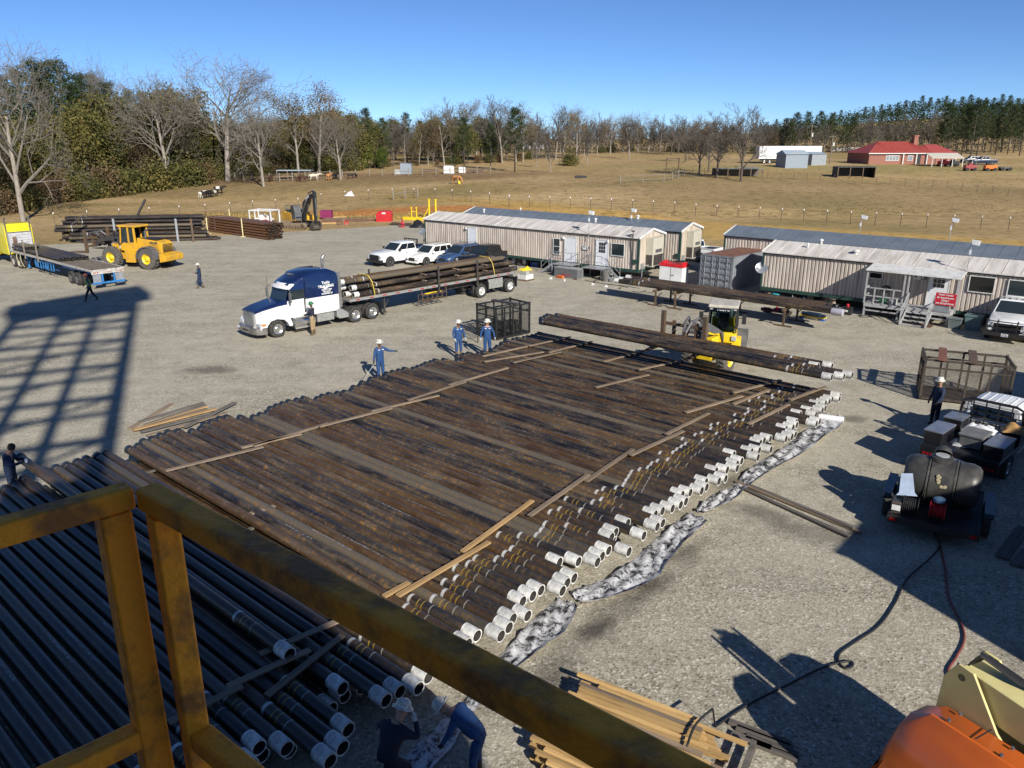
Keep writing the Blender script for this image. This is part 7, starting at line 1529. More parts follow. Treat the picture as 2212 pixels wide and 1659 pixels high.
mb=MB(); mb.path([(x0-1.6,1.2,1.4),(x0-1.7,1.3,.9),(x0-2.0,1.25,.35),(x0-2.5,1.3,.25),(x0-2.9,1.25,.5)],.035,6); mb.path([(x0-2.6,1.25,1.4),(x0-2.7,1.3,.8),(x0-3.3,1.3,.3)],.03,6); mb.build('hanging_strap',M('cream_strap',(.45,.40,.25),.8),TR2)
for i,(x,s) in enumerate(((x0-3.9,1),(x0-6.9,1))):
    mb=MB(); mb.bx(x-.06,x+.06,s*1.28-.05,s*1.28+.05,1.1,2.75); mb.build('stake_post',M('worn_post',(.20,.17,.14),.7),TR2)
for k in range(9):
    y=.95-.24*k; st_=(.0,.2,.1,.4,.0,.3,.2,.5,.4)[k]
    pipe('casing_pipe',onT(TR2,x0-.1-(-.0),y,1.72),onT(TR2,x0-11.2-st_,y,1.72),.115,'black pipe on the deck of the blue flatbed, %s from the camera side'%ordn(k+1),group='black pipes on the blue flatbed trailer',mat=MPIPE_S,collar=False,cap=False)
for k in range(4):
    y=.8-.26*k; pipe('casing_pipe',onT(TR2,x0+.1,y,1.95),onT(TR2,x0-3.6,y,1.95),.115,'short black pipe topping the blue flatbed load, %s from the camera side'%ordn(k+1),group='black pipes on the blue flatbed trailer',mat=MPIPE_S,collar=False,cap=False)
# ------------------------------------------------------------------ big black pipe stack at left back
q0=P(100,527); q1=P(472,519); du=(q1-q0).normalized(); dn=Vector((-du.y,du.x,0)); rr=random.Random(12)
q0=q0+du*1.5
k=0
for layer in range(7):
    for c_ in range(7):
        if layer>=5 and c_<2: continue
        if layer<2 and c_>4: continue
        o0=rr.uniform(-.5,.5)+layer*.1; Lp=13.4+rr.uniform(-.4,.4)
        off=0 if layer<3 else -.6
        p=q0+dn*(.36*c_+ (.6 if layer>=3 else 0))+du*(o0+off)
        if layer==0: p=p+du*1.8
        if layer in(1,2) and c_<2: p=p+du*.9
        k+=1; p.z=.16+.37*layer; w_=p+du*Lp
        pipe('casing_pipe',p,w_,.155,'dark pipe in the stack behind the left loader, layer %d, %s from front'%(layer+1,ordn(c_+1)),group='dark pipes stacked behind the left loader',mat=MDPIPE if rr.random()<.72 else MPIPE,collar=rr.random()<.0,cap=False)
def z1a(x,y): return (.3348*x,.3348*y)
for i,(x,yb,yt,m_) in enumerate(((1112,1500,1437,SILV),(1212,1550,1445,OLIVE),(705,1510,1440,SILV),(365,1560,1480,MW1))):
    g=P(x*.3348,yb*.3348); g=Vector((g.x,g.y-.0,0)); 
    mb=MB(); mb.bx(-.1,.1,-.06,.06,0,2.4); o=mb.build('stack_post',m_,loc=(P(x*.3348,527).x,P(x*.3348,522).y-.35,0),rz=math.atan2(du.y,du.x)); tag(o,'%s upright post before the dark pipe stack, %s from the left'%(('silver','brown','grey silver','tan')[i],ordn((3,4,2,1)[i])),'post')
mb=MB(); mb.beam((0,0,.0),(1.3,0,2.0),.22,.2); 
g=G(300,477); o=mb.build('leaning_beam',DKM,loc=P(288,474,2.2)+Vector((0,.5,0))); tag(o,'dark beam sticking up at a slant over the dark pipe stack','beam')
mb=MB(); mb.beam((0,0,.0),(1.4,0,.9),.16,.16); o=mb.build('leaning_beam',DKM,loc=P(148,487,2.0)+Vector((0,.5,0))); tag(o,'small dark beam sticking up at the left end of the dark pipe stack','beam')
# ------------------------------------------------------------------ rusty tubing stack
def z8(x,y): return (526.7+.10367*x,449.9+.10367*y)
e0=P(*z8(500,668)); e1=P(449,500); du2=(e1-e0).normalized(); e2=P(*z8(880,640)); dn2=Vector((du2.y,-du2.x,0)); Wd=(e2-e0).dot(dn2)
if Wd<0: dn2=-dn2; Wd=-Wd
nc=11; rr=random.Random(3)
Lr=(e1-e0).length; Lr=max(9.,min(13.,Lr)); 
for layer in range(6):
    for c_ in range(nc):
        p=e0+dn2*(Wd*(c_+.5)/nc)+du2*rr.uniform(-.3,.35); p.z=.16+layer*.29; q=p+du2*(Lr+rr.uniform(-.2,.2))
        pipe('tubing_joint',p,q,.115,'rusty tubing in the stack beside the excavator, layer %d, %s from near side'%(layer+1,ordn(c_+1)),'tubing',group='rusty tubing stacked beside the excavator',mat=MRUST,collar=False,cap=False)
for i,(px,h) in enumerate((((525,512),2.0),((449,505),1.9),((497,478),1.6))):
    g=P(*px); mb=MB(); mb.bx(-.05,.05,-.05,.05,0,h); mb.bx(-.35,.35,-.1,.1,0,.06); o=mb.build('stack_stake',M('pale_yellow_stake',(.62,.55,.30),.7),loc=g,rz=.6); tag(o,('pale yellow stake in front of the rusty tubing stack','pale yellow stake at the left end of the rusty tubing','pale yellow stake behind the rusty tubing stack')[i],'stake')
for i in range(6):
    mb=MB(); p=e0.lerp(e0+du2*Lr,.86)+Vector((0,0,.3+.29*i)); mb.beam(p-dn2*.12,p+dn2*(Wd+.2),.08,.04); o=mb.build('stack_lath',MW1); tag(o,'pale lath between the rusty tubing layers, %s from the ground'%ordn(i+1),'lath','laths between the rusty tubing layers')
# ------------------------------------------------------------------ back edge of the yard
def zE(x,y): return (576+.17361*x,373+.17361*y)
WF=E('skid_frame',P(541,484),R(-15),'white tubular skid frame holding white valves, left of the excavator','skid')
mb=MB()
for x in (0,3.0):
    for y in (0,2.0): mb.bx(x-.06,x+.06,y-.06,y+.06,0,1.75)
for z in (.1,1.7):
    for y in (0,2.0): mb.bx(0,3.0,y-.06,y+.06,z-.06,z+.06)
    for x in (0,3.0): mb.bx(x-.06,x+.06,0,2.0,z-.06,z+.06)
mb.bx(.7,.82,-.06,.06,.1,1.7); mb.build('frame',WHT,WF)
mb=MB(); mb.bx(.9,1.5,.6,1.2,.1,1.2); mb.tube((2.0,1,.1),(2.0,1,1.0),.22,n=12); mb.tube((.3,1,.6),(2.7,1,.6),.12,n=10); mb.lathe([(.3,0),(.3,.1)],(2.0,1,1.0),(0,0,1),12,caps=True); mb.build('valves',WHT,WF)
mb=MB(); mb.tube((1.6,.3,.5),(2.6,.3,.5),.05,n=6); mb.lathe([(.15,0),(.17,.02),(.15,.04)],(2.2,.2,.9),(0,1,0),12); mb.build('red_handles',REDP,WF)
g=P(*zE(1362,612)); mb=MB(); mb.prism([(0,0),(2.0,0),(2.05,1.0),(1.8,1.35),(.35,1.35),(.0,.9)],0,1.2); o=mb.build('red_doghouse_box',REDP,loc=g-Vector((0,0,0)),bevel=.03); tag(o,'red metal box at the back edge of the yard','box')
mb=MB(); mb.bx(.8,1.25,-.012,-.002,1.0,1.2); mb.build('label',WTR,o)
MAG=M('maroon_bin',(.22,.02,.09),.5); g=P(*zE(625,600)); mb=MB(); mb.bx(0,1.5,0,1,.2,1.2); o=mb.build('maroon_bin',MAG,loc=g+Vector((.1,1.6,0)),bevel=.03); tag(o,'maroon bin behind the excavator bucket','bin')
RB=M('rusty_beam',(.16,.075,.05),.8,var=.3,scale=4,col2=(.08,.045,.035))
for i,(a_,b_,m_,h) in enumerate(((zE(690,605),zE(1360,590),RB,.3),(zE(700,580),zE(1350,560),OLIVE,.35),(zE(730,560),zE(990,548),MW2,.25),(zE(690,630),zE(860,625),MW2,.25),(zE(740,575),zE(960,595),MW1,.45),(zE(1530,640),zE(1840,660),DKM,.2),(zE(1560,625),zE(1800,640),OLIVE,.3))):
    p=P(*a_,h*.5);q=P(*b_,h*.5); mb=MB(); mb.beam(p,q,.25,h*.7); o=mb.build('steel_beam',m_); tag(o,('long rusty beam lying left of the red box','brown beam behind the long rusty beam','yellow timber right of the maroon bin','short yellow timber before the maroon bin','pale timber lying slanted over the beams','dark beam in the pile right of the red box','brown beam behind the dark one right of the red box')[i],'beam')
for i,x in enumerate(((912,628),(990,620))):
    g=P(*zE(*x),.25); mb=MB(); mb.lathe([(.16,-.08),(.28,-.1),(.28,.1),(.16,.08),(.16,-.08)],(0,0,0),(.3,-1,0),14); o=mb.build('flange_ring',RB if i==0 else REDP,loc=g); tag(o,('brown ring leaning before the long rusty beam','dark red ring leaning before the long rusty beam')[i],'ring')
YS=E('yellow_skid',P(*zE(1700,590)),R(-20),'yellow steel base with tall yellow posts behind the white roofed office','skid')
mb=MB(); mb.bx(0,4.6,0,1.2,.1,.35); mb.bx(0,4.6,-.1,0,.05,.45); mb.build('base',YELB,YS)
mb=MB()
for x in (1.0,1.75): mb.tube((x,.5,.3),(x,.5,1.6),.07,n=10); mb.tube((x-.1,.5,1.6),(x+.1,.5,1.6),.09,n=8)
mb.tube((1.0,.5,1.1),(1.75,.5,1.1),.06,n=8); mb.build('goal_posts',YELB,YS)
mb=MB()
for x in (3.6,4.55): mb.tube((x,.5,.3),(x,.5,2.7),.12,n=12); mb.tube((x,.5,2.7),(x,.5,2.8),.17,n=12)
mb.beam((2.7,.5,.3),(3.5,.5,1.6),.1); mb.build('tall_post',YELB,YS)
g=P(*zE(1690,680)); VT=E('red_valve',g,0,'small red valve on a stand before the black tarp heap','valve'); mb=MB(); mb.lathe([(.35,0),(.35,.06),(.12,.08),(.12,.4),(.3,.42),(.3,.5),(.1,.52),(.1,.9),(.001,.95)],(0,0,0),(0,0,1),14); mb.build('body',REDP,VT); mb=MB(); mb.lathe([(.3,-.02),(.34,0),(.3,.02)],(0,-.15,.3),(0,1,0),14); mb.build('hand_wheel',REDP,VT)
cloth('black_tarp','black crumpled tarp heap at the left end of the white roofed office','tarp',P(*zE(1880,690))+Vector((0,.8,0)),0,2.0,1.4,.95,M('black_sheet',(.02,.02,.022),.3),17)
# ------------------------------------------------------------------ orange boom lift, bottom right (near)
ORG=M('lift_orange',(.72,.145,.02),.35,var=.04,scale=2,coat=.3); CRM=M('lift_cream',(.62,.55,.25),.45,var=.06,scale=3)
JL=E('boom_lift',(7.42,8.42,0),R(-62),'orange boom lift with cream boom parked at the bottom right corner','boom lift'); JL.scale=(1.15,)*3
# local x points to the camera side/lower right, local y to upper right ; hood tops about 2 m up
z0_=.75; z1_=2.05
def hood(y0,y1,nm):
    mb=MB(); sgn=1 if y1>y0 else -1
    mb.loft([[(x,y0,za),(x,y0,zb),(x,y0+(y1-y0)*.45,zb+.02),(x,y0+(y1-y0)*.7,zb-.10),(x,y1,zb-.55),(x,y1,za)] for x,za,zb in ((-1.55,.95,1.35),(-1.42,.9,1.8),(-1.15,.85,1.98),(.4,.8,2.02),(1.6,.8,1.98),(1.9,.8,1.7))]); mb.build(nm,ORG,JL,bevel=.02); mb=MB(); xx=.3; [mb.bx(q-.008,q+.008,min(y0,y0+(y1-y0)*.43),max(y0,y0+(y1-y0)*.43),2.045,2.052) for q in (-.6,.3,1.1)]; mb.build('panel_seam',PLK,JL); mb=MB(); [mb.tube((q,y0+(y1-y0)*k_,2.03),(q,y0+(y1-y0)*k_,2.06),.022,n=8) for q in (-.95,-.3,.0,.8,1.4) for k_ in (.1,.4)]; mb.build('bolt',GRYM,JL)
hood(-.32,-1.08,'engine_cover'); hood(.35,1.2,'engine_cover')
mb=MB(); mb.bx(-1.4,1.9,-.3,.3,.8,1.3); mb.bx(-1.6,1.7,-1.0,1.0,.55,.8); mb.build('turntable',PLK,JL)
for s in (-1,1):
    mb=MB(); mb.prism([(-1.35,1.2),(-1.30,2.35),(-1.15,2.62),(-.95,2.60),(-.55,2.0),(.3,1.2)],s*.27-.02,s*.27+.02); mb.build('boom_riser',CRM,JL,bevel=.008)
    mb=MB(); mb.lathe([(.001,0),(.10,0),(.10,.01),(.001,.01)],(-.80,s*.295 if s<0 else s*.29,1.75),(0,s,0),14); mb.build('riser_hole',PLK,JL)
mb=MB(); 
for s in (-1,1): mb.bx(-1.18,-1.10,s*.25-.02,s*.25+.02,2.3,2.6)
mb.tube((-1.08,-.29,2.46),(-1.08,.29,2.46),.05,n=12); mb.build('pivot_pin',GRYM,JL)
mb=MB(); mb.loft([[(-1.15,-.20,2.32),(-1.15,.20,2.32),(-1.15,.20,2.55),(-1.15,-.20,2.55)],[(-.7,-.21,2.05),(-.7,.21,2.05),(-.6,.21,2.52),(-.6,-.21,2.52)],[(3.6,-.21,1.72),(3.6,.21,1.72),(3.6,.21,2.2),(3.6,-.21,2.2)]]); mb.build('boom',CRM,JL,bevel=.015)
mb=MB(); mb.tube((-.25,0,2.485),(-.25,0,2.51),.13,n=20); mb.build('boom_cover_plate',M('cream_plate',(.60,.50,.30),.5),JL)
mb=MB()
for k in range(5): mb.path([(-1.15,-.1+k*.045,2.5),(-1.0,-.12+k*.05,2.78-k*.02),(-.6,.0+k*.03,2.62),(-.2,.17+k*.012,2.54),(1.2,.235,2.4-k*.03),(3.4,.24,2.2-k*.03)],.016,6)
mb.build('boom_hoses',PLK,JL)
for x in (-1.1,1.3):
    for s in (-1,1): wheel(JL,x,s*1.0,.45,.3,ORG,s,tyre=RUB)
text('JLG','lettering',INK,JL,.42,(.55,-.222,2.13),(PI/2,0,0),bold=.02)
o=C.objects[-1] if False else None
mb=MB(); mb.bx(.2,.9,-1.235,-1.225,1.05,1.12); mb.build('side_marking',M('tan_mark',(.4,.22,.12),.6),JL)
# ------------------------------------------------------------------ trees
BARK=M('pale_bark',(.30,.265,.22),.9,var=.2,scale=3,stretch=(3,3,.5),col2=(.16,.135,.11)); BARKD=M('dark_bark',(.12,.095,.075),.9,var=.2,scale=3,stretch=(3,3,.5)); TWIG=M('grey_twigs',(.185,.165,.14),.95,var=.15,rand=.25); TWIGD=M('brown_twigs',(.125,.108,.09),.95,var=.15,rand=.3)
def leafm(name,c1,c2,c3,sc=.5):
    m,nt,b=nt_new(name); L=nt.links; tc=N(nt,'ShaderNodeTexCoord'); n1=N(nt,'ShaderNodeTexNoise',i_Scale=sc,i_Detail=3.); n2=N(nt,'ShaderNodeTexWhiteNoise'); L.new(tc.outputs['Object'],n1.inputs['Vector'])
    g=N(nt,'ShaderNodeNewGeometry'); n2.noise_dimensions='1D'; L.new(g.outputs['Random Per Island'],n2.inputs['W'])
    a=N(nt,'ShaderNodeMath',operation='MULTIPLY_ADD',i_1=.45); L.new(n2.outputs[0],a.inputs[0]); 
    b2=N(nt,'ShaderNodeMath',operation='MULTIPLY_ADD',i_1=.9,i_2=-.18); L.new(n1.outputs[0],b2.inputs[0]); L.new(b2.outputs[0],a.inputs[2])
    r=ramp(nt,[(.25,c1),(.5,c2),(.8,c3)]); L.new(a.outputs[0],r.inputs[0])
    oi=N(nt,'ShaderNodeObjectInfo'); rr=ramp(nt,[(0,(.75,.8,.8)),(1,(1.2,1.1,1.))]); L.new(oi.outputs['Random'],rr.inputs[0]); c=mixc(nt,1.,r.outputs[0],rr.outputs[0],'MULTIPLY')
    L.new(c,b.inputs['Base Color']); b.inputs['Roughness'].default_value=.8; b.inputs['Specular IOR Level'].default_value=.15
    b.inputs['Subsurface Weight'].default_value=0
    return m
LOL=leafm('olive_leaves',(.042,.052,.018),(.095,.098,.032),(.18,.14,.048)); LBR=leafm('brown_leaves',(.075,.055,.03),(.13,.09,.05),(.18,.13,.07)); LPN=leafm('pine_needles',(.014,.026,.010),(.034,.056,.02),(.07,.09,.03),.4); LGR=leafm('bright_green_leaves',(.03,.055,.012),(.08,.11,.02),(.13,.15,.03)); LSP=leafm('sparse_tan_leaves',(.07,.06,.03),(.14,.105,.05),(.19,.13,.05))
def leafcloud(mb,pts,n,rad,size,rr,asp=1.):
    for _ in range(n):
        c=Vector(rr.choice(pts)); 
        o=Vector((rr.gauss(0,1),rr.gauss(0,1),rr.gauss(0,.75)))*rad*.5; p=c+o
        u=Vector((rr.uniform(-1,1),rr.uniform(-1,1),rr.uniform(-1,1))).normalized(); v=u.cross(Vector((rr.uniform(-1,1),rr.uniform(-1,1),rr.uniform(-1,1)))).normalized()
        s=size*rr.uniform(.6,1.3); mb.add([p-u*s-v*s*.2,p-v*s*asp*.6,p+u*s,p+v*s*asp*.6],[(0,1,2,3)])
def grow(rr,H,spread,trunkh,r0,levels,kids_,up=.35,droop=0,lenf=.62,twig=.016,first=7,limbs_from=None):
    tr=MB(); cr=MB(); tips=[]
    def br(p,d,L,r,lv,mb):
        n=4 if lv<2 else 3; pts=[p]; rs=[r]; q=p.copy(); dd=d.copy()
        for i in range(n):
            w=.22 if lv else .07
            dd=(dd+Vector((rr.uniform(-w,w),rr.uniform(-w,w),rr.uniform(-w*.6,w*.6)+ (up*.16 if lv else .05)-droop*.1*(lv>1)))).normalized(); q=q+dd*L/n; pts.append(q.copy()); rs.append(max(twig*.6,r*(1-(.62 if lv else .5)*(i+1)/n)))
        mb.path(pts,rs,6 if lv==0 else (4 if lv==1 else 3),caps=False)
        if lv>=levels: tips.append(q); return
        k=first if lv==0 else kids_[min(lv-1,len(kids_)-1)]
        for j in range(k):
            t=(trunkh+(1-trunkh)*(j+.6)/k) if lv==0 else (.25+.75*(j+rr.random()*.8)/k); t=min(.99,t); a=t*n; i=min(int(a),n-1); f=a-i; pp=pts[i].lerp(pts[i+1],f); ax=(pts[i+1]-pts[i]).normalized()
            az=rr.uniform(0,2*PI) if lv else j*2.4+rr.uniform(-.4,.4)
            o=ax.orthogonal().normalized(); o=Matrix.Rotation(az,3,ax)@o
            sp=spread*rr.uniform(.75,1.2)*(1.15-.4*t if lv==0 else 1)
            nd=(ax*math.cos(sp)+o*math.sin(sp)); nd=(nd+Vector((0,0,up*.4))).normalized()
            rl=L*lenf*rr.uniform(.75,1.15)*((1.15-.45*t) if lv==0 else 1)
            br(pp,nd,rl,max(twig,rs[min(i,len(rs)-1)]*.62),lv+1,mb if lv<0 else cr)
        tips.append(q)
    br(Vector((0,0,-.2)),Vector((rr.uniform(-.05,.05),rr.uniform(-.05,.05),1)).normalized(),H*.72,r0,0,tr)
    return tr,cr,tips
PROT={}
def mkproto(kind,tr,cr,bark,crown,lv=None,leafmat=None,name='tree'):
    t=E(name,(0,0,0),0,'prototype','tree'); a=tr.build('trunk',bark,t,smooth='all',fix=False); b=cr.build('crown',crown if not lv else [crown,leafmat],t,fix=False)
    zt=max(v[2] for v in cr.v); t['_h']=zt; PROT.setdefault(kind,[]).append(t); return t
for i in range(3):
    rr=random.Random(100+i); tr,cr,tips=grow(rr,17,.86,.22,.45,5,(4,4,4,3),up=.22,lenf=.70,twig=.022,first=9); mkproto('big',tr,cr,BARK,TWIG,name='bare_tree')
for i in range(3):
    rr=random.Random(200+i); tr,cr,tips=grow(rr,17,.66,.22,.22,4,(6,5,4),up=.35,lenf=.44,twig=.024,first=16); mkproto('slim',tr,cr,BARK,TWIGD,name='bare_tree')
for i in range(2):
    rr=random.Random(300+i); tr,cr,tips=grow(rr,15,.75,.2,.35,5,(4,4,4,4),up=.3,lenf=.60,twig=.024,first=9); mkproto('dark',tr,cr,BARKD,TWIGD,name='bare_tree')
def leafy(kind,seed,H,mat,n,rad,size,spread=.75,th=.15,first=9,bark=BARKD,lenf=.5,name='leafy_tree',up=.3):
    rr=random.Random(seed); tr,cr,tips=grow(rr,H,spread,th,H*.016,3,(5,4),up=up,lenf=lenf,twig=.03,first=first)
    nb=len(cr.f); leafcloud(cr,tips,n,rad,size,rr); cr.m=[0]*nb+[1]*(len(cr.f)-nb); mkproto(kind,tr,cr,bark,BARKD if bark is BARKD else TWIG,True,mat,name=name)
for i in range(3): leafy('olive',400+i,12,LOL,5500,1.5,.20,th=.1)
for i in range(2): leafy('brown',420+i,11,LBR,3500,1.5,.16,th=.1)
for i in range(2): leafy('sparse',440+i,18,LSP,4200,1.3,.14,bark=BARK,th=.25,lenf=.55)
for i in range(2): leafy('green',460+i,7,LGR,5000,1.1,.17,th=.05)
for i in range(3): 
    rr=random.Random(480+i); mb=MB(); tr=MB(); pts=[]
    for k in range(7): 
        a=rr.uniform(0,6.28); q=Vector((math.cos(a)*rr.uniform(.3,1.6),math.sin(a)*rr.uniform(.3,1.6),rr.uniform(1.2,3.6))); tr.path([(0,0,-.1),q*.5,q],[.06,.04,.02],4); pts+=[q,q*.75,q*.5+Vector((0,0,.2)),Vector((q.x*1.2,q.y*1.2,.6))]
    leafcloud(mb,pts,2600,1.5,.16,rr); mkproto('bush',tr,mb,BARKD,(LOL,LOL,LBR)[i],name='bush')
for i in range(3):
    rr=random.Random(500+i); H=18; tr=MB(); tr.path([(0,0,-.2),(rr.uniform(-.2,.2),rr.uniform(-.2,.2),H*.5),(0,0,H*.97)],[.24,.17,.05],7); cr=MB(); tips=[]
    for k in range(34):
        z=H*(.30+.68*k/34); L=(3.6*(1-(k/34))**.75+.7)*rr.uniform(.65,1.15); a=k*2.4+rr.uniform(-.4,.4); q=Vector((math.cos(a)*L,math.sin(a)*L,z+L*.18)); cr.path([(0,0,z),q*.5+Vector((0,0,z*.5)),q],[.07,.05,.03],3,caps=False)
        for t in (.35,.6,.8,1.): tips.append(Vector((0,0,z)).lerp(q,t)+Vector((rr.uniform(-.3,.3),rr.uniform(-.3,.3),rr.uniform(0,.3))))
    nb=len(cr.f); leafcloud(cr,tips,6500,.75,.20,rr,.45); cr.m=[0]*nb+[1]*(len(cr.f)-nb); mkproto('pine',tr,cr,BARKD,BARKD,True,LPN,name='pine_tree')
USED={}; TN=0
GRP={'big':'bare trees beyond the pasture','slim':'bare trees beyond the pasture','dark':'bare trees beyond the pasture','olive':'olive leaved trees beyond the pasture','brown':'brown leaved trees beyond the pasture','sparse':'sparsely leaved trees beyond the pasture','green':'bright green small trees beyond the pasture','bush':'bushes at the wood edge','pine':'pine trees beyond the pasture'}
KN={'big':'tall pale bare tree','slim':'slim bare tree','dark':'dark twiggy bare tree','olive':'olive green leafy tree','brown':'brown leaved tree','sparse':'tall tree with sparse tan leaves','green':'small bright green tree','bush':'low bush','pine':'dark green pine'}
rt=random.Random(77)
TREES=[]
def tree(kind,x,yb,yt,label=None,var=None,D=None,wide=1.):
    if D is None: g=G(x,yb)
    else:
        d=ray(x,300); g=Vector((d[0]*D/d[1],D,0)); g.z=ground(g.x,g.y)
    H=max(1.,PY(x,yt,g.y).z-g.z)
    k=var if var is not None else rt.randrange(len(PROT[kind])); p=PROT[kind][k]; s=H/p['_h']
    TREES.append([kind,k,g,s,wide,x,label])
def ybase(x):
    pts=[(-60,468),(0,455),(100,432),(200,420),(330,402),(450,388),(560,376),(700,368),(800,364),(900,360),(1000,356),(1100,352),(1200,340),(1350,328),(1500,330),(1650,335),(1800,330),(2300,335)]
    for (a,b),(c,d) in zip(pts,pts[1:]):
        if a<=x<=c: return b+(d-b)*(x-a)/(c-a)
    return 340
# left wood, named big ones
for a in (('big',50,478,40,'pale bare twin trunk tree at the far left edge, its base by the yellow truck',0,None,.75),('big',100,0,105,None,1,175,.7),('big',182,425,98,'tall bare tree with crooked top rising over the pines, left of two',2,180,.6),('big',243,422,86,'tall bare tree with crooked top rising over the pines, right of two',1,178,.65),
          ('big',365,405,125,'forked pale bare tree left of the big spreading one',0,None,.9),('big',492,392,88,'biggest spreading bare tree standing over the wood behind the cows',2,None,1.15),('big',560,390,140,None,1,152,.8),('sparse',690,378,158,'wide tree with sparse tan leaves at the right end of the left wood',0,None,1.15),('sparse',640,382,185,None,1,165,1.),('big',730,375,225,None,0,160,.9)):
    tree(a[0],a[1],a[2],a[3],a[4],a[5],a[6],a[7])
# pines behind left wood
for x,yt in ((15,150),(60,140),(95,120),(125,125),(150,118),(185,150),(215,150),(250,170),(285,185),(320,190),(350,200),(385,195),(420,215),(455,235),(30,175),(110,160),(165,170),(230,195),(270,210),(500,245),(545,245)):
    tree('pine',x+rt.uniform(-6,6),0,yt,D=G(x,ybase(x)).y+rt.uniform(14,44))
x=-40
while x<770:
    yb=ybase(x); tree('olive',x,yb-2-rt.uniform(0,5),yb-rt.uniform(115,205)*(1 if x<450 else .72)); 
    if rt.random()<.95: tree('olive',x+12,0,yb-rt.uniform(170,235)*(1 if x<420 else .62),D=G(x,yb).y+rt.uniform(9,18))
    if rt.random()<.25: tree('brown',x+18,yb-3,yb-rt.uniform(70,150)*(1 if x<450 else .8))
    if rt.random()<.2: tree('slim',x+8,0,yb-rt.uniform(150,230)*(1 if x<450 else .75),D=G(x,yb).y+rt.uniform(4,12))
    x+=30
x=-40
while x<760: tree('bush',x,ybase(x)+(9 if x<450 else 3),ybase(x)-rt.uniform(34,80)*(1 if x<450 else .7)); x+=rt.uniform(13,22)
# central line
C_=[('pine',795,364,228),('pine',830,362,250),('olive',775,366,262),('olive',810,364,262),('green',790,366,308),('green',825,365,315),('green',755,368,330),('dark',850,360,250),('slim',875,358,245),('brown',890,358,300),('pine',880,350,240),('sparse',905,356,246),('slim',925,356,242),('brown',935,356,258),('sparse',960,356,215),('slim',975,352,205),('sparse',1000,350,210),('big',1030,348,205),('big',1060,350,212),('pine',1003,368,250),('pine',1060,366,262),('slim',1085,352,200),('sparse',1115,350,205),('pine',1112,372,226),('sparse',1130,350,222),('pine',980,372,330),('pine',1075,350,255),('olive',1010,355,262),('slim',1150,345,250),('dark',1150,345,262),
 ('slim',1165,330,238),('slim',1180,345,255),('slim',1200,345,226),('big',1215,340,212),('sparse',1245,345,236),('slim',1262,338,246),('slim',1290,335,240),('big',1318,333,238),('slim',1345,328,246),('big',1378,330,232),('slim',1400,329,245),('slim',1360,345,250),('bush',1232,358,312),('slim',1160,362,300),('slim',1268,355,262),('slim',1165,335,262),('slim',1190,372,290),
 ('dark',1450,335,252),('dark',1480,350,262),('dark',1510,378,245),('dark',1548,385,235),('dark',1600,392,218),('dark',1465,333,244),('big',1500,330,240),('dark',1530,372,262),('slim',1425,332,246),
 ('pine',1692,330,252),('pine',1715,328,240),('pine',1738,330,238),('pine',1765,330,236),('pine',1790,328,240),('pine',1705,333,262),('pine',1835,330,250),('pine',1820,331,262),('dark',1860,330,262),('slim',1985,325,258),('dark',1900,328,250),('dark',1930,328,250),('dark',1950,326,252),('slim',1965,326,246),('sparse',2010,326,262)]
for a in C_: tree(*a)
x=770
while x<1700:
    yb=ybase(x)-6
    for j in range(3): tree(rt.choice(('slim','pine','dark','olive','olive','sparse') if x<1120 else ('slim','slim','dark','slim','brown')),x+rt.uniform(-8,8),0,rt.uniform(244,280)+(6 if x>1150 else 0),D=(225 if x<1120 else 270)+rt.uniform(-20,30))
    if rt.random()<.5: tree('bush',x,yb+4,yb-rt.uniform(10,26))
    x+=22
x=1640
while x<2260:
    t=(x-1640)/600; top=260-55*sst(t*1.5)
    tree('pine',x,0,top+rt.uniform(-4,10),D=430+rt.uniform(-20,30)); 
    if x>1810: tree(rt.choice(('slim','dark','pine')),x+6,0,top+rt.uniform(14,34),D=330+rt.uniform(-20,30))
    x+=17
for x in range(2040,2230,13): tree('pine',x+rt.uniform(-4,4),0,218+rt.uniform(-8,14),D=235+rt.uniform(-15,25),wide=.9)
x=1650
while x<2230: tree(rt.choice(('slim','dark','pine','slim')),x,0,rt.uniform(252,290) if x<2000 else rt.uniform(225,270),D=rt.uniform(245,300)); x+=19
ORD={}
TREES.sort(key=lambda a:a[5])
for kind,k,g,s,wide,x,label in TREES:
    p=PROT[kind][k]; ORD[kind]=ORD.get(kind,0)+1
    lab=label or '%s beyond the pasture, %s of its kind from the left'%(KN[kind],ordn(ORD[kind]))
    if p.get('_used'):
        o=dup(p)
    else: o=p; p['_used']=1
    o.location=g; o.rotation_euler=(0,0,rt.uniform(0,6.28)); o.scale=(s*wide,s*wide,s); o['label']=lab; o['category']='bush' if kind=='bush' else 'tree'; o['group']=GRP[kind]
for L_ in PROT.values():
    for p in L_:
        if not p.get('_used'):
            for k in list(p.children): bpy.data.objects.remove(k)
            bpy.data.objects.remove(p)
for o in C.objects:
    for k in ('_h','_used'):
        if k in o: del o[k]
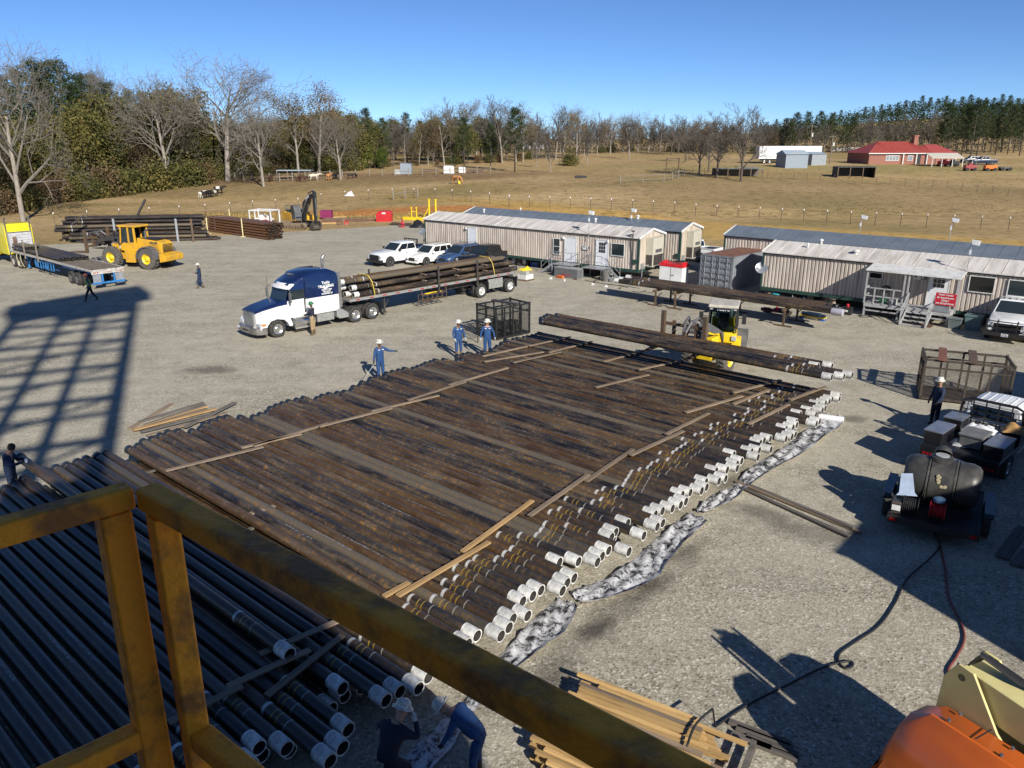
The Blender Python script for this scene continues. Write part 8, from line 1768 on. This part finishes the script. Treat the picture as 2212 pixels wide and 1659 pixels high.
# far woods that read as one mass
rr=random.Random(8); mb=MB(); pts=[]
for i in range(1300):
    x=rr.uniform(-500,2500); D=rr.uniform(258,300) if x>1120 else rr.uniform(225,260); d=ray(x,300); X=d[0]*D/d[1]; z=ground(X,D); h=rr.uniform(5,10.5)
    for k in range(4): pts.append(Vector((X+rr.uniform(-3,3),D,z+h*(k+.3)/4)))
leafcloud(mb,pts,58000,2.,.42,rr,.5); o=mb.build('far_woods',leafm('far_wood_twigs',(.025,.028,.018),(.055,.053,.038),(.10,.09,.068),.05),fix=False); tag(o,'distant grey brown wood closing off the view behind the trees','wood',kind='stuff')
rr=random.Random(9); mb=MB(); pts=[]
for i in range(420):
    x=rr.uniform(1640,2600); D=rr.uniform(400,470); d=ray(x,300); X=d[0]*D/d[1]; z=ground(X,D); zt_=PY(x,262-52*sst((x-1640)/400)+rr.uniform(2,16),D).z
    for k in range(4): pts.append(Vector((X+rr.uniform(-3,3),D,z+(zt_-z)*(k+.4)/4)))
for i in range(260):
    x=rr.uniform(1640,2600); D=rr.uniform(330,360); d=ray(x,300); X=d[0]*D/d[1]; z=ground(X,D)
    for k in range(2): pts.append(Vector((X+rr.uniform(-3,3),D,z+rr.uniform(1,6))))
leafcloud(mb,pts,26000,3.,.6,rr,.6); o=mb.build('hill_woods',LPN,fix=False); tag(o,'dark pine wood covering the hill at the right',None,kind='stuff')
rr=random.Random(18); mb=MB(); pts=[]
for i in range(260):
    x=rr.uniform(-120,760); D=G(x,ybase(x)).y+rr.uniform(8,40); d=ray(x,300); X=d[0]*D/d[1]; z=ground(X,D); h=rr.uniform(6,12)
    for k in range(3): pts.append(Vector((X,D,z+h*(k+.4)/3)))
leafcloud(mb,pts,22000,3.4,.33,rr); o=mb.build('understory',LOL,fix=False); tag(o,'dense shrubby understory filling the left wood','undergrowth',kind='stuff')
# grass tufts of the tall golden strip and the pasture edge
rr=random.Random(28); mb=MB()
def tuft(p,h,w,n=4):
    for _ in range(n):
        a=rr.uniform(0,6.28); b=Vector((math.cos(a),math.sin(a),0))*w; q=p+Vector((rr.uniform(-w,w),rr.uniform(-w,w),0)); mb.add([q-b*.3,q+b*.3,q+b*.5+Vector((rr.uniform(-.1,.1),rr.uniform(-.1,.1),h*rr.uniform(.6,1.1)))],[(0,1,2)])
for i in range(5200):
    n=rr.uniform(71.5,80.5); s=rr.uniform(-48,45); X=s*.755+n*.656; Y=-s*.656+n*.755; 
    if ground(X,Y)>.02: tuft(Vector((X,Y,ground(X,Y)-.03)),rr.uniform(.2,.55),.13)
for i in range(1500):
    x=rr.uniform(380,1200); p=G(x,rr.uniform(462,476)); tuft(p,rr.uniform(.15,.4),.12)
o=mb.build('tall_grass',leafm('golden_grass',(.17,.12,.05),(.36,.25,.08),(.5,.36,.13),.3),fix=False); tag(o,'tall golden dry grass between the offices and the pasture','grass',kind='stuff')
rr=random.Random(38); mb=MB()
for i in range(9000):
    x=rr.uniform(0,2212); y=rr.uniform(335,470)
    if y>ybase(x)+3: p=G(x,y); tuft(p-Vector((0,0,.03)),rr.uniform(.08,.28),.16,2)
o=mb.build('pasture_tufts',leafm('pasture_tuft',(.09,.075,.03),(.19,.14,.06),(.33,.25,.12),.1),fix=False); tag(o,'low dry grass tufts scattered over the pasture','grass',kind='stuff')
# ------------------------------------------------------------------ fences
TPOST=M('t_post',(.07,.05,.04),.7); WIRE=M('wire',(.18,.16,.14),.5,.5)
def fence(name,label,px,n,h,pm,tip=None,r=.03,wires=4,by3d=None,rails=0,woven=False):
    t=E(name,(0,0,0),0,label,'fence'); pts=[]
    P_=[G(*p) for p in px]; seg_=[(P_[i+1]-P_[i]).length for i in range(len(P_)-1)]; tot=sum(seg_)
    for i in range(n):
        d=tot*i/(n-1); j=0
        while j<len(seg_)-1 and d>seg_[j]: d-=seg_[j]; j+=1
        q=P_[j].lerp(P_[j+1],d/seg_[j]); q.z=ground(q.x,q.y); pts.append(q)
    me=None
    for q in pts:
        if me is None:
            mb=MB(); mb.bx(-r,r,-r*.6,r*.6,-.1,h); mb.bx(-r*.3,r*.3,-r,r,-.1,h); po=mb.build('post',pm,t); me=po.data; po.location=q
            if tip: tb=MB(); tb.bx(-r*1.5,r*1.5,-r*1.3,r*1.3,h-.12,h+.10); tp=tb.build('post_cap',tip,po); tm=tp.data
        else:
            po=bpy.data.objects.new('post',me); C.objects.link(po); po.parent=t; po.location=q; 
            if tip: tp=bpy.data.objects.new('post_cap',tm); C.objects.link(tp); tp.parent=po
        po.rotation_euler=(rt.uniform(-.03,.03),rt.uniform(-.03,.03),rt.uniform(0,.5))
    mb=MB()
    for k in range(wires): 
        z=h*(k+.6)/wires
        mb.path([p+Vector((0,0,z)) for p in pts],.009 if not rails else .05,3 if not rails else 4)
    mb.build('rail' if rails else 'wire',pm if rails else WIRE,t,fix=False); return t
fence('wire_fence','long wire fence with white capped posts running behind the offices to the right edge',[(1100,448),(1200,450),(1330,455),(1470,465),(1600,472),(1750,480),(1900,488),(2066,494),(2240,502)],24,1.55,TPOST,WCL)
fence('wire_fence','wire fence with white capped posts behind the excavator and the dark pipe stack',[(120,488),(180,484),(300,476),(405,470),(500,462),(585,455),(670,448),(760,434),(850,430),(930,430),(1010,436),(1100,446)],20,1.55,TPOST,WCL)
fence('wire_fence','wire fence with white capped posts along the foot of the left wood',[(5,440),(110,425),(230,410),(330,397),(440,385)],13,1.35,M('fence_dark',(.05,.04,.03),.8),WCL)
fence('wire_fence','rusty post fence crossing the far right pasture',[(1470,376),(1640,385),(1720,388),(1830,394),(1950,402),(2050,410),(2212,426)],26,1.3,M('rust_post',(.13,.075,.05),.8))
fence('rail_fence','grey wooden corral fence with a pen behind the cattle',[(455,388),(520,390),(600,392),(680,388),(740,383)],14,1.6,M('grey_wood_post',(.24,.21,.17),.8),r=.10,wires=3,rails=1)
fence('rail_fence','wooden rail fence stretching right from the corral',[(740,383),(800,381),(870,380),(940,378),(1060,374)],12,1.5,M('grey_wood_post',(.24,.21,.17),.8),r=.08,wires=1,rails=1)
fence('rail_fence','short brace of wooden posts in the fence over the clay bank',[(850,432),(878,428),(902,428)],3,1.6,M('grey_wood_post',(.24,.21,.17),.8),r=.09,wires=1,rails=1)
fence('rail_fence','small wooden fence left of the dark bare trees on the right',[(1340,396),(1440,392),(1478,380)],6,1.4,M('grey_wood_post',(.24,.21,.17),.8),r=.08,wires=2,rails=1)
# ------------------------------------------------------------------ cattle
def cow(px,rz,label,col,col2=None,graze=False,sc=1.):
    v=[];rad=[];ed=[]
    def add(p,r,par=None):
        v.append(p); rad.append(r); 
        if par is not None: ed.append((par,len(v)-1))
        return len(v)-1
    a=add((0,0,1.0),(.33,.30)); b=add((.5,0,1.02),(.33,.27),a); c=add((.8,0,1.12),(.25,.22),b); rump=add((-.55,0,1.08),(.29,.27),a); add((-.78,0,.95),(.12,.12),rump)
    tl=add((-.82,0,1.15),(.04,.04),rump); add((-.92,0,.6),(.03,.03),tl)
    if graze: n=add((1.05,0,.85),(.16,.14),c); h=add((1.25,0,.45),(.13,.12),n); add((1.35,0,.18),(.09,.09),h)
    else: n=add((1.1,0,1.25),(.16,.14),c); h=add((1.32,0,1.30),(.13,.12),n); add((1.58,0,1.18),(.085,.08),h)
    for s in (-1,1):
        add((v[h][0]-.05,s*.22,v[h][2]+.05),(.04,.03),h)
        k=add((.55,s*.17,.75),(.12,.11),b); k2=add((.57,s*.17,.42),(.065,.06),k); add((.55,s*.17,.04),(.05,.05),k2)
        k=add((-.5,s*.18,.78),(.15,.13),rump); k2=add((-.42,s*.18,.58),(.09,.08),k); k3=add((-.62,s*.18,.36),(.06,.055),k2); add((-.58,s*.18,.04),(.05,.05),k3)
    me=bpy.data.meshes.new('c'); me.from_pydata(v,ed,[]); o=bpy.data.objects.new('c',me); C.objects.link(o); o.modifiers.new('s','SKIN').use_smooth_shade=True
    for i,r in enumerate(rad): me.skin_vertices[0].data[i].radius=r
    me.skin_vertices[0].data[0].use_root=True; o.modifiers.new('u','SUBSURF').levels=1; bpy.context.view_layer.update()
    m2=bpy.data.meshes.new_from_object(o.evaluated_get(bpy.context.evaluated_depsgraph_get())); bpy.data.objects.remove(o)
    m2.materials.clear(); m2.materials.append(col); m2.materials.append(col2 or col)
    for p in m2.polygons:
        p.use_smooth=True
        if col2 and -.32<p.center.x<.30 and p.center.z>.5: p.material_index=1
    q=bpy.data.objects.new('cow',m2); C.objects.link(q); q.location=G(*px); q.rotation_euler=(0,0,rz); q.scale=(sc,)*3; return tag(q,label,'cow','cattle in the pasture')
CB=M('black_hide',(.012,.011,.011),.7); CW=M('white_hide',(.6,.57,.5),.8); CBR=M('brown_hide',(.07,.03,.02),.8); CT_=M('tan_hide',(.42,.20,.07),.8); CC=M('cream_hide',(.55,.50,.40),.8)
cow((473,418),0,'black cow with a white belt standing right of the huddle',CB,CW)
cow((436,429),1.4,'white rumped cow at the left of the huddled black cattle',CW,CB); cow((446,429),1.5,'black cow second from left in the huddle',CB); cow((455,428),1.7,'black cow third from left in the huddle',CB); cow((464,427),1.3,'belted black cow at the right of the huddle',CB,CW)
cow((678,391),.3,'cream cow by the corral fence',CC,sc=1.1); cow((711,390),1.3,'tan cow by the corral fence beside a black one',CT_,sc=1.1); cow((722,388),1.1,'black cow behind the tan cow at the corral',CB)
cow((655,393),2.9,'dark brown cow grazing left of the cream cow',CBR,graze=True); cow((585,393),1.5,'dark brown cow at the left end of the corral',CBR); cow((643,392),.2,'small dark brown calf left of the grazing cow',CBR,sc=.7)
cow((985,397),-.6,'tan cow grazing alone at a yellow bucket',CT_,graze=True,sc=1.15)
mb=MB(); mb.lathe([(.22,0),(.26,.5),(.24,.5),(.2,.1),(.001,.1)],(0,0,0),(0,0,1),14); o=mb.build('bucket',M('bucket_yellow',(.8,.7,.02),.5),loc=G(992,397)); tag(o,'yellow bucket beside the lone tan cow','bucket')
cow((757,386),.3,'black cow lying in the grass right of the corral',CB,sc=.8); cow((770,385),2.,'black calf lying beside the black cow right of the corral',CB,sc=.6)
cloth('white_bag','white bag lying in the pasture by the fence posts','bag',G(755,423),0,1.6,.9,.8,WCL,51)
# ------------------------------------------------------------------ distant buildings
def gsz(px,pxw): # metres per V pixel at ground point
    g=G(*px); return g, (g.y*math.cos(CP)+(CH-g.z)*math.sin(CP))/CF
def building(name,label,px0,px1,h,depth,wall,roof,rise,over=.2,cat='building',rz=None,hip=0,yb=None):
    a=G(*px0); b=G(*px1); u=b-a; az=math.atan2(u.y,u.x); L=Vector((u.x,u.y)).length; t=E(name,Vector((a.x,a.y,min(a.z,b.z)-.1)),az,label,cat)
    mb=MB(); mb.bx(0,L,0,depth,0,h); mb.build('wall',wall,t)
    mb=MB(); o=over; A=[(-o,-o,h),(L+o,-o,h),(L+o,depth+o,h),(-o,depth+o,h),(hip,depth/2,h+rise),(L-hip,depth/2,h+rise)]
    mb.add(A,[(0,1,5,4),(2,3,4,5),(0,4,3),(1,2,5),(3,2,1,0)]); mb.build('roof',roof,t); return t,L
BRK=M('red_brick',(.30,.13,.09),.85,var=.2,scale=6,col2=(.2,.09,.07)); RROOF=M('red_metal_roof',(.34,.065,.05),.5,var=.08,scale=1)
HS,L=building('brick_house','long red roofed brick house on the far right pasture',zo3(1215,548),zo3(1625,548),2.6,10,BRK,RROOF,2.6,.5,'house',hip=4.5)
mb=MB(); mb.bx(-.5,L+.5,-.56,-.5,2.45,2.65); mb.build('gutter',WTR,HS)
for f0,f1 in ((.25,.45),(.58,.66)):
    mb=MB(); mb.bx(L*f0,L*f1,-.08,.02,.9,2.1); w_=mb.build('window',WTR,HS); mb=MB()
    k=4 if f1-f0>.1 else 1
    for i in range(k): mb.bx(L*f0+.1+(L*(f1-f0)-.1)/k*i,L*f0+(L*(f1-f0)-.1)/k*(i+1),-.1,-.08,1.0,2.0)
    mb.build('pane',M('pane_pale',(.25,.28,.30),.2),w_)
mb=MB(); mb.bx(L*.72,L*.78,-.06,.02,.1,2.1); mb.build('door',PLK,HS)
for f in (.5,.70,.86): mb=MB(); mb.bx(L*f-.1,L*f+.1,-.5,-.35,0,2.5); mb.build('post',WTR,HS)
mb=MB(); mb.bx(L-3.2,L-2.2,4.2,5.2,2.5,6.6); mb.bx(L-3.3,L-2.1,4.1,5.3,6.3,6.6); mb.build('chimney',BRK,HS)
mb=MB(); k=int(L/.8)
for i in range(1,k): mb.beam((L*i/k,-.5,2.63),(min(max(L*i/k,4.5),L-4.5),5,5.22),.05,.04)
mb.build('roof_seams',RROOF,HS)
G2,L2_=building('house_wing','red roofed wing at the right end of the brick house',zo3(1600,545),zo3(1760,545),2.4,8,BRK,RROOF,2.2,.5,'house',hip=3)
for i in range(4): mb=MB(); mb.bx(L2_*(.1+.25*i),L2_*(.1+.25*i)+.12,-.5,-.4,0,2.3); mb.build('post',WTR,G2)
CPt=E('carport',G(*zo3(1605,566)),math.radians(-3),'white roofed carport before the brick house','carport'); mb=MB(); cl=6.5*1.0; mb.add([(0,0,2.0),(7,0,2.0),(7,3.5,3.0),(0,3.5,3.0),(0,0,1.9),(7,0,1.9),(7,3.5,2.9),(0,3.5,2.9)],[(0,1,2,3),(4,7,6,5),(0,4,5,1),(1,5,6,2),(2,6,7,3),(3,7,4,0)]); mb.build('roof',M('cream_roof',(.6,.56,.46),.5),CPt)
for x in (.2,2.3,4.6,6.8): mb=MB(); mb.bx(x-.06,x+.06,.1,.22,0,1.95); mb.bx(x-.06,x+.06,3.3,3.42,0,2.9); mb.build('post',WTR,CPt)
lumpd=[(zo3(1680,562),REDP,'red mower parked under the carport'),(zo3(1740,562),PLK,'black machine parked under the carport'),(zo3(1845,590),M('faded_red',(.3,.05,.05),.6),'faded red implement lying right of the carport'),(zo3(1970,590),M('orange_shed',(.8,.18,.02),.5),'orange box trailer in the grass at the right'),(zo3(2065,588),GRYM,'grey flat trailer right of the orange box')]
for i,(q,m_,l) in enumerate(lumpd):
    g=G(*q); t=E('farm_machine',g,0,l,'farm machine'); mb=MB(); mb.bx(-1.2,1.2,-.5,.5,.45,.75 if i==4 else 1.2); mb.bx(-.5,.3,-.4,.4,.75,.8 if i in(4,3) else 1.55); mb.build('body',m_,t,bevel=.08)
    for x in (-.8,.8): wheel(t,x,-.55,.35,.2,PLK,-1,key='disc'); wheel(t,x,.55,.35,.2,PLK,1,key='disc')
car('pickup_truck','dark blue pickup parked right of the brick house','pickup truck',G(*zo3(1925,552)),R(178),M('dark_blue_car',(.01,.02,.05),.3,coat=.4),'pickup',1.0)
car('suv','grey car partly behind the dark blue pickup by the house','car',G(*zo3(1850,540)),R(178),M('grey_car',(.10,.11,.12),.3,coat=.4),'suv',1.0)
mb=MB(); mb.bx(0,15,0,2.6,1.1,4.0); g=G(*zo3(530,545)); WT=E('box_trailer',g,R(2),'long white semi box trailer parked on the far pasture','trailer'); mb.build('box',WHT,WT,bevel=.03)
for x in (1.5,2.8): wheel(WT,x,.3,.5,.3,ALU,-1,key='disc')
mb=MB(); mb.bx(.5,14,.6,.8,.7,1.1); mb.bx(11,11.2,.3,.5,0,1.1); mb.build('frame',DKM,WT)
BSH=M('blue_grey_tin',(.25,.29,.33),.5,var=.1,stretch=(4,4,.5)); SHR=M('pale_tin_roof',(.35,.42,.48),.4)
t_,l_=building('tin_shed','small blue grey tin shed before the white box trailer',zo3(697,572),zo3(835,572),3.0,4,BSH,SHR,.9,.25,'shed'); 
mb=MB(); mb.prism([(0,3.0),(l_,3.0),(l_/2,3.85)],-.02,.0); mb.build('gable',BSH,t_)
building('tin_shed','grey tin shed right of the white box trailer',zo3(860,556),zo3(950,552),2.6,5,M('grey_tin',(.28,.31,.33),.5),SHR,.5,.2,'shed')
building('white_cabin','small white cabin among the trees beyond the pasture',zo2(1228,533),zo2(1335,533),2.6,7,WHT,WTR,.9,.3,'cabin')
PLE=M('pole_wood',(.20,.16,.12),.9)
for i,(a_,yt,l) in enumerate(((zo3(845,500),zo3(0,300)[1],'utility pole left of two behind the tin sheds'),(zo3(975,545),zo3(0,365)[1],'utility pole right of two beside the grey tin shed'),(zo2(1268,530),zo2(0,388)[1],'utility pole beside the small white cabin'))):
    g=G(*a_); hh=PY(a_[0],yt,g.y).z-g.z; t=E('utility_pole',g,0,l,'utility pole','utility poles'); mb=MB(); mb.tube((0,0,-.2),(0,0,hh),.16,.11,n=8); mb.build('pole',PLE,t); mb=MB(); mb.tube((.3,-.1,hh*.62),(.3,-.1,hh*.74),.22,n=10); mb.build('transformer',WTR,t)
    mb=MB(); mb.bx(-.8,.8,-.06,.06,hh-.5,hh-.38); mb.build('crossarm',PLE,t)
# dark open shelter, hay rolls, junk
g=G(*zo3(1020,632)); BSx=E('open_shelter',g,R(-3),'black open fronted shelter with junk in the right pasture','shelter'); mb=MB(); mb.bx(0,7.2,0,3,1.9,2.05); mb.build('roof',DKM,BSx); mb=MB(); mb.bx(0,7.2,2.9,3,0,1.9); mb.bx(0,.1,0,3,0,1.9); mb.bx(7.1,7.2,0,3,0,1.9); mb.build('wall',PLK,BSx)
for x in (0.1,2.4,4.8,7.1): mb=MB(); mb.bx(x-.07,x+.07,-.02,.1,0,1.9); mb.build('post',OLIVE,BSx)
for i in range(11):
    x=1000+i*25; g=G(*zo3(x,474-i*.8)); mb=MB(); mb.tube((-.7,0,.75),(.7,0,.75),.75,n=16); o=mb.build('hay_roll',M('hay_wrap',(.42,.38,.32),.8),loc=g,rz=R(-10)); tag(o,'wrapped hay roll in the row behind the brick house, %s from the left'%ordn(i+1),'hay roll','row of wrapped hay rolls')
for i,(q,s_,m_,l) in enumerate(((zo2(740,685),(2.2,1.2,1.6),WTR,'white tank lying by the wood edge left of the two dark pines'),(zo2(822,680),(1.4,1.,1.2),WHT,'white box by the wood edge under the dark pines'),(zo2(475,688),(2.4,2.,2.2),BSH,'small blue grey hut by the wood edge'),(zo2(422,690),(1.5,1,1.),M('pale_grey_j',(.4,.4,.38),.7),'pale grey tank left of the blue grey hut'),(zo2(620,675),(4.,1.,.5),OLIVE,'brown scrap pile by the wood edge'),(zo2(1560,712),(2.2,.6,.4),PLK,'dark trough lying in the middle of the pasture'),(zo2(905,680),(3.5,1,.6),OLIVE,'brown timber heap right of the white box'))):
    g=G(*q); mb=MB(); w,d_,h=s_; mb.loft([[(-w/2,-d_/2,0),(w/2,-d_/2,0),(w/2,d_/2,0),(-w/2,d_/2,0)],[(-w/2*.98,-d_/2,h*.8),(w/2,-d_/2*.95,h*.75),(w/2*.96,d_/2,h*.8),(-w/2,d_/2,h*.85)],[(-w/2*.9,-d_/2*.6,h),(w/2*.8,-d_/2*.5,h*.93),(w/2*.8,d_/2*.6,h),(-w/2*.9,d_/2*.6,h)]]); o=mb.build('yard_junk',m_,loc=g,bevel=.05); tag(o,l,'junk')
g=G(598,390); t=E('cattle_shed',g,0,'low open cattle shed in the corral','shed'); mb=MB(); mb.bx(0,7,0,3,1.9,2.05); mb.build('roof',SHR,t)
for x in (0.1,2.3,4.6,6.9): mb=MB(); mb.bx(x-.08,x+.08,0,.16,0,1.9); mb.build('post',PLE,t)
g=G(*zo3(265,625)); t=E('old_shed',g,0,'low dark tin shelters under the dark bare trees','shelter'); mb=MB(); mb.bx(0,9,0,3,1.4,1.5); mb.bx(4,8,-.2,2,1.75,1.85); mb.build('roof',M('dull_tin',(.16,.17,.17),.6),t)
for x in (0.1,2.3,4.5,6.7,8.9): mb=MB(); mb.bx(x-.08,x+.08,0,.16,0,1.4); mb.build('post',OLIVE,t)
mb=MB(); mb.bx(0,9,2.8,3,0,1.4); mb.build('wall',M('dull_tin2',(.13,.11,.09),.8),t)
g=G(*zo2(2092,672)); t=E('wooden_frame',g,0,'dark wooden goal shaped frame standing in the pasture','frame'); mb=MB(); mb.bx(-.1,.1,-.1,.1,0,2.6); mb.bx(2.4,2.6,-.1,.1,0,2.6); mb.build('post',OLIVE,t); mb=MB(); mb.bx(-.1,2.6,-.1,.1,2.45,2.65); mb.build('beam',OLIVE,t)
# ------------------------------------------------------------------ the drilling rig behind and under the camera (casts the shade), and the yellow railing
RY=M('rig_yellow',(.95,.36,.015),.7,var=.15,scale=9,col2=(.34,.14,.03),amt=.35,bump=.25,bscale=60)
RG=M('rig_grey',(.2,.2,.2),.6)
def ofs(z): return z/math.tan(R(SUNEL))
SD=Vector((-.416,.909,0))      # shadow direction on the ground
# mast: chosen so that its shadow falls along the photographed band
def back(px,z): 
    g=P(*px); return g-SD*ofs(z)
MA=E('rig_mast',(0,0,0),0,'tall lattice drilling mast standing behind the camera','mast')
L0=Vector((-5.7*.909+0,-5.7*.416,0)); 
def wl(w,u,d=0): return Vector((.909,.416,0))*w+SD*u
# base of mast at u=-6 ; band w from -7.6 to -2.6 at foot, -8.2..-1.6 near top
MH=35.2; BU=-3.5
def leg(w0,u0,w1,u1): return (wl(w0,u0)+Vector((0,0,8.5)),wl(w1,u1)+Vector((0,0,MH)))
legs=[leg(-9.2,BU,-8.1,BU),leg(-2.9,BU,-1.8,BU),leg(-9.2,BU-2.2,-8.1,BU-2.2),leg(-2.9,BU-2.2,-1.8,BU-2.2)]
for a,b in legs: mb=MB(); mb.beam(a,b,.42); mb.build('leg',RG,MA)
mb=MB(); nz=9
for i in range(nz):
    t=(i+.4)/nz; q=[a.lerp(b,t) for a,b in legs]
    mb.beam(q[0],q[1],.26); mb.beam(q[2],q[3],.22); mb.beam(q[0],q[2],.2); mb.beam(q[1],q[3],.2)
    mb.beam(q[0],legs[1][0].lerp(legs[1][1],min(1,(i+1.4)/nz)),.14)
    if i<nz-1:
        t2=(i+1.4)/nz; r_=[a.lerp(b,t2) for a,b in legs]; m_=(r_[0]+r_[1])/2
        if i%2: mb.beam(q[0],r_[2],.16); mb.beam(q[1],r_[3],.16)
mb.build('girts',RG,MA)
for f_ in (.40,.68):
    a=[p[0].lerp(p[1],f_) for p in (legs[0],legs[1])]; A_=legs[0][0].lerp(legs[1][0],f_); B_=legs[0][1].lerp(legs[1][1],f_); mb=MB(); mb.beam(A_,B_,.34 if f_!=.62 else .5); mb.build('column',RG,MA)
A_=legs[0][1]; B_=legs[1][1]; u_=(B_-A_)
mb=MB(); mb.beam(A_-u_*.12+Vector((0,0,-2.4)),B_+u_*.1+Vector((0,0,.3)),2.4,2.4); mb.beam(A_+u_*.3+Vector((0,0,-3.4)),B_+Vector((0,0,-2.2)),1.2,1.8); mb.build('crown_block',RG,MA,bevel=.1)
# pipe rack back board and rig floor house: its shade covers the near left pipes
RH=E('rig_floor_house',(0,0,0),0,'rig floor enclosure behind the camera','rig house')
def snbox(mb,s0,s1,n0,n1,z0,z1): mb.add([SN(s0,n0,z0),SN(s1,n0,z0),SN(s1,n1,z0),SN(s0,n1,z0),SN(s0,n0,z1),SN(s1,n0,z1),SN(s1,n1,z1),SN(s0,n1,z1)],[(0,3,2,1),(4,5,6,7),(0,1,5,4),(1,2,6,5),(2,3,7,6),(3,0,4,7)])
mb=MB(); snbox(mb,-2.2,13.6,-9,-1.75,8.3,13.75); mb.build('wind_wall',RG,RH)
mb=MB(); snbox(mb,-6.5,13.6,-9,-1.4,0,8.0); mb.build('substructure',RG,RH)
mb=MB(); snbox(mb,-4.5,10,-1.4,.35,7.85,8.0); mb.build('walkway',RG,RH)
# tall tank house to the right whose corner shades the lower right
c=Vector((8.55,17.75,0))-SD*12.0
SHK=E('tank_house',c,R(49),'tall equipment house right of the frame','equipment house'); hh=12.0*math.tan(R(SUNEL))
mb=MB(); mb.bx(0,22,-9,0,0,hh); mb.build('wall',RG,SHK); mb=MB(); mb.bx(-.1,22.1,-9.1,.05,hh,hh+.1); mb.build('roof',RG,SHK)
# ------------------------------------------------------------------ railing: 3d points on a vertical plane just ahead of the camera
def pt(x,y,D):   # at camera-forward distance D
    d=ray(x,y); f=Vector((0,math.cos(CP),-math.sin(CP))); v=Vector(d); return Vector((0,0,CH))+v*(D/v.dot(f))
def gate(name,label,A,B,zt,hgt,wd,posts,side):
    """A,B: top rail centre ends (world)."""
    t=E(name,(0,0,0),0,label,'railing','yellow railing sections before the camera'); u=(B-A); u.z=0; u.normalize(); nrm=Vector((-u.y,u.x,0))
    def tubeb(p,q,w,h,nm):
        mb=MB(); d=(q-p); mb.beam(p,q,w,h); mb.build(nm,RY,t,bevel=.006)
    tubeb(A,B,wd,wd,'top_rail')
    for p in posts: 
        q=A.lerp(B,p); mb=MB(); mb.beam(q-Vector((0,0,wd/2)),q-Vector((0,0,hgt)),wd*1.25,wd*1.05,roll=math.atan2(u.y,u.x)+(0)); mb.build('post',RY,t,bevel=.006)
    k=Vector((0,0,.46)); a=A.lerp(B,posts[0])-k; b=B-k; tubeb(a+u*wd*.5*(1 if posts[0]<.5 else 1),b,wd,wd,'mid_rail')
    return t
# right section: top rail from V(330,1068) to V(1450,1700)
RD_=1.15
RA=pt(318,1070,1.28); zt=RA.z
def onz(x,y,z): d=Vector(ray(x,y)); t=(z-CH)/d.z; return Vector((0,0,CH))+d*t
RB_=onz(1360,1632,zt)
gate('yellow_railing','dirty yellow square tube railing crossing the lower middle of the view',RA,RA+(RB_-RA)*1.5,zt,1.05,.040,(.03,.99),1)
LA=onz(284,1068,zt); LB=onz(0,1150,zt)
gate('yellow_railing','dirty yellow square tube railing at the lower left edge',LA,LA+(LB-LA)*2.2,zt,1.05,.040,(.08,.99),-1)
print('RAIL z',zt,'RA',RA,'LA',LA,'RB',RB_)
